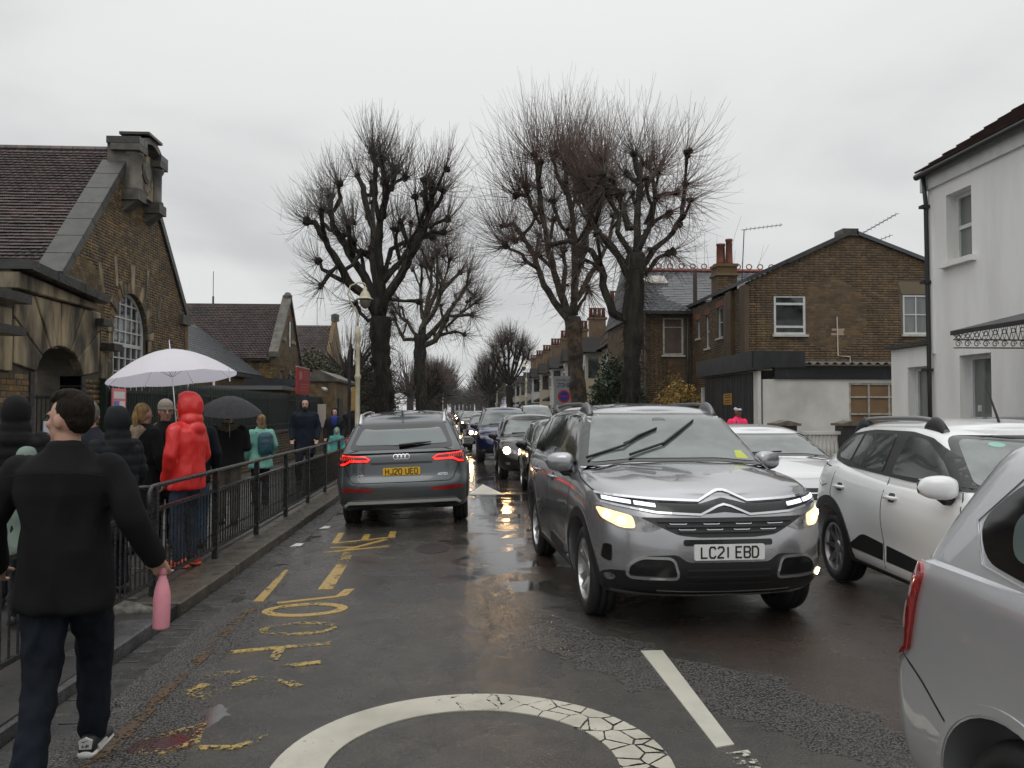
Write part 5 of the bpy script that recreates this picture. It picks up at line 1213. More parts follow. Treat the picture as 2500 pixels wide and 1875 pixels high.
# ================================================================ terrace of houses down the street (right)
TW = M('terrace_white', (.50, .49, .46), .7, col2=(.38, .37, .34), scale=1.5); TC = M('terrace_cream', (.36, .31, .22), .7); TB = M('terrace_tile', (.024, .021, .020), .8, spec=.2, col2=(.03, .028, .027), scale=2, var=.2)
def terrace(y0, wd, i, X=7.1):
    t = empty('terraced_house', (X, y0, 0), 0, '', 'house', 'terraced houses on the right of the street'); h = 4.7; rz = 7.4
    m = MB(); m.box(0, 8, 0, wd, 0, h); m.build('wall', BRK2 if i % 3 == 1 else TW, t)
    m = MB(); m.prism([(-.3, 0, h), (3.2, 0, rz), (8.2, 0, h)], (0, wd, 0)); rf_ = m.build('roof', TB, t)
    m = MB(); m.prism([(-.35, -.12, h + .05), (3.2, -.12, rz + .18), (3.2, -.12, rz + .36), (-.35, -.12, h + .25)], (0, .24, 0)); m.build('party_wall', BRK2, rf_)
    # two storey bay with its own gable
    b0 = wd * .22; b1 = b0 + 2.3
    bm_ = MB(); bm_.prism([(0, b0, 0), (-.75, b0 + .5, 0), (-.75, b1 - .5, 0), (0, b1, 0)], (0, 0, h - .1)); by = bm_.build('bay', TW if i % 3 else TC, t)
    m = MB(); m.prism([(-.95, b0 - .1, h - .1), (-.95, b1 + .1, h - .1), (-.95, (b0 + b1) / 2, h + .75)], (1.6, 0, 0)); m.build('bay_roof', TB, by)
    for z0, z1 in ((.8, 2.1), (3.2, 4.5)):
        for (a, b) in ((b0 + .55, (b0 + b1) / 2 - .04), ((b0 + b1) / 2 + .04, b1 - .55)):
            m = MB(); m.box(-.78, -.755, a, b, z0, z1); f_ = m.build('window', WPVC, t); m = MB(); m.box(-.79, -.782, a + .12, b - .12, z0 + .12, z0 + .75); m.build('pane', GDK, f_); m = MB(); m.box(-.79, -.782, a + .12, b - .12, z0 + .85, z1 - .12); m.build('pane', GDK, f_)
        m = MB(); m.prism([(-.66, b0 + .5, z0), (-.1, b0 + .12, z0), (-.1, b0 + .12, z1), (-.66, b0 + .5, z1)], (-.03, -.03, 0)); f_ = m.build('window', WPVC, t)
        m = MB(); m.prism([(-.62, b0 + .44, z0 + .08), (-.16, b0 + .12, z0 + .08), (-.16, b0 + .12, z1 - .08), (-.62, b0 + .44, z1 - .08)], (-.02, -.035, 0)); m.build('pane', GDK, f_)
        m = MB(); m.box(-.03, -.005, b1 + .5, b1 + 1.4, z0 + .1, z1); f_ = m.build('window', WPVC, t); m = MB(); m.box(-.045, -.032, b1 + .58, b1 + 1.32, z0 + .18, z1 - .08); m.build('pane', GDK, f_)
    m = MB(); m.box(-.9, .0, b1 - .1, wd - .3, 2.3, 2.45); m.prism([(-.9, b1 - .1, 2.45), (0, b1 - .1, 2.45), (0, b1 - .1, 2.9)], (0, wd - .3 - b1, 0)); m.build('porch_roof', TB, t)
    if i == 0: return t
    c_ = MB(); c_.box(1.6, 2.7, -.35, .35, rz - 1.8, rz + .6); co = c_.build('chimney', BRK2, t); m = MB(); m.box(1.5, 2.8, -.42, .42, rz + .45, rz + .6); m.build('chimney_cap', BRK2, co)
    for k in range(4): m = MB(); m.lathe([(.15, rz + .6), (.12, rz + 1.15), (.15, rz + 1.2), (.15, rz + 1.28)], (1.72 + k * .29, 0, 0), 8); m.build('chimney_pot', TERR, co, True)
    return t
TL = ['nearest terraced house, half hidden behind the right hand trees', 'second terraced house beyond the evergreen bush', 'terraced house with white bay beside the parking zone sign', 'terraced house with cream bay just left of the near tree trunk', 'terraced house with white bay, sixth chimney from the camera',
      'terraced house with cream rendered bay above the green hedge', 'far terraced house next to the tall street tree', 'farther terraced house partly behind the street tree', 'farthest white terraced house in view']
y = 40.2
for i in range(9):
    wd = 8.2; t = terrace(y, wd, i); t['label'] = TL[i]; y += wd + .02
# ================================================================ parking zone sign
zs = empty('zone_sign', (4.16, 34.0, -.52), R(8), 'grey parking zone sign with blue and red roundel beside the left trunk', 'sign')
m = MB(); m.box(-.42, .42, -.02, .02, 2.0, 3.55); b_ = m.build('sign_plate', M('sign_grey', (.28, .29, .30), .5), zs)
m = MB(); text_mb(m, 'CONTROLLED', 0, 3.38, .07, .05, .012, lambda u, v: (u, -.024, v)); text_mb(m, 'ZONE', 0, 3.18, .15, .11, .026, lambda u, v: (u, -.024, v)); m.build('sign_lettering', BPAINT, b_)
m = MB(); m.lathe([(.26, -.03), (.26, -.022)], (0, 0, 2.72), 24, 'y'); m.build('roundel_ring', M('sign_red2', (.5, .02, .02), .4), b_); m = MB(); m.lathe([(.20, -.034), (.20, -.030)], (0, 0, 2.72), 24, 'y'); m.build('roundel_disc', M('sign_blue', (.02, .05, .30), .4), b_)
m = MB(); m.box(-.27, .27, -.038, -.034, 2.70, 2.74) ; o = m.build('roundel_bar', M('sign_red2', ()), b_)
m = MB(); m.tube([(-.3, .04, 0), (-.3, .04, 3.7)], .04, 8); m.tube([(.1, .04, 0), (.1, .04, 2.0)], .035, 8); m.build('post', BPAINT, zs)
def sym(poly): return [(-a, b) for a, b in poly]
def citroen():
    P = paint('paint_grey_metallic', (.40, .40, .415), .72, .24)
    sp = dict(L=4.5, W=1.85, paint=P, wf=.89, wr=3.62, rw=.355, ra=.42, front=[(0, .13), (.12, .05), (.3, .0), (.5, .0), (.66, .015), (.8, .05), (.9, .085), (1, .17)],
              rear=[(0, .1), (.2, .02), (.5, 0), (.8, .05), (1, .14)], zt=[(0, .93), (.12, 1.0), (.35, 1.055), (.8, 1.105), (1.25, 1.135), (2.2, 1.15), (3.4, 1.19), (4.2, 1.2), (4.5, 1.14)],
              zb=[(0, .30), (.6, .25), (1.3, .22), (3.2, .23), (4.1, .27), (4.5, .33)], af=.72, nf=2.9, ft=.05, flare=.02,
              crown=[(0, .03), (.4, .05), (1.1, .065), (4.5, .05)], hoodrib=.016,
              cab=dict(f0=.98, f1=1.86, r0=4.42, r1=4.1, w0=.86, w1=.655, af=.27, nf=3.), zr=[(0, 1.56), (1.5, 1.60), (1.9, 1.635), (2.5, 1.675), (3.2, 1.67), (3.9, 1.63), (4.4, 1.57)])
    c = Car('silver_grey_car', sp, 'grey metallic SUV with chevron badge and lit headlamps, plate LC21 EBD', 'oncoming cars queuing on the right', (1.79, 5.87 + 2.25, 0), R(3.1))
    wso = rpoly([(-.82, 1.16), (-.4, 1.20), (.4, 1.20), (.82, 1.16), (.645, 1.615), (-.645, 1.615)], .07); wsi = rpoly([(-.76, 1.19), (-.38, 1.225), (.38, 1.225), (.76, 1.19), (.60, 1.59), (-.60, 1.59)], .06)
    blk = [('window_frame', rpoly([(1.08, 1.16), (1.5, 1.36), (1.98, 1.58), (2.6, 1.615), (3.5, 1.59), (4.0, 1.5), (4.12, 1.3), (4.0, 1.2), (2.5, 1.17)], .08), GLO, .003),
           ('side_window', rpoly([(1.5, 1.2), (1.75, 1.42), (2.05, 1.555), (2.5, 1.585), (2.5, 1.2)], .05), GSD, .006),
           ('side_window', rpoly([(2.6, 1.2), (2.6, 1.585), (3.45, 1.56), (3.45, 1.215)], .05), GSD, .006), ('quarter_window', rpoly([(3.52, 1.23), (3.52, 1.55), (3.85, 1.48), (3.95, 1.3)], .05), GSD, .006)]
    common_front(c, (wso, wsi), blk, gaps=[[(1.36, 1.14), (1.4, .8), (1.42, .35), (2.5, .33)], [(2.55, 1.16), (2.56, .33), (3.2, .34), (3.35, .7), (3.55, .95), (3.6, 1.17)], [(.35, .99), (.8, 1.045), (1.1, 1.08), (1.3, 1.12)]])
    # chevron strip with day lamps
    st = M('grille_black_gloss', (.008, .008, .009), .18)
    c.patch('upper_grille', 'F', rpoly([(-.86, 1.015), (-.5, .975), (-.17, .96), (0, 1.0), (.17, .96), (.5, .975), (.86, 1.015), (.845, .96), (.5, .905), (.2, .885), (0, .905), (-.2, .885), (-.5, .905), (-.845, .96)], .015), st, .004, .02, .035)
    def chev(z, pk, wd, w0=.185): return [(-.86, z + .028 * .9), (-.5, z + .003), (-w0, z - .008), (-.05, z + pk), (-.02, z + pk + .008), (.02, z + pk + .008), (.05, z + pk), (w0, z - .008), (.5, z + .003), (.86, z + .028 * .9)]
    c.stroke('chrome_chevron', 'F', chev(.985, .055, 0), .016, CHR, .012, .01)
    c.stroke('chrome_chevron', 'F', [(-.84, .955), (-.5, .9), (-.185, .885), (-.05, .94), (0, .952), (.05, .94), (.185, .885), (.5, .9), (.84, .955)], .014, CHR, .012, .01)
    for sg in (-1, 1):
        for a0, a1 in ((.83, .66), (.64, .50)):
            z = lambda a: .945 + (a - .5) * .115
            c.patch('day_lamp', 'F', rpoly([(sg * a0, z(a0) + .012), (sg * a1, z(a1) + .012), (sg * a1, z(a1) - .012), (sg * a0, z(a0) - .012)], .004), LAMP_D, .012, .01, .06)
        hl = rpoly([(sg * .885, .93), (sg * .83, .92), (sg * .6, .862), (sg * .5, .845), (sg * .46, .80), (sg * .56, .765), (sg * .74, .775), (sg * .86, .83)], .03)
        o = c.patch('headlamp', 'F', hl, LAMP_C, .004, .02, .05)
        c.patch('lamp_reflector', 'F', rpoly([(sg * .875, .92), (sg * .8, .905), (sg * .66, .872), (sg * .645, .785), (sg * .74, .785), (sg * .85, .84)], .03), M('headlamp_glow', (.8, .6, .3), .15, emit=(1, .76, .46), es=1.15, col2=(.25, .15, .06), scale=26.), .009, .005, .04, parent=o)
        for cx_, cz_, rr_ in ((.735, .835, .022), (.815, .865, .020)):
            c.patch('lamp_bulb', 'F', [(sg * cx_ + rr_ * math.cos(a), cz_ + rr_ * math.sin(a)) for a in np.linspace(0, 6.28, 13)[:-1]], LAMP_H, .016, .008, .05, parent=o)
        fr = rpoly([(sg * .36, .44), (sg * .40, .585), (sg * .62, .585), (sg * .70, .52), (sg * .70, .44)], .045)
        c.patch('air_intake', 'F', fr, st, .010, .02, .05); c.stroke('chrome_ring', 'F', fr, .018, M('satin_silver', (.5, .5, .51), .25, .8), .018, .012, closed=True)
        f_ = [(sg * .80 + .032 * math.cos(a), .425 + .026 * math.sin(a)) for a in np.linspace(0, 6.28, 15)[:-1]]
        c.patch('fog_lamp', 'F', f_, LAMP_H if sg > 0 else LAMP_C, .016, .012, .05)
        c.patch('corner_vent', 'F', rpoly([(sg * .80, .66), (sg * .845, .66), (sg * .86, .55), (sg * .80, .53)], .02), st, .004, .012, .05)
    c.patch('main_grille', 'F', rpoly([(-.62, .865), (.62, .865), (.48, .80), (.36, .745), (.2, .73), (-.2, .73), (-.36, .745), (-.48, .80)], .03), M('grille_dark', (.012, .012, .013), .45), .005, .02, .05)
    for z, w_ in ((.84, .5), (.805, .44), (.77, .36)):
        c.stroke('grille_bar', 'F', [(-w_, z), (w_, z)], .016, BLK, .02, .015, seg=.08)
    for z, xs in ((.828, (-.36, -.12, .12, .36)), (.79, (-.3, -.1, .1, .3))):
        for x in xs: c.stroke('grille_accent', 'F', [(x - .06, z - .006), (x - .05, z - .01), (x + .05, z - .01), (x + .06, z - .006)], .005, CHR, .024, .004)
    c.patch('bumper_slot', 'F', rpoly([(-.33, .672), (.33, .672), (.33, .715), (-.33, .715)], .018), st, .006, .02, .06)
    c.patch('lower_grille', 'F', rpoly([(-.86, .44), (-.80, .475), (-.70, .48), (-.60, .595), (-.38, .61), (-.30, .555), (.30, .555), (.38, .61), (.60, .595), (.70, .48), (.80, .475), (.86, .44), (.84, .32), (.5, .31), (-.5, .31), (-.84, .32)], .03), BLK, .005, .02, .05)
    for z in (.50, .455, .41): c.stroke('grille_bar', 'F', [(-.31, z), (.31, z)], .012, M('grille_dark2', (.02, .02, .021), .4), .016, .01, seg=.08)
    c.stroke('chin_trim', 'F', [(-.5, .345), (0, .338), (.5, .345)], .008, M('satin_silver', ()), .012, .008, seg=.08)
    c.plate('F', .0, .628, 'LC21 EBD', WPL)
    for s in (sp['wf'], sp['wr']): arch_trim(c, s, .07)
    for v in 'LR':
        c.patch('sill_cladding', v, rpoly([(c.y(1.3), .235), (c.y(3.2), .24), (c.y(3.2), .34), (c.y(1.3), .33)], .02), BLK, .006, .02, .08)
        pl = rpoly([(c.y(1.55), .36), (c.y(2.4), .36), (c.y(2.4), .46), (c.y(1.6), .45)], .04); c.patch('airbump', v, pl, BLK, .012, .02, .08)
        for s in (2.3, 3.35): c.handle(v, s, 1.0, P)
        c.stroke('chrome_window_line', v, [(c.y(s), z) for s, z in ((1.1, 1.15), (2.0, 1.165), (3.4, 1.19), (4.02, 1.21), (4.13, 1.3), (4.02, 1.5))], .012, CHR, .006, .008)
    c.mirror(1.55, 1.185, P, x=.875, size=(.125, .085, .085)); c.wheels(nsp=5, rimmat=M('alloy_two_tone', (.5, .5, .5), .28, .9)); roof_rail(c, 1.95, 4.0, .60, .055, M('satin_dark', (.16, .16, .165), .3, .8), M('satin_dark', ()))
    wiper(c, 'F', [(-.76, 1.21), (-.42, 1.31), (-.26, 1.39), (-.06, 1.46)]); wiper(c, 'F', [(-.40, 1.235), (-.05, 1.33), (.10, 1.41), (.32, 1.53)])
    c.patch('rain_sensor', 'F', rpoly([(-.09, 1.5), (.09, 1.5), (.05, 1.57), (-.05, 1.57)], .02), GLO, .008, .004, .05)
    c.patch('windscreen_sticker', 'F', rpoly([(.56, 1.22), (.68, 1.21), (.65, 1.28), (.58, 1.28)], .01), M('sticker_lime', (.45, .5, .05), .4), .009, .002, .05)
    return c
def audi():
    P = paint('paint_dark_grey', (.085, .098, .105), .5, .3)
    sp = dict(L=4.66, W=1.89, paint=P, wf=.88, wr=3.70, rw=.365, ra=.42, front=[(0, .1), (.3, 0), (.7, .02), (1, .15)],
              rear=[(0, .12), (.1, .05), (.25, .01), (.40, .0), (.48, .015), (.53, .065), (.7, .09), (.85, .11), (1, .17)], zt=[(0, .85), (.3, .98), (1.2, 1.09), (2.4, 1.1), (3.8, 1.13), (4.45, 1.14), (4.66, 1.12)],
              zb=[(0, .28), (.8, .23), (3.7, .25), (4.3, .27), (4.66, .29)], af=.7, nf=2.7, ar=.42, nr=3.4, flare=.02,
              cab=dict(f0=1.05, f1=1.95, r0=4.56, r1=4.12, re=1.15, w0=.875, w1=.66, nr=3.6, ar=.3, tap=.03), zr=[(0, 1.5), (1.9, 1.58), (2.6, 1.635), (3.3, 1.625), (3.9, 1.58), (4.15, 1.535), (4.6, 1.5)])
    c = Car('dark_grey_car', sp, 'dark grey SUV seen from behind with lit tail lamps, yellow plate HJ20 UEO', 'cars in the left lane', (-.84, 11.65 + 2.33, -.03), math.pi + R(.3), R(2.1))
    rw_ = rpoly([(-.74, 1.12), (.74, 1.12), (.60, 1.50), (-.60, 1.50)], .08); rwi = rpoly([(-.66, 1.185), (-.3, 1.18), (.3, 1.18), (.66, 1.185), (.545, 1.415), (.40, 1.395), (-.40, 1.395), (-.545, 1.415)], .05)
    side = [('window_frame', rpoly([(1.35, 1.12), (1.95, 1.46), (2.6, 1.54), (3.5, 1.52), (4.05, 1.42), (4.3, 1.2), (3.0, 1.13)], .06), GLO, .003), ('side_window', rpoly([(1.55, 1.15), (2.05, 1.43), (2.6, 1.5), (2.6, 1.15)], .04), GSD, .006),
            ('side_window', rpoly([(2.7, 1.15), (2.7, 1.5), (3.5, 1.49), (3.5, 1.17)], .04), GSD, .006), ('quarter_window', rpoly([(3.6, 1.18), (3.6, 1.48), (4.0, 1.4), (4.2, 1.22)], .04), GSD, .006)]
    common_front(c, (rpoly([(-.8, 1.05), (.8, 1.05), (.62, 1.52), (-.62, 1.52)], .08), rpoly([(-.72, 1.1), (.72, 1.1), (.57, 1.5), (-.57, 1.5)], .07)), side,
                 gaps=[[(1.4, 1.08), (1.42, .35), (2.6, .34)], [(2.65, 1.1), (2.65, .34), (3.3, .35), (3.45, .8), (3.6, 1.12)]], rear=(rw_, rwi))
    for sg in (-1, 1):
        o = c.patch('tail_lamp', 'B', rpoly([(sg * .425, .985), (sg * .47, 1.03), (sg * .82, 1.065), (sg * .90, 1.06), (sg * .90, .90), (sg * .80, .90), (sg * .70, .945), (sg * .45, .945)], .015), RED_K, .006, .02, .04)
        c.stroke('light_strip', 'B', [(sg * .74, .968), (sg * .47, .968), (sg * .445, .985), (sg * .50, 1.022), (sg * .84, 1.048)], .016, RED_L, .014, .004, parent=o, seg=.04)
        c.stroke('light_strip', 'B', [(sg * .46, .967), (sg * .72, .972), (sg * .80, .93), (sg * .86, .925)], .026, RED_L, .014, .004, parent=o, seg=.04)
        for k in range(7):
            x = .665 + k * .031; c.stroke('light_bar', 'B', [(sg * x, .985), (sg * (x + .012), 1.03)], .009, M('tail_lamp_soft', (.5, .02, .02), .2, emit=(1, .1, .06), es=.45), .014, .003, parent=o)
        c.patch('reflector', 'B', rpoly([(sg * .40, .54), (sg * .84, .55), (sg * .84, .60), (sg * .40, .585)], .012), RED_D, .006, .015, .05)
        c.patch('exhaust_trim', 'B', rpoly([(sg * .44, .295), (sg * .78, .295), (sg * .80, .35), (sg * .40, .355)], .02), M('exhaust_black', (.01, .01, .01), .3), .018, .02, .05)
    c.stroke('tailgate_gap', 'B', [(-.60, 1.12), (-.76, 1.08), (-.80, .88), (-.72, .70), (-.66, .665), (.66, .665), (.72, .70), (.80, .88), (.76, 1.08), (.60, 1.12)], .011, GAP, .002)
    c.patch('handle_strip', 'B', rpoly([(-.43, .915), (.43, .915), (.43, .945), (-.43, .945)], .006), M('strip_dark', (.025, .027, .03), .4), .003, .008, .06)  # dark grey strip across the tailgate between badge and plate
    c.patch('lower_bumper', 'B', rpoly([(-.84, .40), (-.5, .415), (.5, .415), (.84, .40), (.80, .27), (-.80, .27)], .03), M('bumper_dark', (.03, .03, .032), .45), .004, .02, .05)
    c.stroke('silver_skid', 'B', [(-.80, .36), (-.74, .40), (-.5, .405), (.5, .405), (.74, .40), (.80, .36)], .036, M('skid_bright', (.62, .61, .58), .45, .2), .03, .02)
    c.plate('B', .0, .815, 'HJ20 UEO', YPL, .52, .105)
    ring = [(.034 * math.cos(a), .034 * math.sin(a)) for a in np.linspace(0, 2 * math.pi, 25)[:-1]]
    for k in (-1.5, -.5, .5, 1.5): c.stroke('badge_ring', 'B', [(k * .052 + a, 1.015 + b) for a, b in ring], .0075, CHR, .010, .006, closed=True, seg=9)
    for txt, cx_, hh in (('Q5', -.57, .042), ('40TDI', .57, .03)):
        t = MB(); text_mb(t, txt, 0, 0, hh, hh * .8, .007, lambda u, v: c.hit('B', -(cx_ + u) if False else -(u) + (-cx_), .755 + v, .006), gap=.3); t.build('model_badge', CHR, c.root)
    m = MB(); w0 = c.hit('B', 0, 1.17, .02); m.tube([c.hit('B', .03, 1.15, .03), c.hit('B', -.22, 1.175, .035), c.hit('B', -.42, 1.19, .03)], [.024, .018, .007], 8); m.build('rear_wiper', WIPE, c.root, True)
    m = MB(); pr = c.bvh.ray_cast(Vector((0, c.y(3.95), 9)), Vector((0, 0, -1)))[0]; m.prism([(0 - .012, pr.y, pr.z - .01), (-.012, pr.y + .12, pr.z - .01), (-.012, pr.y + .1, pr.z + .05), (-.012, pr.y + .07, pr.z + .055)], (.024, 0, 0)); m.build('roof_antenna', BLK, c.root)
    c.mirror(1.6, 1.1, P, x=.88, size=(.12, .075, .075)); c.wheels(nsp=5); roof_rail(c, 1.95, 4.1, .61, .05, M('satin_silver', ()), M('satin_silver', ()))
    for v in 'LR':
        for s in (2.4, 3.4): c.handle(v, s, .95, P)
    for s in (sp['wf'], sp['wr']): arch_trim(c, s, .035, mat=P)
    return c
def sandero():
    P = paint('paint_white', (.80, .805, .81), .0, .3)
    sp = dict(L=4.09, W=1.80, paint=P, wf=.80, wr=3.39, rw=.325, ra=.395, front=[(0, .1), (.3, 0), (.7, .03), (1, .2)], rear=[(0, .1), (.25, 0), (.5, .03), (.8, .10), (1, .2)],
              zt=[(0, .75), (.3, .92), (.9, 1.02), (1.3, 1.04), (2.2, 1.06), (3.0, 1.11), (3.6, 1.17), (4.09, 1.14)], zb=[(0, .28), (.8, .24), (3.3, .25), (4.09, .34)], flare=.025, waist=.03,
              cab=dict(f0=.85, f1=1.75, r0=4.0, r1=3.55, re=1.6, w0=.84, w1=.64, tap=.1, ar=.5, af=.28, nr=2.8), zr=[(0, 1.46), (1.7, 1.49), (2.3, 1.535), (3.1, 1.525), (3.6, 1.48), (4.0, 1.44)])
    c = Car('white_car', sp, 'white hatchback with black roof rails and black wheel arch trim beside the grey SUV', 'cars parked on the right', (4.38, 4.42 + 2.045, 0), R(-2.5))
    side = [('window_frame', rpoly([(1.02, 1.065), (1.45, 1.27), (1.85, 1.42), (2.2, 1.465), (2.9, 1.465), (3.35, 1.42), (3.58, 1.28), (3.5, 1.17), (3.2, 1.12), (2.0, 1.075)], .07), BLK, .003),
            ('side_window', rpoly([(1.35, 1.10), (1.6, 1.26), (1.92, 1.405), (2.22, 1.435), (2.28, 1.11)], .05), GSD, .006), ('side_window', rpoly([(2.44, 1.115), (2.42, 1.435), (3.02, 1.43), (3.1, 1.155), (2.9, 1.13)], .05), GSD, .006),
            ('quarter_window', rpoly([(3.14, 1.17), (3.07, 1.42), (3.3, 1.385), (3.45, 1.28), (3.4, 1.19)], .04), GSD, .006)]
    common_front(c, (rpoly([(-.8, 1.07), (-.4, 1.12), (.4, 1.12), (.8, 1.07), (.62, 1.45), (-.62, 1.45)], .08), rpoly([(-.74, 1.10), (-.4, 1.14), (.4, 1.14), (.74, 1.10), (.58, 1.42), (-.58, 1.42)], .06)), side,
                 gaps=[[(1.22, 1.06), (1.12, .9), (1.15, .5), (1.25, .30)], [(2.3, 1.08), (2.33, .7), (2.3, .29)], [(1.25, .30), (2.3, .29), (3.0, .30)], [(3.3, 1.1), (3.36, .85), (3.1, .55), (2.98, .30)], [(3.45, 1.1), (3.7, 1.12), (3.72, .93), (3.58, .9), (3.45, .93)]])
    for v in 'LR':
        c.patch('sill_cladding', v, rpoly([(c.y(1.15), .25), (c.y(3.05), .255), (c.y(3.05), .29), (c.y(1.15), .285)], .01), BLK, .008, .02, .1)
        c.patch('side_decal', v, rpoly([(c.y(1.25), .37), (c.y(1.5), .47), (c.y(2.27), .52), (c.y(2.27), .385)], [.02, .1, .01, .01]), M('decal_black', (.012, .012, .013), .3), .003, .006, .08)
        c.patch('side_decal', v, rpoly([(c.y(2.33), .385), (c.y(2.33), .525), (c.y(2.7), .56), (c.y(2.92), .44), (c.y(2.9), .40)], [.01, .01, .08, .04, .02]), M('decal_black', ()), .003, .006, .08)
        for s in (2.15, 3.15): c.handle(v, s, .93, P, .19)
        c.patch('side_repeater', v, rpoly([(c.y(.98), .86), (c.y(1.1), .87), (c.y(1.09), .90), (c.y(.98), .89)], .012), CHR, .010, .01, .05)
        c.patch('tail_lamp', v, rpoly([(c.y(3.80), 1.16), (c.y(3.98), 1.14), (c.y(4.06), 1.0), (c.y(4.04), .93), (c.y(3.9), 1.0)], .03), RED_D, .006, .02, .05)
    c.patch('sticker', 'F', [(.0 - .35 + .06 * math.cos(a), 1.38 + .018 * math.sin(a)) for a in np.linspace(0, 6.28, 17)[:-1]], M('sticker_green', (.25, .5, .42), .4), .009, .002, .05)
    c.patch('tail_lamp', 'B', rpoly([(-.84, .9), (-.66, .92), (-.64, 1.1), (-.8, 1.12)], .03), RED_D, .006, .02, .05); c.patch('tail_lamp', 'B', rpoly([(.84, .9), (.66, .92), (.64, 1.1), (.8, 1.12)], .03), RED_D, .006, .02, .05)
    c.patch('rear_window', 'B', rpoly([(-.6, 1.13), (.6, 1.13), (.5, 1.42), (-.5, 1.42)], .06), GSD, .004, .006, .07)
    c.patch('front_grille', 'F', rpoly([(-.4, .72), (.4, .72), (.36, .62), (-.36, .62)], .02), BLK, .005, .02, .06)
    for sg in (-1, 1): c.patch('headlamp', 'F', rpoly([(sg * .5, .72), (sg * .82, .78), (sg * .8, .66), (sg * .5, .63)], .03), LAMP_C, .005, .02, .06)
    c.patch('lower_grille', 'F', rpoly([(-.75, .5), (.75, .5), (.7, .32), (-.7, .32)], .04), BLK, .005, .02, .06)
    for s in (sp['wf'], sp['wr']): arch_trim(c, s, .085, mat=BLK, off=.01)
    c.mirror(1.3, 1.09, P, x=.86, size=(.13, .085, .085)); c.wheels(nsp=8)
    roof_rail(c, 1.85, 3.45, .58, .06, M('rail_grey', (.2, .2, .2), .4, .4), BLK, .022)
    m = MB(); p = c.bvh.ray_cast(Vector((-.1, c.y(1.95), 9)), Vector((0, 0, -1)))[0]; m.tube([p, p + Vector((-.03, .12, .3))], [.012, .006], 6); m.build('roof_antenna', BLK, c.root)
    c.patch('mirror_corner', 'L', rpoly([(c.y(1.08), 1.08), (c.y(1.33), 1.10), (c.y(1.36), 1.2)], .01), BLK, .008, .01, .06)
    return c
def silver():
    P = M('paint_silver', (.64, .65, .67), .28, .7, coat=1., col2=(.57, .58, .60), scale=900, detail=2, bump=.10, bscale=210, coatr=.04)
    sp = dict(L=4.5, W=1.76, paint=P, wf=.85, wr=3.66, rw=.32, ra=.375, front=[(0, .1), (.3, 0), (.7, .03), (1, .2)], rear=[(0, .08), (.12, .02), (.38, -.0), (.52, .01), (.60, .07), (.75, .09), (1, .15)],
              zt=[(0, .75), (.4, .95), (1.2, 1.05), (2.5, 1.06), (3.6, 1.09), (4.2, 1.10), (4.5, 1.06)], zb=[(0, .22), (3.8, .22), (4.5, .30)], ar=.2, nr=2.8, af=.7, waist=.03, flare=.03, wv=[(0, .9), (.05, .95), (.2, .985), (.45, 1), (.8, 1), (.93, .992), (1, .97)],
              cab=dict(f0=.9, f1=1.9, r0=4.46, r1=4.16, re=1.3, w0=.868, w1=.66, ar=.30, nr=2.6, tap=.08), zr=[(0, 1.46), (1.9, 1.52), (2.6, 1.6), (3.5, 1.6), (4.1, 1.55), (4.5, 1.5)])
    c = Car('silver_car', sp, 'silver estate car cut by the right edge of the photo, showing its red tail lamp', 'oncoming cars queuing on the right', (2.535, 3.26 - 2.25, 0), R(.6))
    c.patch('rear_window', 'B', rpoly([(-.6, 1.12), (.6, 1.12), (.5, 1.45), (-.5, 1.45)], .06), GSD, .004, .006, .07)
    common_front(c, (rpoly([(-.8, 1.0), (.8, 1.0), (.6, 1.48), (-.6, 1.48)], .08), rpoly([(-.73, 1.05), (.73, 1.05), (.57, 1.45), (-.57, 1.45)], .07)),
                 [('window_frame', rpoly([(1.3, 1.09), (1.95, 1.42), (2.6, 1.5), (3.5, 1.5), (3.80, 1.43), (3.98, 1.27), (3.88, 1.15), (3.5, 1.10)], [.05, .05, .1, .1, .14, .12, .12, .1]), GLO, .003), ('side_window', rpoly([(1.5, 1.11), (2.0, 1.4), (2.45, 1.45), (2.45, 1.12)], .04), GSD, .006),
                  ('side_window', rpoly([(2.55, 1.12), (2.55, 1.45), (3.2, 1.45), (3.2, 1.13)], .04), GSD, .006), ('quarter_window', rpoly([(3.3, 1.145), (3.3, 1.45), (3.55, 1.44), (3.80, 1.3), (3.75, 1.18)], .06), GBK, .006)],
                 gaps=[[(1.3, 1.06), (1.3, .35), (2.5, .33)], [(2.5, 1.08), (2.5, .33), (3.1, .34), (3.25, .8), (3.28, 1.1)], [(4.30, .74), (4.15, .68), (3.98, .60)]])
    for v in 'LR':
        o = c.patch('tail_lamp', v, rpoly([(c.y(4.15), 1.06), (c.y(4.20), 1.10), (c.y(4.41), .97), (c.y(4.43), .80), (c.y(4.38), .70), (c.y(4.24), .76), (c.y(4.19), .94)], .03), RED_D, .012, .03, .03)
        c.patch('reversing_lens', v, rpoly([(c.y(4.28), .935), (c.y(4.40), .95), (c.y(4.42), .83), (c.y(4.29), .82)], .02), M('lens_clear', (.6, .56, .52), .08, coat=1.), .018, .01, .03, parent=o)
        c.stroke('window_chrome', v, [(c.y(3.81), 1.45), (c.y(4.0), 1.27), (c.y(3.90), 1.135), (c.y(3.5), 1.085)], .006, M('paint_edge', (.6, .6, .62), .2, .6), .005)
    for v in 'B':
        for sg in (-1, 1): c.patch('tail_lamp', v, rpoly([(sg * .62, .72), (sg * .86, .74), (sg * .86, 1.0), (sg * .70, 1.12), (sg * .64, 1.1)], .03), RED_D, .008, .02, .05)
    for s in (sp['wf'], sp['wr']): arch_trim(c, s, .03, mat=P, off=.004)
    c.mirror(1.5, 1.08, P); c.wheels(nsp=7)
    c.plate('B', 0, .85, '', YPL)
    return c
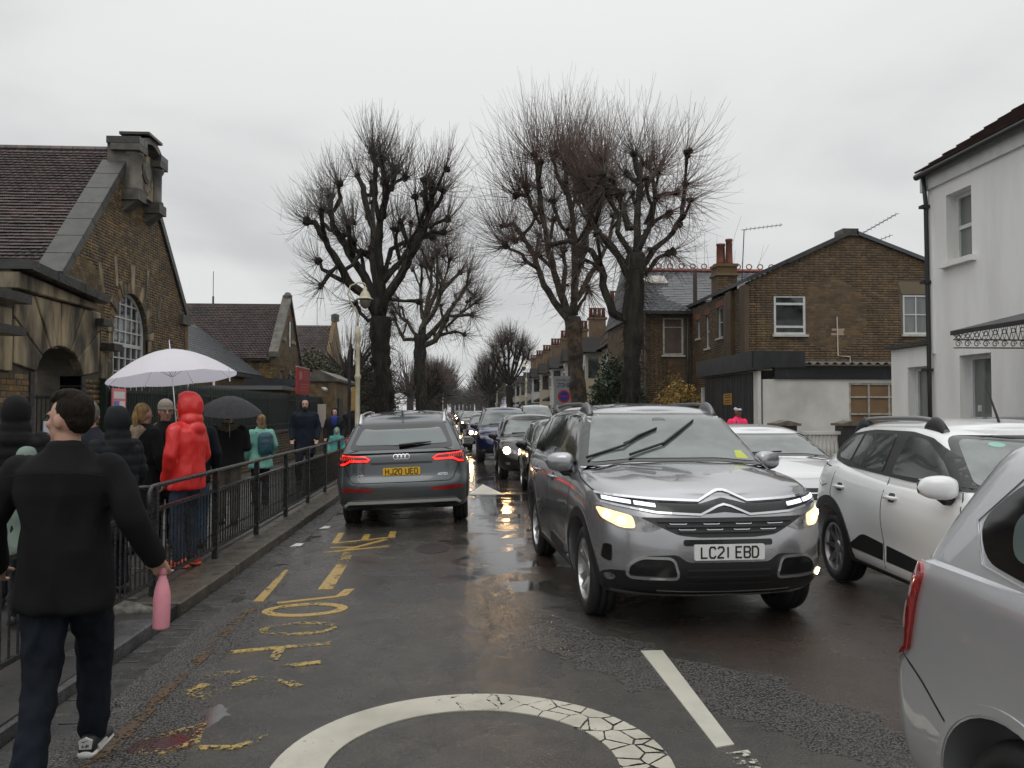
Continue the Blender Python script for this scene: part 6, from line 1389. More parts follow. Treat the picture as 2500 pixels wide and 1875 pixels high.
def generic(name, label, group, x, yfront, col, kind='hatch', rz=0., metal=.5, lit=(0, 0), rails=False, rear=False, detail=1, z=0., grille=True, H=None, platec=None, lampk=1.):
    P = paint('paint_%s' % '_'.join(str(int(q * 1000)) for q in col), col, metal, .3)
    D = dict(hatch=dict(L=4.1, W=1.74, h=1.46, zt=.95), suv=dict(L=4.4, W=1.82, h=1.66, zt=1.06), mpv=dict(L=4.5, W=1.85, h=1.86, zt=1.1), saloon=dict(L=4.5, W=1.78, h=1.44, zt=.94))[kind]
    L, W, h, z1 = D['L'], D['W'], H or D['h'], D['zt']
    sp = dict(L=L, W=W, paint=P, wf=.84, wr=L - .86, rw=.32 if h < 1.6 else .35, ra=.38 if h < 1.6 else .42, front=[(0, .12), (.25, .01), (.5, 0), (.75, .05), (1, .2)], rear=[(0, .1), (.25, .01), (.5, 0), (.8, .08), (1, .16)],
              zt=[(0, z1 - .25), (.2, z1 - .12), (.6, z1 - .04), (1.2, z1 + .02), (2.5, z1 + .03), (L - .4, z1 + .08), (L, z1 + .02)], zb=[(0, .22), (L, .26)] if h < 1.6 else [(0, .3), (L, .32)],
              cab=dict(f0=.85, f1=1.75, r0=L - .08, r1=L - .5, w0=W / 2 - .06, w1=W / 2 - .25), zr=[(0, h - .09), (1.7, h - .05), (2.4, h), (3.2, h - .01), (L, h - .1)])
    c = Car(name, sp, label, group, (x, yfront + (L / 2 if not rear else L / 2), z), rz + (math.pi if rear else 0))
    wx = W / 2 - .09
    ws = (rpoly([(-wx, z1 + .05), (-.4, z1 + .10), (.4, z1 + .10), (wx, z1 + .05), (wx - .17, h - .08), (-wx + .17, h - .08)], .08), rpoly([(-wx + .06, z1 + .09), (-.4, z1 + .125), (.4, z1 + .125), (wx - .06, z1 + .09), (wx - .22, h - .11), (-wx + .22, h - .11)], .07))
    zt_ = h - .13
    side = [('window_frame', rpoly([(1.05, z1 + .05), (1.75, zt_ - .02), (2.4, zt_ + .02), (L - .7, zt_ - .02), (L - .45, z1 + .14), (L - .6, z1 + .09)], .06), GLO, .003),
            ('side_window', rpoly([(1.3, z1 + .08), (1.85, zt_ - .03), (2.3, zt_ - .01), (2.3, z1 + .08)], .04), GSD, .006), ('side_window', rpoly([(2.4, z1 + .08), (2.4, zt_ - .01), (L - .78, zt_ - .04), (L - .6, z1 + .14)], .04), GSD, .006)]
    rw_ = (rpoly([(-wx + .1, z1 + .1), (wx - .1, z1 + .1), (wx - .2, h - .14), (-wx + .2, h - .14)], .06), rpoly([(-wx + .16, z1 + .13), (wx - .16, z1 + .13), (wx - .25, h - .17), (-wx + .25, h - .17)], .05))
    common_front(c, ws, side, gaps=[[(1.3, z1), (1.3, .36), (2.3, .34)], [(2.35, z1), (2.35, .34), (3.0, .34)]] if detail else [], rear=rw_)
    zl = z1 - .26; g1 = M('grille_dark', (.012, .012, .013), .45)
    for sg in (-1, 1):
        o = c.patch('headlamp', 'F', rpoly([(sg * (W / 2 - .07), zl + .09), (sg * (W / 2 - .36), zl + .03), (sg * (W / 2 - .42), zl - .06), (sg * (W / 2 - .12), zl - .05)], .04), LAMP_C, .006, .02, .06)
        if lit[0 if sg < 0 else 1]:
            r_ = .055 * lampk; c.patch('lamp_bulb', 'F', [(sg * (W / 2 - .2) + r_ * math.cos(a), zl + .01 + r_ * math.sin(a)) for a in np.linspace(0, 6.28, 13)[:-1]], LAMP_F, .012, .006, .05, parent=o)
        c.patch('tail_lamp', 'B', rpoly([(sg * (W / 2 - .06), z1 + .0), (sg * (W / 2 - .26), z1), (sg * (W / 2 - .24), z1 - .22), (sg * (W / 2 - .06), z1 - .2)], .03), RED_L if rear else RED_D, .006, .02, .06)
        if detail:
            c.patch('fog_lamp', 'F', rpoly([(sg * (W / 2 - .17), .44), (sg * (W / 2 - .27), .44), (sg * (W / 2 - .27), .38), (sg * (W / 2 - .17), .38)], .02), LAMP_C, .010, .01, .05)
    if grille:
        c.patch('main_grille', 'F', rpoly([(-.42, zl + .04), (.42, zl + .04), (.36, zl - .09), (-.36, zl - .09)], .03), g1, .006, .02, .06)
        c.stroke('grille_bar', 'F', [(-.38, zl - .02), (.38, zl - .02)], .014, CHR, .016, .008, seg=.1)
    c.patch('lower_grille', 'F', rpoly([(-.62, .45), (.62, .45), (.66, .3), (-.66, .3)], .04), BLK, .006, .02, .06)
    c.plate('F', 0, .5, '', WPL)
    c.plate('B', 0, .72, '', YPL)
    c.mirror(1.35, z1 + .06, P if detail < 2 else BLK, size=(.11, .07, .075)); c.wheels(nsp=6 if detail else 5)
    if rails: roof_rail(c, 1.8, L - .6, W / 2 - .3, .05)
    if detail: wiper(c, 'F', [(-.5, z1 + .12), (.1, z1 + .145)], off=.015)
    return c
LIMBS = {"T1": [[[-2.92,4.91],[-3.33,5.51],[-3.74,5.81],[-4.08,6.41],[-4.38,6.93],[-4.6,7.38],[-4.79,7.68],[-5.01,7.71]],[[-2.88,4.69],[-3.22,4.65],[-3.48,4.91],[-3.66,5.28]],[[-2.89,5.22],[-3.34,6.19],[-3.75,6.79],[-4.16,7.46],[-4.46,7.98],[-4.57,8.58],[-4.58,9.0]],[[-3.75,6.79],[-3.86,7.39],[-3.94,7.84],[-4.02,8.22],[-3.79,8.07]],[[-2.85,5.29],[-2.96,6.19],[-3.12,6.94],[-3.05,7.7],[-3.2,8.15],[-3.43,8.9],[-3.54,9.51],[-3.77,9.96]],[[-2.77,5.29],[-2.78,6.27],[-2.82,6.95],[-2.75,7.86],[-2.57,8.61],[-2.61,9.22],[-2.65,9.9]],[[-2.57,8.61],[-2.35,9.22],[-1.93,9.46]],[[-2.75,7.86],[-2.9,8.53],[-2.87,9.37],[-2.91,9.97]],[[-2.66,5.29],[-2.22,5.9],[-1.77,6.66],[-1.4,7.27],[-1.1,8.03],[-0.99,8.56],[-1.03,8.94]],[[-1.77,6.66],[-1.48,7.42],[-1.25,8.18],[-1.29,8.63]],[[-1.4,7.27],[-1.03,7.46],[-0.65,7.43]],[[-1.1,8.03],[-0.73,8.49],[-0.66,8.76]],[[-2.67,5.97],[-2.15,6.65],[-1.78,7.41],[-1.55,8.02]],[[-2.59,5.37],[-1.99,5.3],[-1.47,5.26]],[[-4.08,6.41],[-4.37,6.1],[-4.59,5.69]],[[-4.24,7.68],[-4.61,7.83],[-4.87,8.13],[-4.83,8.58]],[[-4.46,8.51],[-4.21,8.89],[-4.23,9.31]],[[-3.93,5.88],[-4.37,6.1],[-4.67,6.33],[-4.86,6.59]],[[-3.28,9.21],[-3.21,9.7]],[[-2.34,8.92],[-2.23,9.53]],[[-2.38,9.22],[-2.33,9.72]],[[-3.34,6.19],[-3.49,6.94],[-3.19,7.09]],[[-2.15,6.65],[-2.3,7.26],[-2.23,7.71]],[[-4.16,7.46],[-4.05,7.61]],[[-1.1,7.65],[-0.5,7.96]],[[-2.74,5.89],[-2.45,7.1],[-1.85,7.49],[-1.07,7.65]],[[-3.19,6.87],[-3.64,7.01],[-3.71,7.39]]],
"T2": [[[-2.41,5.42],[-3.02,6.41],[-3.64,7.02],[-4.01,7.64]],[[-2.41,5.3],[-1.55,6.17],[-0.69,7.41],[0.17,8.66],[0.6,8.29]],[[-1.55,5.8],[-0.44,6.05],[0.05,5.93]],[[-2.29,5.55],[-2.05,7.4],[-1.8,8.65],[-1.81,10.01]],[[-2.05,7.4],[-1.06,8.65],[-0.7,9.9]],[[-0.69,7.41],[-0.08,8.41],[0.29,9.04]],[[-2.53,5.55],[-3.27,5.54],[-3.63,6.16],[-3.94,7.14]],[[-2.29,6.17],[-1.55,7.16],[-1.19,8.16],[-0.2,9.16]],[[-0.94,6.3],[-0.07,7.05],[0.73,7.61]],[[-2.29,6.78],[-2.42,8.39],[-2.3,9.88]],[[-2.04,6.79],[-1.43,8.4],[-1.44,10.14]],[[-2.28,5.18],[-1.55,5.43],[-0.81,6.79],[0.48,6.86]]],
"T3": [[[3.62,4.79],[3.23,5.42],[2.87,6.05],[2.71,6.69],[2.56,7.16],[2.32,7.71],[2.16,8.03],[1.84,8.5],[1.49,8.46]],[[2.71,6.69],[2.28,6.88],[2.08,7.16],[1.45,7.47]],[[2.32,7.71],[2.16,7.87],[1.84,7.79]],[[3.58,5.11],[3.19,6.14],[2.95,6.93],[2.79,7.72],[2.6,8.51],[2.52,9.31],[2.4,10.03]],[[2.56,7.96],[2.28,8.59],[2.2,8.99],[1.84,8.98]],[[2.24,8.83],[2.12,9.3]],[[3.43,5.66],[3.51,6.54],[3.43,7.17]],[[3.03,6.53],[2.56,6.92]],[[3.82,4.95],[3.86,6.14],[3.83,7.34],[3.75,8.21],[3.51,9.33],[3.43,9.96]],[[3.87,6.94],[4.31,7.9],[4.31,8.7],[4.03,9.01]],[[3.98,5.51],[4.54,6.55],[5.11,7.51],[5.35,8.55]],[[3.86,6.14],[4.31,7.34],[4.47,8.54],[5.03,9.67],[5.12,10.64]],[[3.83,7.34],[3.27,8.2],[3.11,8.84]],[[4.47,8.54],[4.03,9.65],[3.91,10.69]],[[3.51,9.01],[3.19,9.64],[3.12,10.44]],[[3.98,5.19],[4.22,5.51],[4.3,5.83]],[[4.07,6.94],[4.63,9.18],[4.63,10.15]]],
"T4": [[[4.46,4.08],[4.15,4.33],[3.96,4.89],[3.9,5.64],[3.65,6.15],[3.02,6.52],[2.52,6.38]],[[3.96,5.46],[3.4,5.83],[3.21,5.64]],[[4.66,5.21],[4.47,5.65],[4.16,6.15],[3.78,6.59],[3.59,7.09],[3.53,7.72],[3.66,8.36]],[[4.66,5.84],[4.54,6.16],[4.29,6.59],[4.35,7.1],[4.04,7.73],[3.98,8.74]],[[4.76,5.84],[4.86,6.48],[4.92,7.43],[5.05,8.0],[4.93,9.02]],[[4.6,6.73],[4.48,7.42],[4.29,8.3]],[[4.85,6.16],[5.24,6.86],[5.44,7.62],[5.44,8.39],[5.31,8.77]],[[4.98,5.59],[5.3,6.1],[5.88,6.62],[6.2,7.13],[6.3,7.77],[6.4,8.15]],[[5.04,5.4],[5.49,5.91],[5.87,6.11]],[[5.24,6.86],[5.69,7.12]],[[5.05,8.0],[4.67,8.44]],[[5.44,7.75],[5.98,7.76]],[[5.11,6.86],[5.31,7.5]],[[4.92,7.43],[5.31,8.13],[5.57,8.52]],[[4.16,7.73],[4.48,7.8]],[[3.66,7.72],[3.34,8.1]]]}
TRUNKS = {"T1":[[-2.63,1.7],[-2.73,2.89],[-2.77,3.79],[-2.77,4.77]],"T2":[[-2.27,1.73],[-2.4,3.7],[-2.35,5.79]],"T3":[[4.01,1.95],[3.94,2.98],[3.86,4.16],[3.82,4.87]],"T4":[[4.58,1.83],[4.62,2.7],[4.68,3.64],[4.73,4.71],[4.76,5.97]]}
# ================================================================ pollarded plane trees
BARK = M('plane_bark', (.085, .080, .052), .7, spec=.25, col2=(.018, .016, .012), scale=6, bump=.9, bscale=22, stretch=(1, 1, .4), lo=.4, hi=.62)
BARKD = M('dark_bark', (.016, .014, .012), .75, col2=(.046, .042, .027), scale=5, bump=1., bscale=18, stretch=(1, 1, .35), lo=.45, hi=.7, spec=.25)
BARKF = M('flaking_bark', (.10, .062, .034), .7, col2=(.022, .020, .015), scale=4.2, bump=.9, bscale=20, lo=.44, hi=.58)
TWG = M('twig', (.115, .078, .062), .55, col2=(.065, .052, .042), scale=.35); TWR = M('twig_red', (.120, .068, .052), .5, col2=(.075, .052, .040), scale=.35)
def twigs(P0, D, L_, r0, curl, seg=5, up=None, tip=.0025):
    """n curved thin stems; P0, D (n,3); L_ (n,) -> V, F"""
    n = len(P0); P0 = np.asarray(P0, float); D = np.asarray(D, float); D /= np.linalg.norm(D, axis=1)[:, None] + 1e-9
    pts = np.zeros((n, seg + 1, 3)); pts[:, 0] = P0; d = D.copy(); U = np.array(up if up is not None else (0, 0, 1.))
    wob = RNG.normal(0, .05, (n, 3))
    for k in range(seg):
        d = d + U * curl[:, None] / seg + wob / seg * 2 + RNG.normal(0, .065, (n, 3)); d /= np.linalg.norm(d, axis=1)[:, None]
        pts[:, k + 1] = pts[:, k] + d * (L_ / seg)[:, None]
    T = D; A = np.cross(T, np.array([.3, .9, .1])); A /= np.linalg.norm(A, axis=1)[:, None] + 1e-9; B = np.cross(T, A)
    rad = np.linspace(1, tip / r0, seg + 1); V = np.zeros((n, seg + 1, 3, 3))
    for j in range(3):
        an = 2 * math.pi * j / 3; V[:, :, j] = pts + (A * math.cos(an) + B * math.sin(an))[:, None, :] * (r0 * rad)[None, :, None]
    F = []
    for k in range(seg):
        for j in range(3): F.append((k * 3 + j, k * 3 + (j + 1) % 3, (k + 1) * 3 + (j + 1) % 3, (k + 1) * 3 + j))
    F = (np.arange(n)[:, None, None] * (seg + 1) * 3 + np.array(F)[None]).reshape(-1, 4)
    return V.reshape(-1, 3), F, pts
def pollard(name, label, trunk, limbs, Y, rtrunk, mats, nt=44, lt=2.0, group='pollarded street trees', shag=0, cz=None, seed=1, spread=1., rtw=.010):
    rnd = random.Random(seed); root = empty(name, (trunk[0][0], Y, 0), 0, label, 'tree', group); O = Vector((trunk[0][0], Y, 0))
    pts = [Vector((trunk[0][0], 0, -.1)) + Vector((0, 0, 0))] + [Vector((x, 0, z)) for x, z in trunk]; pts = [p - Vector((O.x, 0, 0)) for p in pts]
    m = MB(); P2 = []; RR = []
    K = 26
    for k in range(K + 1):
        t = k / K * (len(pts) - 1); i = min(int(t), len(pts) - 2); p = pts[i].lerp(pts[i + 1], t - i); P2.append(p)
        RR.append(rtrunk * (1.25 - .25 * min(1, k / 4) + .06 * math.sin(k * 2.1) + .05 * math.sin(k * .9) + (.12 * (k / K)**3)))
    m.tube(P2, RR, 18)
    for v in range(len(m.v)):
        p = Vector(m.v[v]); q = mnoise.noise(p * 2.2) * .09 + mnoise.noise(p * 6) * .035; ax = Vector((p.x - 0, p.y, 0)); m.v[v] = tuple(p + ax.normalized() * q if ax.length > .01 else p)
    m.build('trunk', mats[0], root, True)
    knobs = []; lm = MB(); topT = P2[-1]; allP = []; cen = Vector((topT.x, 0, cz or topT.z + 2.0)); allP = [(p_, r_) for p_, r_ in zip(P2[12:], RR[12:])]
    for li, L_ in enumerate(limbs):
        q = [Vector((x - O.x, 0, z)) for x, z in L_]; k = rnd.choice((-1, 1)) * rnd.uniform(.35, 1.) * spread; a0 = q[0]
        if li > 0 and allP:
            near = min(allP, key=lambda e: (e[0].x - a0.x)**2 + (e[0].z - a0.z)**2)
            base, brr = near
        else: base, brr = topT, rtrunk
        dt = math.hypot(a0.x - topT.x, a0.z - topT.z)
        if dt < .6: base, brr = topT * 1, rtrunk * .8
        ybase = base.y if dt >= .6 else 0
        tot = 0; cur = []; prev = a0
        for i, p in enumerate(q):
            tot += (p - prev).length; prev = p; cur.append(Vector((p.x, ybase + k * tot * .45, p.z)))
        # smooth resample with knuckles
        full = []
        for i in range(len(cur) - 1):
            n_ = max(2, int((cur[i + 1] - cur[i]).length / .22))
            for j in range(n_): full.append(cur[i].lerp(cur[i + 1], j / n_) + Vector((rnd.uniform(-.02, .02), rnd.uniform(-.03, .03), rnd.uniform(-.02, .02))))
        full.append(cur[-1]); n_ = len(full); ra = min(brr * .72, rtrunk * (.52 if tot > 3.2 else .34 if tot > 1.5 else .2)); rb = max(.045, ra * .42)
        rad = [ra + (rb - ra) * (i / (n_ - 1))**.8 + (.02 * rnd.random()) for i in range(n_)]
        rad[-1] = rb * 1.35
        if (full[0] - base).length > .12: full = [Vector(base)] + full; rad = [ra * 1.05] + rad
        lm.tube(full, rad, 9)
        for p, r_ in zip(full, rad): allP.append((p, r_))
        knobs.append((cur[-1], (cur[-1] - cur[-2]).normalized(), 1.0))
        for p in full[n_ // 4::4]:
            if rnd.random() < .7: knobs.append((p + Vector((rnd.uniform(-.08, .08), rnd.uniform(-.1, .1), rnd.uniform(-.05, .08))), None, .42))
        # extra forks towards and away from the street so the crown is round
        if tot > 2.0:
            for s_ in range(2):
                b = full[rnd.randint(n_ // 2, n_ - 2)]; dd = Vector((rnd.uniform(-.5, .5), rnd.choice((-1, 1)) * rnd.uniform(.5, 1.2), rnd.uniform(.5, 1.3))).normalized() * rnd.uniform(.7, 1.5) * spread
                e = b + dd; md_ = b.lerp(e, .5) + Vector((0, 0, -.12)); lm.tube([b, md_, e], [rb * 1.1, rb * .9, rb * 1.1], 7); knobs.append((e, dd.normalized(), .7))
    for v in range(len(lm.v)):
        p = Vector(lm.v[v]); q = mnoise.noise_vector(p * 4) * .035 + mnoise.noise_vector(p * 13) * .022; lm.v[v] = tuple(p + q)
    km = lm.mat(1); nlm = len(lm.v); P0 = []; D = []; LL = []; CU = []
    for (p, d, wgt) in knobs:
        r_ = .105 * wgt**.6 + .015
        for s_ in range(3 if wgt > .5 else 1):
            c_ = p + Vector((rnd.uniform(-.6, .6), rnd.uniform(-.6, .6), rnd.uniform(-.5, .5))) * r_ * .9; rr_ = r_ * rnd.uniform(.6, .95)
            rings = [[(c_.x + rr_ * math.sin(math.pi * a / 5) * math.cos(t), c_.y + rr_ * math.sin(math.pi * a / 5) * math.sin(t), c_.z + rr_ * math.cos(math.pi * a / 5)) for t in np.linspace(0, 2 * math.pi, 8)[:-1]] for a in (.3, 1.5, 2.5, 3.5, 4.7)]
            km.loft(rings)
        out_ = (p - cen); out_ = out_.normalized() if out_.length > .1 else Vector((0, 0, 1))
        n_ = int(nt * wgt)
        for s_ in range(n_):
            rv = Vector((rnd.gauss(0, 1), rnd.gauss(0, 1), rnd.gauss(0, 1))).normalized(); dd = out_ * .85 + Vector((0, 0, .10)) + rv * 1.15
            P0.append(tuple(p + rv * r_ * .5)); D.append(tuple(dd)); LL.append(lt * rnd.uniform(.5, 1.08) * (.55 + .45 * wgt) * (1 + .3 * max(0, out_.z) if out_.z > 0 else .9)); CU.append(rnd.uniform(.5, 1.7) if out_.z > -.1 else rnd.uniform(-.3, 1.1))
    for v in range(nlm, len(km.v)):
        p = Vector(km.v[v]); km.v[v] = tuple(p + mnoise.noise_vector(p * 9) * .07)
    km.build('limbs', [mats[1], BARKD], root, True)
    V, F, pts = twigs(P0, D, np.array(LL), rtw, np.array(CU)); cr = np_mesh('crown', V, F, mats[2], root)
    # side twiglets
    n = len(P0); idx = RNG.integers(0, n, int(n * .45)); kk = RNG.integers(2, 5, len(idx)); B = pts[idx, kk]; Dd = pts[idx, kk + 1] - pts[idx, kk]; Dd /= np.linalg.norm(Dd, axis=1)[:, None]
    V, F, _ = twigs(B, Dd + RNG.normal(0, .45, Dd.shape), RNG.uniform(.25, .6, len(idx)), rtw * .55, np.full(len(idx), .4), 3); np_mesh('side_twigs', V, F, mats[2], root)
    if shag:
        P0 = []; D = []
        for s_ in range(shag):
            z = rnd.uniform(1.6, topT.z + .5); i = min(K, int(z / topT.z * K)); a = rnd.uniform(0, 6.28); c_ = P2[i]; P0.append((c_.x + rtrunk * math.cos(a), c_.y + rtrunk * math.sin(a), z)); D.append((math.cos(a) * .9, math.sin(a) * .9, rnd.uniform(-.1, .5)))
        V, F, _ = twigs(P0, D, RNG.uniform(.4, 1.2, shag), .009, RNG.uniform(-3.2, -1.8, shag)); np_mesh('hanging_shoots', V, F, BARKD if shag > 100 else mats[2], root)
    return root
pollard('pollarded_tree', 'big dark trunked pollarded tree on the left, behind the swan neck lamp post', TRUNKS['T1'], LIMBS['T1'], 28, .33, (BARKD, BARKD, TWG), nt=50, lt=1.35, shag=420, seed=3, rtw=.009)
pollard('pollarded_tree', 'second pollarded tree on the left, paler limbs spreading right behind the big one', TRUNKS['T2'], LIMBS['T2'], 46, .32, (BARKD, BARK, TWG), nt=52, lt=2.1, shag=80, seed=5, rtw=.012)
pollard('pollarded_tree', 'left tree of the tall right hand pair, with flaking brown and green bark', TRUNKS['T3'], LIMBS['T3'], 28.5, .265, (BARKF, BARK, TWR), nt=60, lt=2.3, shag=0, seed=7, rtw=.0095)
pollard('pollarded_tree', 'right tree of the tall pair, dark shaggy trunk in front of the slate roof', TRUNKS['T4'], LIMBS['T4'], 22.5, .24, (BARKD, BARKD, TWR), nt=60, lt=1.75, shag=380, seed=9, rtw=.008)
def auto_limbs(x, h, w, n, rnd):
    z0 = h * .38; res = []
    for i in range(n):
        a = -1.15 + 2.3 * (i + .5) / n + rnd.uniform(-.1, .1); L_ = (h * .40) * (1 - .12 * abs(a)); p = [(x, z0)]
        for k in range(1, 5):
            t = k / 4; aa = a * (1.15 - .45 * t); p.append((p[-1][0] + math.sin(aa) * L_ / 4 * w, p[-1][1] + math.cos(aa) * L_ / 4))
        res.append([(round(a_, 2), round(b_, 2)) for a_, b_ in p])
        if rnd.random() < .7: q = p[2]; res.append([q, (q[0] + rnd.uniform(-.8, .8) * w, q[1] + L_ * .25), (q[0] + rnd.uniform(-1.2, 1.2) * w, q[1] + L_ * .5)])
    return res
far = [(4.35, 78, 10.4, .62, .30, 'tall round pollarded tree beside the far lamp post on the right'), (3.6, 104, 9.4, .8, .4, 'pollarded tree farther on the right, behind the round one'), (4.6, 135, 8.6, .8, .45, 'small distant pollarded tree on the right'),
       (-3.0, 72, 6.6, .8, .34, 'third tree on the left, with low dark crown'), (-3.2, 96, 7.5, .8, .4, 'distant pollarded tree on the left'), (-3.4, 128, 8.5, .9, .5, 'farthest single pollarded tree on the left')]
for i, (x, Y, h, w_, r_, lb) in enumerate(far):
    rr_ = random.Random(40 + i); L_ = auto_limbs(x, h, w_, 9, rr_); pollard('pollarded_tree', lb, [(x, 0), (x + .05, h * .2), (x, h * .38)], L_, Y, r_, (BARKD, BARKD, TWG), nt=36, lt=h * .17, seed=50 + i, rtw=.009 + Y * .0001)
# ordinary bare trees and distant wood
def bare_crowns(name, label, cat, centres, mat, kind=None, n=260, L_=2.4, r_=.03):
    P0 = []; D = []; LL = []
    m = MB()
    for (x, y_, h, w_) in centres:
        m.tube([(x, y_, -.1), (x, y_, h * .5)], [w_ * .07, w_ * .05], 6)
        for s_ in range(n):
            v = Vector((random.gauss(0, 1), random.gauss(0, 1), random.gauss(0, 1))).normalized() * random.random()**.33; c_ = Vector((x + v.x * w_ * .42, y_ + v.y * w_ * .42, h * .55 + v.z * h * .32))
            P0.append(tuple(c_)); dd = Vector((v.x, v.y, v.z + .6)); D.append(tuple(dd)); LL.append(L_ * random.uniform(.5, 1))
            if s_ % 6 == 0: m.tube([(x, y_, h * .35), (c_.x * .5 + x * .5, c_.y * .5 + y_ * .5, c_.z * .6 + h * .18), tuple(c_)], [w_ * .03, w_ * .018, w_ * .008], 4)
    V, F, _ = twigs(P0, D, np.array(LL), r_, np.full(len(P0), .5), 3, tip=r_ * .4)
    if kind == 'stuff':
        k = len(m.v); fs = np.concatenate([F + k]); o = np_mesh(name, np.concatenate([np.array(m.v), V]), fs, mat); o['kind'] = 'stuff'; o['label'] = label
        m.build('distant_trunks', mat)['kind'] = 'stuff'; return o
    root = empty(name, (0, 0, 0), 0, label, cat); m.build('trunk', BARKD, root); np_mesh('crown', V, F, mat, root); return root
HZT = M('distant_twig', (.060, .048, .044), .8)
bare_crowns('bare_tree', 'bare rounded tree between the left trees and the far end of the street', 'tree', [(-3.2, 100, 8.0, 6)], HZT, n=380)
bare_crowns('bare_tree', 'bare scrubby tree behind the brick gate lodge', 'tree', [(-6.2, 46, 6.4, 6.0)], TWG, n=520, L_=1.6, r_=.014)
bare_crowns('bare_tree', 'bare thin tree rising behind the brick house chimney', 'tree', [(13.6, 44, 10.6, 5)], TWG, n=60, L_=3.2, r_=.014)
W_l = [(-3.5 - random.random() * 5, 120 + k * 13, random.uniform(8, 10), 8) for k in range(12)] + [(4.0 + random.random() * 4, 150 + k * 14, random.uniform(8, 10), 8) for k in range(9)] + [(-14 - k % 5 * 4, 80 + k * 7, random.uniform(7, 10), 9) for k in range(12)] + [(-4 + k * 1.6, 330 + k % 3 * 10, 11, 12) for k in range(7)]
bare_crowns('distant_wood', 'bare grey trees closing the far end of the street', None, W_l, HZT, 'stuff', n=230, L_=3.0, r_=.045)
# leafy shrubs
def leaves(name, c, rad, n, size, mat, label, cat='bush', ground_z=0, stem=True, boxy=False, tw=0):
    root = empty(name, (c[0], c[1], ground_z), 0, label, cat); V = np.zeros((n, 4, 3))
    d = RNG.normal(0, 1, (n, 3)); d /= np.linalg.norm(d, axis=1)[:, None]; r_ = RNG.random(n)**.38
    if boxy: d = RNG.uniform(-1, 1, (n, 3)); r_ = np.ones(n); ax_ = RNG.integers(0, 3, n); sg = RNG.choice([-1, 1], n); d[np.arange(n), ax_] = sg * RNG.uniform(.86, 1.02, n)
    lum = np.array([.75 + .45 * mnoise.noise(Vector(tuple(q * 2.1 + 3.1))) for q in d]); P = d * (r_ * lum if not boxy else np.ones(n))[:, None] * np.array(rad) + np.array([0, 0, c[2] - ground_z])
    a = RNG.normal(0, 1, (n, 3)); a /= np.linalg.norm(a, axis=1)[:, None]; b = np.cross(a, RNG.normal(0, 1, (n, 3))); b /= np.linalg.norm(b, axis=1)[:, None]; s_ = (size * RNG.uniform(.6, 1.3, n))[:, None]
    V[:, 0] = P - a * s_; V[:, 1] = P + b * s_ * .5; V[:, 2] = P + a * s_; V[:, 3] = P - b * s_ * .5
    np_mesh('foliage', V.reshape(-1, 3), np.arange(n * 4).reshape(-1, 4), mat, root)
    if stem:
        m = MB()
        for k in range(7): an = k * .9; m.tube([(0, 0, 0), (rad[0] * .3 * math.cos(an), rad[1] * .3 * math.sin(an), (c[2] - ground_z) * .6), (rad[0] * .6 * math.cos(an), rad[1] * .6 * math.sin(an), c[2] - ground_z + rad[2] * .3)], [.05, .03, .01], 5)
        m.build('stems', BARKD, root)
    return root
def leafmat(n_, c1, c2): return M(n_, c1, .5, col2=c2, scale=1.2, var=.45)
LG = leafmat('leaf_evergreen', (.022, .046, .014), (.040, .072, .020)); LI = leafmat('leaf_ivy', (.030, .040, .014), (.060, .055, .020)); LY = leafmat('leaf_forsythia', (.42, .26, .03), (.16, .10, .02)); LH = leafmat('leaf_hedge', (.035, .075, .018), (.06, .11, .03))
LR = leafmat('leaf_reddish', (.07, .025, .02), (.05, .03, .02))
leaves('evergreen_bush', (5.75, 30.5, 2.0), (1.35, 1.6, 1.9), 9000, .075, LG, 'dark evergreen bush between the two right hand trunks')
leaves('forsythia_bush', (6.75, 25.4, 1.55), (1.25, 1.0, 1.35), 5200, .045, LY, 'yellow flowering forsythia bush to the right of the dark trunk')
leaves('ivy_mass', (-7.2, 42, 2.6), (1.8, 4.2, 2.3), 9000, .09, LI, 'olive green ivy and shrubs beyond the red school sign')
leaves('ivy_mass', (-5.0, 47, 2.1), (1.6, 3.0, 2.2), 6000, .09, LI, 'brownish green shrub behind the lamp post')
leaves('clipped_hedge', (6.3, 66, 1.05), (.5, 4.5, .85), 3500, .09, LH, 'bright green clipped hedge in front of the terrace', stem=False, boxy=True)
leaves('clipped_hedge', (6.4, 80, 1.2), (.6, 6, 1.0), 3500, .1, LG, 'dark green hedge farther along the terrace', stem=False, boxy=True)
leaves('reddish_bush', (5.9, 48, 1.4), (.9, 2.4, 1.3), 3500, .07, LR, 'reddish brown bush left of the zone sign')
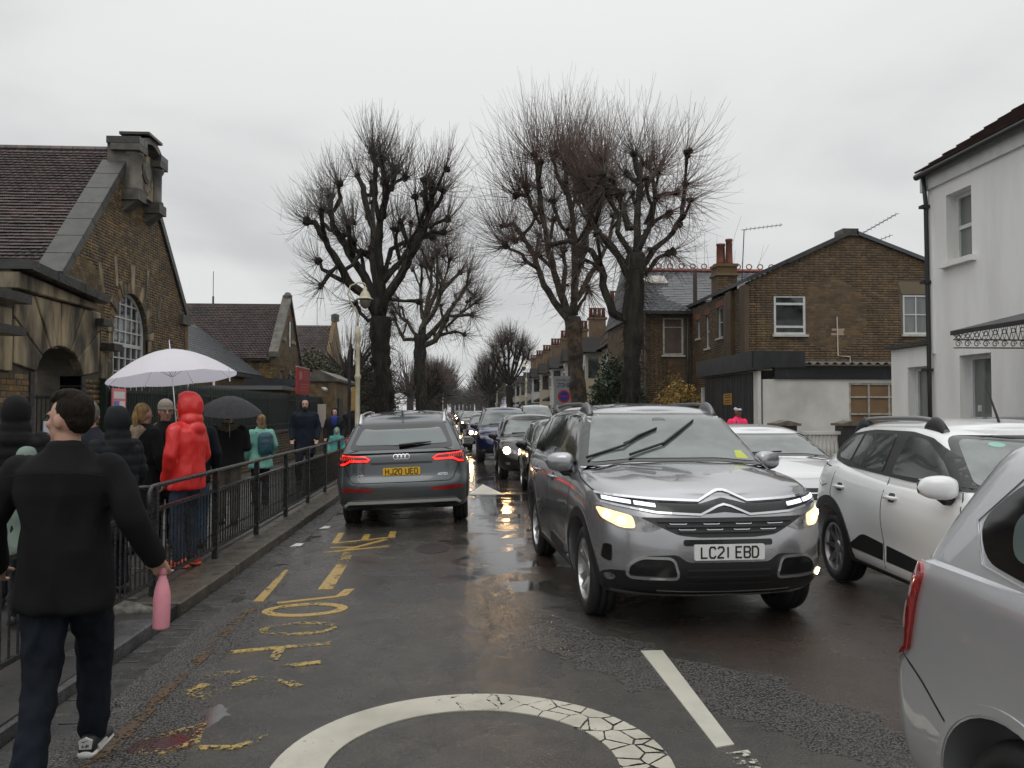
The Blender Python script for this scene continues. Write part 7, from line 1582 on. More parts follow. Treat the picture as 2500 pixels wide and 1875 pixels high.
# ================================================================ swan neck lamp posts
CREAM = M('lamp_cream', (.55, .50, .36), .4, col2=(.42, .38, .27), scale=6)
def lamp_post(x, y, side, label, z=PZ):
    t = empty('street_lamp', (x, y, z), 0, label, 'street lamp', 'cream swan neck street lamps'); m = MB()
    m.lathe([(.13, 0), (.13, .9), (.10, .95), (.075, 1.0), (.072, 2.45), (.095, 2.5), (.095, 2.56), (.066, 2.62), (.062, 3.3), (.085, 3.36), (.06, 3.42), (.058, 3.55), (.085, 3.6), (.085, 3.82), (.05, 3.9), (.03, 4.0)], n=16); m.build('post', CREAM, t, True)
    m = MB(); s = side; m.tube([(0, 0, 3.95), (0, 0, 4.25), (-.06 * s, 0, 4.45), (-.22 * s, 0, 4.72), (-.30 * s, 0, 4.95), (-.22 * s, 0, 5.18), (.0, 0, 5.28), (.17 * s, 0, 5.25), (.20 * s, 0, 5.18)], .024, 8); a = m.build('swan_neck', CREAM, t, True)
    L = MB(); L.lathe([(.015, 5.24), (.02, 5.16), (.05, 5.13), (.06, 5.05), (.10, 5.0), (.15, 4.9), (.17, 4.84), (.24, 4.80), (.245, 4.785), (.16, 4.80)], (.2 * s, 0, 0), 20, cap=False); L.build('lamp_shade', CREAM, t, True)
    L = MB(); L.lathe([(.155, 4.8), (.16, 4.72), (.13, 4.6), (.05, 4.52), (.01, 4.51)], (.2 * s, 0, 0), 18); L.build('lamp_glass', M('lamp_glass_dim', (.16, .15, .12), .1, coat=.6), t, True)
    return t
lp = lamp_post(-3.05, 24.2, 1, 'near cream swan neck street lamp in front of the big left tree')
lamp_post(4.75, 62, -1, 'swan neck lamp on the right, nearest of the far row, beside the round tree'); lamp_post(4.7, 85, -1, 'swan neck lamp on the right, left of the round tree'); lamp_post(4.6, 112, -1, 'smallest far swan neck lamp on the right'); lamp_post(-2.9, 120, 1, 'distant cream lamp post on the left pavement')
bp_ = empty('banner_post', (-3.33, 24.5, PZ), 0, 'black post with small orange banner immediately left of the lamp', 'post')
m = MB(); m.tube([(0, 0, 0), (0, 0, 3.3)], .05, 8); m.build('post', BPAINT, bp_); m = MB(); m.box(.06, .26, -.01, .01, 1.55, 2.25); m.build('banner', M('banner_ochre', (.42, .26, .08), .6, col2=(.3, .17, .05), scale=9), bp_)
# ================================================================ guard railing
gl = empty('guard_railing', (-2.62, 0, .095), 0, 'black wet guard railing along the left kerb', 'railing')
RAILM = M('wet_black_rail', (.012, .012, .013), .3, col2=(.03, .03, .03), scale=20, bump=.2, rvar=.12)
def rl(name, z, y0, y1, hx, hz): m = MB(); m.box(-hx, hx, y0, y1, z - hz, z + hz); return m.build(name, RAILM, gl)
tp = MB(); tp.tube([(0, 7.12, .62), (0, 7.12, .86), (0, 7.16, .90), (0, 7.3, .905), (0, 30, .905)], .022, 8); tp.tube([(0, 7.16, .90), (-.16, 7.13, .90)], .018, 8); tp.build('handrail', RAILM, gl, True)
rl('rail', .70, 1.9, 30, .018, .016); rl('rail', .10, 1.9, 30, .016, .016)
barm = MB(); barm.tube([(0, 0, .10), (0, 0, .70)], .0085, 6, cap=False); bm_ = barm.mesh('bar'); bm_.materials.append(RAILM); k = 0; y = 1.98
while y < 30:
    if abs((y - 7.24) % 1.75) > .05: o = link('bar', bm_, None, gl); o.location = (0, y, 0)
    y += .0972
y = 1.99
while y < 30.1:
    m = MB(); top = .905 if y > 7.0 else .72; m.box(-.028, .028, -.03, .03, -.1, top); o = m.build('post', RAILM, gl); o.location = (0, y, 0); y += 1.75
# ================================================================ vehicles in place
citroen(); audi(); sandero(); silver()
GO = 'oncoming cars queuing on the right'; GP = 'cars parked on the right'; GF_ = 'cars in the left lane'
generic('white_car', 'white low hatchback between the grey SUV and the white car with roof rails', GP, 4.05, 9.35, (.76, .77, .78), 'hatch', metal=0, H=1.405)
generic('black_car', 'black car hidden behind the grey SUV, only its side and mirror showing', GO, 2.04, 13.9, (.012, .012, .014), 'hatch', H=1.44, lit=(0, 0))
generic('dark_brown_car', 'dark brown car with lit headlamp, second in the oncoming queue', GO, 1.69, 18.9, (.030, .024, .022), 'hatch', lit=(1, 1), H=1.50, lampk=1.4)
generic('blue_suv', 'dark blue SUV with black roof rack in the oncoming queue', GO, 1.34, 25.2, (.008, .012, .075), 'suv', lit=(0, 0), rails=True, H=1.69)
generic('dark_car', 'dark small car with a lit headlamp behind the blue SUV', GO, 1.02, 33.9, (.035, .03, .05), 'hatch', lit=(1, 1), lampk=1.4)
generic('grey_car', 'dark grey car farther back with one small light', GO, .62, 60, (.05, .055, .05), 'hatch', lit=(1, 0), H=1.5)
generic('silver_mpv', 'silver people carrier with roof rack parked by the hedge', GP, 3.45, 37.2, (.30, .31, .32), 'mpv', H=1.84, rails=True)
generic('white_car', 'white car partly showing behind the silver people carrier', GP, 4.6, 29.5, (.65, .66, .67), 'hatch', metal=0, H=1.47, rz=0)
generic('dark_red_car', 'dark red car with a lit tail lamp ahead of the dark grey SUV', GF_, -1.45, 46, (.13, .010, .012), 'hatch', rear=True, H=1.5)
generic('red_car', 'red car ahead of the dark red one in the left lane', GF_, -1.6, 62, (.20, .012, .015), 'hatch', rear=True, H=1.5, detail=0)
for x, y_, cl, lb, lt_ in ((-.0, 92, (.02, .02, .025), 'black distant oncoming car with yellow headlamps', (1, 1)), (.9, 84, (.10, .13, .12), 'grey green distant car at the end of the queue', (0, 0)), (1.9, 100, (.40, .41, .42), 'pale silver distant car at the end of the queue', (0, 0)),
                        (3.6, 70, (.05, .05, .06), 'dark car parked on the right beside the far lamp posts', (0, 0)), (3.7, 90, (.3, .3, .3), 'silver car parked on the right below the round tree', (0, 0)), (-.5, 130, (.02, .02, .02), 'farthest oncoming car with lit headlamps', (1, 1))):
    generic('distant_car', lb, 'distant cars along the street', x, y_, cl, 'hatch', lit=lt_, detail=0, lampk=1.2)
# ================================================================ people
SKIN = M('skin', (.42, .24, .17), .5); SKIND = M('skin_dark', (.16, .075, .045), .5)
def capsule(m, p0, r0, p1, r1, n=12, fl=1., ax=None):
    p0, p1 = Vector(p0), Vector(p1); d = (p1 - p0); L_ = d.length; d = d.normalized() if L_ > 1e-6 else Vector((0, 0, 1))
    a = d.cross(Vector(ax) if ax else (Vector((0, 1, 0)) if abs(d.y) < .9 else Vector((1, 0, 0)))).normalized(); b = d.cross(a).normalized(); rings = []
    for q in (-.98, -.8, -.5, 0): rings.append((p0 + d * r0 * q, r0 * math.sqrt(1 - q * q)))
    for q in (0, .5, .8, .98): rings.append((p1 + d * r1 * q, r1 * math.sqrt(1 - q * q)))
    m.loft([[tuple(c + (a * math.cos(t) + b * math.sin(t) * fl) * r_) for t in np.linspace(0, 2 * math.pi, n + 1)[:-1]] for c, r_ in rings]); return m
def ellip(m, c, r, n=12, k=8):
    m.loft([[(c[0] + r[0] * math.sin(a) * math.cos(t), c[1] + r[1] * math.sin(a) * math.sin(t), c[2] - r[2] * math.cos(a)) for t in np.linspace(0, 2 * math.pi, n + 1)[:-1]] for a in np.linspace(.12, math.pi - .12, k)]); return m
def ringloft(m, rs, n=20):
    """rs: (z, rx, ry, cx, cy)"""
    m.loft([[(cx + rx * math.copysign(abs(math.cos(t))**.85, math.cos(t)), cy + ry * math.copysign(abs(math.sin(t))**.85, math.sin(t)), z) for t in np.linspace(0, 2 * math.pi, n + 1)[:-1]] for z, rx, ry, cx, cy in rs]); return m
def fuse(m, name, mat, parent, vox=.014, fold=0., fs=9., sm=3):
    me = m.mesh('tmp'); bm = bmesh.new(); bm.from_mesh(me); bmesh.ops.recalc_face_normals(bm, faces=bm.faces); bm.to_mesh(me); bm.free()
    o = bpy.data.objects.new('tmp', me); COL.objects.link(o); r = o.modifiers.new('r', 'REMESH'); r.mode = 'VOXEL'; r.voxel_size = vox
    s_ = o.modifiers.new('s', 'SMOOTH'); s_.iterations = sm; s_.factor = .5
    me2 = bpy.data.meshes.new_from_object(o.evaluated_get(bpy.context.evaluated_depsgraph_get())); bpy.data.objects.remove(o)
    if fold:
        n = len(me2.vertices); co = np.zeros(n * 3); me2.vertices.foreach_get('co', co); co = co.reshape(-1, 3); no = np.array([v.normal[:] for v in me2.vertices])
        sd_ = random.random() * 50
        for i in range(n):
            p = Vector(co[i]); q = Vector((p.x * fs + sd_, p.y * fs, p.z * fs * .55)); w_ = 1 - abs(mnoise.noise(q)) * 2.2; w2_ = mnoise.noise(q * 2.3)
            co[i] += no[i] * fold * (w_ * .7 + w2_ * .5)
        me2.vertices.foreach_set('co', co.ravel())
    return link(name, me2, mat, parent, True)
def hand(m, w_, d, side, s=1., curl=.6, pd=(0, 1, 0)):
    """palm and five bent fingers; w_ wrist, d finger direction, pd palm-facing direction"""
    w_ = Vector(w_); d = Vector(d).normalized(); pn = Vector(pd); pn = (pn - d * pn.dot(d)).normalized(); ac = d.cross(pn).normalized()
    for k in range(4):
        o = ac * (k - 1.5) * .021 * s; capsule(m, w_ + o * .7, .017 * s, w_ + d * .085 * s + o, .013 * s, 8)
    for k, L_ in enumerate((.062, .076, .072, .055)):
        o = ac * (k - 1.5) * .021 * s; p = w_ + d * .088 * s + o; dr = d.copy()
        for j in range(3):
            dr = (dr + pn * curl * .75).normalized(); q = p + dr * L_ * s * (.42, .32, .26)[j]; capsule(m, p, .0098 * s, q, .009 * s, 8); p = q
    p = w_ + d * .02 * s + ac * (-.03 * side) * s; q = p + (d * .55 - ac * side * .6 + pn * .5).normalized() * .045 * s; capsule(m, p, .014 * s, q, .012 * s, 8); capsule(m, q, .012 * s, q + (d * .8 + pn * .7).normalized() * .035 * s, .010 * s, 8)
def shoe(parent, p, ang, mat, sole=None, s=1., pitch=0., name='shoe'):
    m = MB(); rings = []
    for (y, w_, h) in ((-.085, .030, .07), (-.075, .038, .095), (-.03, .042, .10), (.02, .043, .085), (.08, .048, .065), (.14, .050, .055), (.18, .042, .045), (.20, .022, .03)):
        rings.append([(w_ * math.cos(t) * s, y * s, (h / 2 + h / 2 * math.sin(t)) * s) for t in np.linspace(0, 2 * math.pi, 15)[:-1]])
    m.loft(rings); o = m.build(name, mat, parent, True); o.location = p; o.rotation_euler = (pitch, 0, ang)
    if sole:
        m = MB(); m.loft([[(w_ * math.cos(t) * s * 1.06, y * s, (.014 + .018 * math.sin(t)) * s) for t in np.linspace(0, 2 * math.pi, 13)[:-1]] for (y, w_) in ((-.092, .03), (-.07, .041), (.0, .044), (.08, .05), (.15, .051), (.205, .024))]); m.build('sole', sole, o, True)
    return o
def person(label, x, y, z, face, H=1.72, big=1.0, coat=(.006, .006, .007), coatlen=.75, trous=(.008, .009, .012), shoes=(.012, .012, .013), hood='up', skin=SKIN, hair=None, step=0., arms=None, vox=.015, fold=.010,
           hero=False, bulk=1., sole=None, group='people queuing on the left pavement', coatmat=None, headturn=0., flare=1., lean=0., puffy=False, tm=None, fs=9., stance=.10, hoodcol=None):
    k = H / 1.75; R_ = lambda *a: tuple(q * k for q in a)
    m = MB(); st = step / 2; lean_ = lean
    hips = [(s * .09, 0, .93) for s in (-1, 1)]; feet = [(-stance, -st, .085), (stance, st, .085)]
    knees = [((hips[i][0] + feet[i][0]) / 2, (hips[i][1] + feet[i][1]) / 2 + .04 + .10 * step, .50 + .0 * step) for i in (0, 1)]
    sh = [(s * .185 * (1 + (bulk - 1) * .5), lean_, 1.43) for s in (-1, 1)]
    arms = arms or [((-.27, -.02, 1.16), (-.25, .12, .93)), ((.27, -.02, 1.16), (.25, .12, .93))]
    for i in (0, 1):
        capsule(m, hips[i], .082, knees[i], .052); capsule(m, knees[i], .052, feet[i], .036); capsule(m, (feet[i][0], feet[i][1] - .02, .06), .03, (feet[i][0], feet[i][1] + .12, .04), .025)
        e, w_ = arms[i]; capsule(m, sh[i], .05, e, .04); capsule(m, e, .038, w_, .026)
        d = Vector(w_) - Vector(e); hand(m, w_, d, -1 if i == 0 else 1, 1., .62 if not hero else .8, (-.0, 1, .0) if i else (0, 1, 0))
    ringloft(m, [(.86, .14, .10, 0, 0), (1.0, .15, .105, 0, 0), (1.15, .135, .10, 0, lean_ * .5), (1.32, .17, .115, 0, lean_), (1.43, .16, .09, 0, lean_), (1.49, .07, .06, 0, lean_)])
    hc = Vector((0, lean_ + .015, 1.635)); tz = lambda v: (Matrix.Rotation(headturn, 3, 'Z') @ Vector(v)) + hc
    capsule(m, (0, lean_, 1.45), .062, tuple(hc + Vector((0, -.005, -.06))), .055)
    hm = MB(); ellip(hm, (0, -.012, .025), (.077, .096, .105), 18, 12); ellip(hm, (0, .028, -.045), (.058, .065, .075), 14, 10)
    capsule(hm, (0, .085, .012), .009, (0, .108, -.022), .014); ellip(hm, (0, .083, -.062), (.024, .014, .008)); ellip(hm, (0, .075, -.098), (.026, .022, .018)); ellip(hm, (0, .082, .035), (.055, .014, .010))
    for s in (-1, 1): ellip(hm, (s * .079, -.005, -.005), (.010, .020, .032)); ellip(hm, (s * .042, .068, -.015), (.02, .02, .02))
    hm.v = [tuple(tz(v)) for v in hm.v]; m.add(hm.v, hm.f)
    m.v = [R_(*v) for v in m.v]
    root = fuse(m, 'person', skin, None, .009 if hero else vox * .9, sm=2 if hero else 1); root.location = (x, y, z); root.rotation_euler[2] = R(face); tag(root, label, 'person', group)
    # eyes and brows
    fm = MB()
    for s in (-1, 1): ellip(fm, tuple(tz((s * .031, .0895, .006))), (.013, .006, .006), 8, 5); capsule(fm, tz((s * .018, .096, .026)), .0045, tz((s * .05, .085, .027)), .0035, 6)
    fm.v = [R_(*v) for v in fm.v]; fm.build('eyes', M('eye_dark', (.02, .014, .012), .3), root, True)
    ms = MB(); ellip(ms, tuple(tz((0, .0955, -.064))), (.021, .006, .006), 8, 5); ms.v = [R_(*v) for v in ms.v]; ms.build('lips', M('lips', (.25, .09, .08), .5), root, True)
    # trousers
    tmx = tm or M('cloth_%d_%d_%d' % tuple(int(c * 1000) for c in trous), trous, .85, spec=.2, col2=tuple(c * 1.6 for c in trous), scale=5, bump=.25, bscale=150)
    m = MB()
    for i in (0, 1):
        capsule(m, hips[i], .105, knees[i], .080); capsule(m, knees[i], .078, (feet[i][0], feet[i][1], .11), .062)
    ringloft(m, [(.84, .165, .125, 0, 0), (.95, .17, .125, 0, 0), (1.04, .16, .12, 0, 0)]); m.v = [R_(*v) for v in m.v]; fuse(m, 'trousers', tmx, root, vox, fold * .8, 11)
    # coat
    cmx = coatmat or M('coat_%d_%d_%d' % tuple(int(c * 1000) for c in coat), coat, .8, spec=.2, col2=tuple(c * 1.5 for c in coat), scale=4, bump=.3, bscale=140)
    b = bulk; m = MB(); hz = coatlen
    ringloft(m, [(hz, .195 * b * flare, .145 * b * flare, 0, 0), (hz + .03, .20 * b * flare, .15 * b * flare, 0, 0), (1.0, .19 * b, .145 * b, 0, 0), (1.15, .18 * b, .14 * b, 0, lean_ * .5), (1.30, .205 * b, .15 * b, 0, lean_), (1.40, .205 * b, .135 * b, 0, lean_), (1.455, .15, .105, 0, lean_), (1.50, .085, .08, 0, lean_), (1.53, .075, .072, 0, lean_ + .005)])
    for i in (0, 1):
        e, w_ = arms[i]; e, w_ = Vector(e), Vector(w_); s0 = Vector(sh[i]) + Vector((0, 0, -.01)); capsule(m, s0 + Vector((0, 0, -.012)), .074 * b, e, .060 * b); capsule(m, e, .060 * b, e.lerp(w_, .97), .047 * b)
    hm = MB()
    if hood == 'up':
        ellip(m, (0, lean_ - .025 + .015, 1.645), (.125, .135, .150), 18, 12) if False else None
        ellip(hm, (0, -.052, .012), (.104, .112, .140), 20, 14); ellip(hm, (0, -.03, .10), (.07, .09, .05), 16, 9); ellip(hm, (0, -.062, -.11), (.112, .10, .09), 16, 10); ellip(hm, (0, -.10, -.19), (.12, .08, .08), 16, 10)
    if hood == 'down': ellip(hm, (0, -.10, -.185), (.13, .085, .07), 16, 9); ellip(hm, (0, -.125, -.24), (.10, .06, .09), 16, 9)
    if hood == 'up': hm.v = [(v[0] * big, v[1] * big + .012 * (big > 1), v[2] * big + .01 * (big > 1)) for v in hm.v]
    hm.v = [tuple(tz(v)) for v in hm.v]; hooded = None
    if hood == 'up' or (hood == 'down' and not hoodcol): m.add(hm.v, hm.f)
    m.v = [R_(*v) for v in m.v]
    co = fuse(m, 'coat', cmx, root, .011 if hero else vox, fold, fs, 2)
    if puffy:
        me = co.data; n = len(me.vertices); c_ = np.zeros(n * 3); me.vertices.foreach_get('co', c_); c_ = c_.reshape(-1, 3); no = np.array([v.normal[:] for v in me.vertices]); c_ += no * (np.abs(np.sin(c_[:, 2] * math.pi / .085))**.6 * .011 * np.clip((1.50 * k - c_[:, 2]) / .05, 0, 1))[:, None]; me.vertices.foreach_set('co', c_.ravel())
    if hood == 'down' and hoodcol: hm.v = [R_(*v) for v in hm.v]; fuse(hm, 'hood', hoodcol, root, vox, .012, 14)
    if hair:
        kind, hcol = hair; hmx = M('hair_%d' % int(hcol[0] * 1000), hcol, .7, spec=.15, col2=tuple(c * .5 for c in hcol), scale=30, bump=.9, bscale=90, stretch=(1, 1, .15)); h = MB()
        if kind in ('short', 'long', 'pony', 'balding'):
            ellip(h, (0, -.034, .048), (.081, .088, .094), 20, 14); ellip(h, (0, -.055, .01 if kind == 'short' else -.015), (.072, .064, .070 if kind == 'short' else .085), 16, 10)
            if kind == 'short': ellip(h, (0, .045, .108), (.058, .042, .03), 12, 8); ellip(h, (0, .0, .12), (.062, .075, .035), 12, 8); None
        if kind == 'long': ellip(h, (0, -.06, -.10), (.085, .05, .15), 14, 10)
        if kind == 'pony': capsule(h, (.0, -.11, .05), .03, (.01, -.15, -.03), .034); capsule(h, (.01, -.15, -.03), .034, (.02, -.14, -.20), .018)
        if kind == 'strand': capsule(h, (.085, .02, -.05), .022, (.11, .05, -.26), .014); capsule(h, (-.085, .02, -.05), .022, (-.11, .05, -.26), .014)
        h.v = [R_(*tz(v)) for v in h.v]; fuse(h, 'hair', hmx, root, .006 if hero else .012, .0045 if hero else .006, 38 if hero else 30, 1)
    smx = M('shoe_%d_%d' % (int(shoes[0] * 1000), int(shoes[2] * 1000)), shoes, .5)
    for i in (0, 1): shoe(root, R_(feet[i][0], feet[i][1] - .01, .0), 0, smx, sole, k * 1.05)
    root['H'] = k; return root, k, tz
def acc(root, k, tz, name, mat, fn, head=True, vox=None, **kw):
    m = MB(); fn(m); m.v = [tuple(c * k for c in (tz(v) if head else v)) for v in m.v]
    return fuse(m, name, mat, root, vox, **kw) if vox else m.build(name, mat, root, True)
BLKC = M('coat_wool_black', (.007, .007, .0078), .9, spec=.18, col2=(.010, .010, .0105), scale=3, bump=.35, bscale=220)
DEN = M('denim_dark', (.005, .007, .011), .85, spec=.2, col2=(.010, .014, .022), scale=4, bump=.35, bscale=200)
# the man walking in front
p, k, tz = person('man walking away in a black coat and dark jeans, nearest to the camera', -1.86, 4.02, -.035, 5, 1.745, coatmat=BLKC, coatlen=.765, hood='none', hair=('short', (.020, .013, .009)), hero=True, step=.48, bulk=1.05,
                  tm=DEN, arms=[((-.33, -.03, 1.17), (-.36, .12, .95)), ((.315, -.06, 1.18), (.385, .06, .97))], headturn=R(68), vox=.012, fold=.022, flare=1.0, stance=.055, group=None, sole=M('sole_white', (.6, .6, .58), .4), fs=5.)
man = p
acc(p, k, tz, 'collar', BLKC, lambda m: m.loft([[(r_ * math.cos(t), .01 + r_ * 1.0 * math.sin(t), z) for t in np.linspace(0, 6.2832, 25)[:-1]] for z, r_ in ((1.46, .108), (1.49, .094), (1.53, .088), (1.535, .078), (1.48, .07))]), head=False)
seam = MB()
for zz0, w_ in ((1.40, .225),):
    seam.tube([(-w_, -.135, zz0 - .02), (-.1, -.168, zz0 - .0), (.1, -.168, zz0 - .0), (w_, -.135, zz0 - .02)], .003, 5)
seam.v = [tuple(c * k for c in v) for v in seam.v]; seam.build('seam', BLKC, p)
# white lettering patch on the heel of the trainers
for ch_ in list(p.children):
    if ch_.name.startswith('shoe'):
        m = MB(); m.prism([(-.028, -.094, .045), (.028, -.094, .045), (.030, -.098, .085), (.0, -.098, .10), (-.030, -.098, .085)], (0, .02, 0)); hp = m.build('heel_patch', M('sole_white', ()), ch_)
        t = MB(); text_mb(t, 'AIR', 0, .060, .014, .010, .003, lambda u, v: (u, -.0975 - .0 * v, v)); t.build('heel_lettering', BPAINT, hp)
        t = MB(); t.add([(-.020, -.0995, .085), (-.006, -.0995, .078), (.022, -.0995, .094), (-.004, -.0995, .083)], [(0, 1, 2, 3)]); t.build('swoosh', BPAINT, hp)
        m = MB()
        for s in (-1, 1): m.prism([(s * .050, -.03, .012), (s * .050, .10, .012), (s * .052, .06, .045), (s * .047, -.05, .05)], (s * -.008, 0, 0))
        m.build('side_panel', M('sole_white', ()), ch_)
man_hand = Vector(((.385 + .02) * k, (.06 + .045) * k, (.97 - .085) * k))
rot = Matrix.Rotation(R(5), 3, 'Z'); hw_ = rot @ man_hand + Vector(p.location)
bt = MB(); bt.lathe([(.001, 0), (.036, .0), (.040, .01), (.040, .14), (.037, .18), (.026, .225), (.0175, .25), (.0165, .262)], n=24, cap=False); bot = bt.build('water_bottle', M('bottle_pink', (.74, .30, .36), .4, col2=(.70, .27, .33), scale=30, bump=.1, bscale=300), None, True)
bot.location = hw_ + Vector((0.0, .0, -.262)); bot.rotation_euler = (R(2), R(2), 0); tag(bot, 'pink water bottle hanging from the right hand of the walking man', 'water bottle')
bc = MB(); bc.lathe([(.0185, .262), (.019, .268), (.019, .295), (.012, .30)], n=20); bc.build('bottle_cap', M('cap_pink', (.55, .2, .24), .4), bot, True)
Q = 'people queuing on the left pavement'
PP = PZ
FUR = M('fur_cream', (.42, .34, .24), .9, bump=1., bscale=60, col2=(.25, .19, .13), scale=20); FURG = M('fur_grey', (.18, .15, .125), .9, bump=1., bscale=60)
person('woman in a black quilted coat with hood up, at the left edge', -3.62, 6.95, PP, 20, 1.64, 1.12, coatlen=.5, hood='up', bulk=1.12, puffy=True, fold=.006, coat=(.006, .006, .007))
person('person in a black puffer coat, hood just right of the walking man', -2.98, 7.3, PP, 60, 1.56, 1.12, coatlen=.55, hood='up', bulk=1.15, puffy=True, coat=(.008, .009, .011), fold=.005)
person('grey haired person in dark jacket, head half hidden behind the walking man', -3.45, 7.9, PP, 30, 1.62, hood='none', hair=('short', (.20, .19, .18)), coat=(.014, .016, .022))
person('child in a pale green coat between the woman at the edge and the walking man', -3.22, 6.35, PP, 10, 1.28, hood='up', coat=(.13, .17, .145), coatlen=.7, bulk=.95)
p, k, tz = person('blonde ponytailed woman in black coat with cream fur hood, left of the red jacket', -3.50, 9.3, PP, -25, 1.63, hood='down', hoodcol=FUR, hair=('pony', (.50, .33, .15)), coatlen=.55, bulk=1.05)
p, k, tz = person('woman in a beige beanie and glasses facing the red jacket', -3.42, 9.75, PP, 215, 1.66, hood='down', hoodcol=FURG, hair=('long', (.10, .06, .035)), coatlen=.6, headturn=R(-5), bulk=1.08, arms=[((-.26, .02, 1.16), (-.12, .22, 1.12)), ((.27, .0, 1.16), (.22, .16, 1.25))])
acc(p, k, tz, 'beanie', M('beanie_beige', (.30, .26, .22), .9, bump=.8, bscale=80), lambda m: (ellip(m, (0, -.02, .07), (.092, .105, .095), 20, 12), ellip(m, (0, -.012, .035), (.095, .108, .03), 20, 8)), vox=.01)
acc(p, k, tz, 'glasses', BPAINT, lambda m: [m.tube([(s * .032 + .021 * math.cos(t), .105, .004 + .016 * math.sin(t)) for t in np.linspace(0, 6.28, 12)], .0025, 5) for s in (-1, 1)])
REDJ = M('red_rain_jacket', (.62, .012, .012), .42, col2=(.70, .025, .02), scale=3, coat=.25, bump=.15, bscale=60)
p, k, tz = person('person in bright red hooded rain jacket and orange trainers', -2.80, 8.6, PP, 72, 1.70, 1.14, coatmat=REDJ, coatlen=.80, hood='up', trous=(.030, .042, .065), shoes=(.55, .06, .03), bulk=1.10, vox=.011, fold=.011, fs=8., headturn=R(18), arms=[((-.26, .0, 1.16), (-.20, .10, .90)), ((.26, -.03, 1.15), (.20, .10, .90))], sole=M('sole_orange', (.6, .12, .05), .5))
acc(p, k, tz, 'hood_rim', REDJ, lambda m: m.tube([(.082 * math.cos(t), .035 - .02 * math.sin(t), .015 + .118 * math.sin(t)) for t in np.linspace(0, 6.2832, 26)], .010, 6))
p, k, tz = person('person in a dark hooded coat and blue jeans, directly behind the red jacket', -3.08, 9.7, PP, 12, 1.64, 1.08, hood='up', hair=('strand', (.42, .27, .12)), trous=(.045, .075, .13), coatlen=.80, coat=(.006, .008, .012))
p, k, tz = person('man in black jacket and khaki trousers holding the black umbrella', -3.22, 11.6, PP, 8, 1.60, hood='down', hoodcol=M('fur_khaki', (.12, .10, .06), .9, bump=1., bscale=60), hair=('short', (.03, .02, .015)), trous=(.085, .075, .06), coatlen=.88, bulk=1.25, arms=[((-.26, .0, 1.16), (-.16, .2, 1.1)), ((.26, .02, 1.17), (.10, .22, 1.25))])
p, k, tz = person('woman in a mint green coat carrying a teal and pink backpack beside the black umbrella', -3.35, 14.0, PP, 30, 1.48, hood='none', hair=('long', (.28, .18, .10)), coat=(.13, .30, .25), coatlen=.72, flare=1.2, trous=(.02, .02, .025))
acc(p, k, tz, 'backpack', M('backpack_teal', (.012, .07, .09), .6, col2=(.12, .02, .07), scale=4, lo=.5, hi=.6), lambda m: (ringloft(m, [(1.0, .13, .07, .03, -.2), (1.15, .15, .09, .03, -.21), (1.35, .14, .08, .03, -.2), (1.42, .09, .05, .03, -.19)])), head=False, vox=.014, fold=.01, fs=14)
acc(p, k, tz, 'shoulder_strap', M('strap_pale', (.5, .5, .5), .6), lambda m: [m.tube([(s * .1, .12, 1.25), (s * .13, .05, 1.46), (s * .12, -.12, 1.44)], .014, 5) for s in (-1, 1)], head=False)
p, k, tz = person('bearded man in a dark navy hooded coat walking towards the camera', -3.38, 18.0, PP, 186, 1.80, hood='up', coat=(.006, .009, .017), coatlen=.60, bulk=1.10, step=.42, vox=.017)
acc(p, k, tz, 'beard', M('beard', (.02, .013, .01), .9, bump=1., bscale=90), lambda m: (ellip(m, (0, .052, -.082), (.058, .055, .052), 14, 9), ellip(m, (0, .092, -.050), (.030, .012, .008), 10, 5)), vox=.01)
p, k, tz = person('woman in a dark hooded coat with a bright blue scarf, walking towards the camera', -3.36, 22.0, PP, 182, 1.60, hood='up', coatlen=.62, coat=(.009, .009, .011), bulk=1.1, vox=.018)
acc(p, k, tz, 'scarf', M('scarf_blue', (.012, .03, .20), .8, bump=.8, bscale=50), lambda m: (ellip(m, (0, .05, -.13), (.115, .10, .055), 14, 8), ellip(m, (0, .13, -.24), (.09, .045, .15), 14, 9)), vox=.016, fold=.012, fs=16)
bg_ = MB(); bg_.loft([[(w_ * math.cos(t), .05 * math.sin(t), z) for t in np.linspace(0, 6.2832, 13)[:-1]] for z, w_ in ((0, .11), (.03, .15), (.22, .15), (.28, .12))]); bo = bg_.build('shopping_bag', M('bag_red', (.40, .015, .02), .5), None, True); bo.location = (-2.98, 21.9, .60); tag(bo, 'red bag in the hand of the woman with the blue scarf', 'bag')
m = MB(); m.tube([(-.07, 0, .27), (-.06, 0, .37), (.06, 0, .37), (.07, 0, .27)], .009, 5); m.build('bag_handle', M('bag_red', ()), bo)
p, k, tz = person('small child in a teal and pink coat walking beside the bearded man', -2.92, 19.4, PP, 180, 1.15, hood='up', coat=(.08, .26, .25), coatlen=.75, trous=(.35, .05, .14), vox=.016)
person('dark hooded figure standing by the gate lodge behind the blue scarf', -3.55, 26.5, PP, 170, 1.72, hood='up', coat=(.01, .01, .012), coatlen=.6, vox=.02)
p, k, tz = person('woman in a bright pink jacket and white cap in front of the black garage doors', 6.15, 18.25, PP, 195, 1.62, hood='none', coat=(.75, .035, .12), coatlen=.8, skin=SKIND, hair=('short', (.012, .01, .01)), trous=(.02, .02, .025), vox=.015, group=None, bulk=1.05)
acc(p, k, tz, 'cap', M('cap_white', (.55, .56, .58), .7), lambda m: (ellip(m, (0, -.01, .075), (.09, .105, .07), 18, 10), ellip(m, (0, .10, .058), (.062, .065, .008), 14, 6)), vox=.01)
acc(p, k, tz, 'bag_strap', M('strap_navy', (.02, .03, .09), .6), lambda m: m.tube([(.12, .135, 1.44), (.14, .16, 1.3), (.16, .16, 1.05)], .018, 6), head=False)

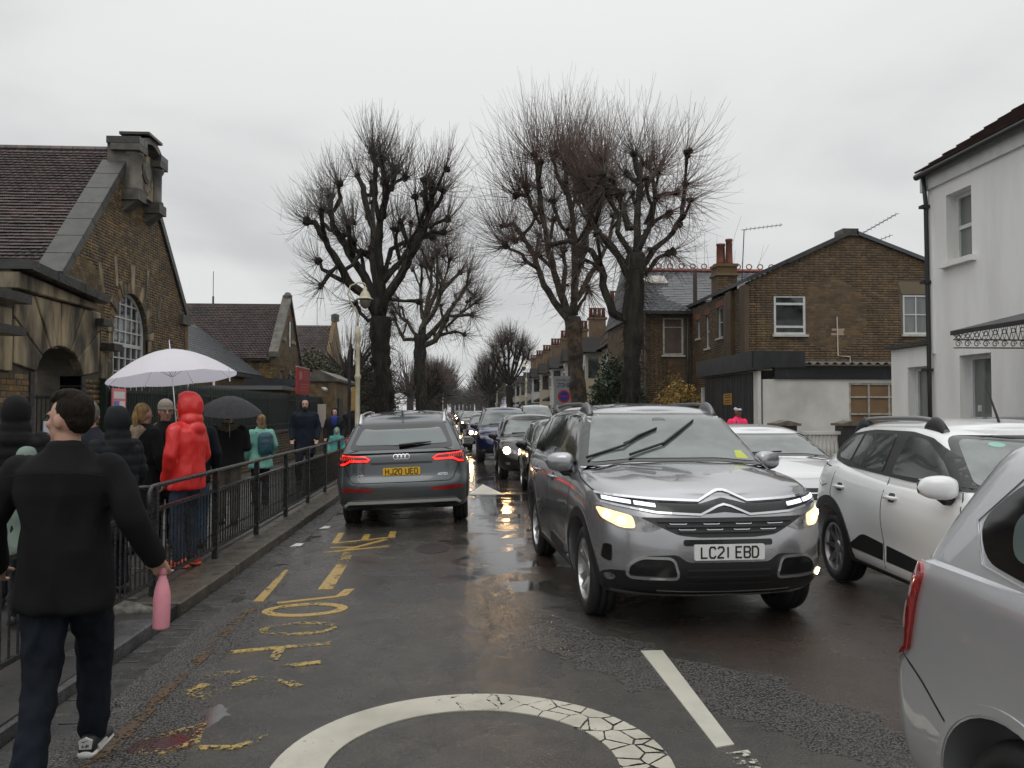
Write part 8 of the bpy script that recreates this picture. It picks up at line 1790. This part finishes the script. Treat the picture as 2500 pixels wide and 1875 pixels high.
# ================================================================ umbrellas
def umbrella(label, apex, rad, drop, mat, tilt=(0, 0), shaft=.85, ribm=None, tip=.10, bow=1.7, strap=False, handle=True):
    root = empty('umbrella', apex, 0, label, 'umbrella', None); root.rotation_euler = (tilt[0], tilt[1], 0); V = []; F = []; NS, NRr = 64, 10
    for th_ in (0, 1):
        for i in range(NRr + 1):
            q = i / NRr
            for j in range(NS):
                a = 2 * math.pi * j / NS; ph = (j % 8) / 8; sag = math.sin(math.pi * ph) ; r_ = rad * q * (1 - .025 * sag * q**2); zz = -drop * q**bow - .018 * sag * q * rad - th_ * .002
                V.append((r_ * math.cos(a), r_ * math.sin(a), zz - (0.0 if q else 0)))
    n = NS
    for i in range(NRr):
        for j in range(NS): F.append((i * n + j, i * n + (j + 1) % n, (i + 1) * n + (j + 1) % n, (i + 1) * n + j))
    cnp = np_mesh('canopy', V[:(NRr + 1) * NS], F, mat, root, True)
    rm_ = ribm or CHR
    for s in range(8):
        a = 2 * math.pi * s / 8; m = MB(); m.tube([(rad * q * math.cos(a), rad * q * math.sin(a), -drop * q**bow - .006) for q in np.linspace(.02, .995, 9)], .0022, 5); ro_ = m.build('rib', rm_, root)
        m = MB(); m.tube([(rad * .5 * math.cos(a), rad * .5 * math.sin(a), -drop * .5**bow - .008), (.012 * math.cos(a), .012 * math.sin(a), -drop * .95)], .0025, 5); m.build('strut', rm_, ro_)
        m = MB(); m.tube([(rad * .99 * math.cos(a), rad * .99 * math.sin(a), -drop), (rad * 1.015 * math.cos(a), rad * 1.015 * math.sin(a), -drop * 1.03)], .004, 5); m.build('rib_tip', mat, ro_)
    m = MB(); m.tube([(0, 0, .0), (0, 0, -shaft)], .005, 8); m.build('shaft', rm_, root)
    m = MB(); m.tube([(0, 0, -.01), (0, 0, tip)], [.007, .004], 8); m.build('ferrule', mat if strap else BPAINT, root)
    if handle: m = MB(); m.tube([(0, 0, -shaft), (0, 0, -shaft - .12)], .014, 10); m.build('handle', BPAINT, root)
    if strap: m = MB(); m.box(rad * .955, rad * .965, -.16 - .012, -.16 + .012, -drop * 1.03 - .11, -drop * .93); m.build('closing_strap', mat, root)
    return root
UW = bpy.data.materials.new('umbrella_white'); UW.use_nodes = True; t_ = UW.node_tree; b_ = t_.nodes['Principled BSDF']; b_.inputs['Base Color'].default_value = (.92, .91, .96, 1); b_.inputs['Roughness'].default_value = .5
tr_ = t_.nodes.new('ShaderNodeBsdfTranslucent'); tr_.inputs[0].default_value = (.84, .82, .92, 1); mx_ = t_.nodes.new('ShaderNodeMixShader'); mx_.inputs[0].default_value = .42
t_.links.new(b_.outputs[0], mx_.inputs[1]); t_.links.new(tr_.outputs[0], mx_.inputs[2]); t_.links.new(mx_.outputs[0], t_.nodes['Material Output'].inputs[0])
umbrella('large white umbrella held above the red jacket and the beanie woman', (-3.10, 8.95, 2.29), .66, .31, UW, (R(-3), R(-6.5)), shaft=.98, strap=True)
umbrella('black wet umbrella held by the man in khaki trousers', (-3.12, 11.32, 1.83), .42, .21, M('umbrella_black', (.010, .010, .012), .6, spec=.25, col2=(.022, .022, .025), scale=16), (R(12), R(4)), shaft=.6, tip=.03)
# ================================================================ damp air
m = MB(); m.box(-310, 310, -70, 640, -1.3, 17); hz = m.build('haze', None); hz['kind'] = 'stuff'
hm_ = bpy.data.materials.new('damp_air'); hm_.use_nodes = True; t_ = hm_.node_tree; t_.nodes.clear(); o_ = t_.nodes.new('ShaderNodeOutputMaterial'); v_ = t_.nodes.new('ShaderNodeVolumePrincipled')
v_.inputs['Color'].default_value = (.86, .88, .90, 1); v_.inputs['Density'].default_value = .00018; v_.inputs['Anisotropy'].default_value = .2; t_.links.new(v_.outputs[0], o_.inputs['Volume']); hz.data.materials.append(hm_)
S.cycles.volume_bounces = 1
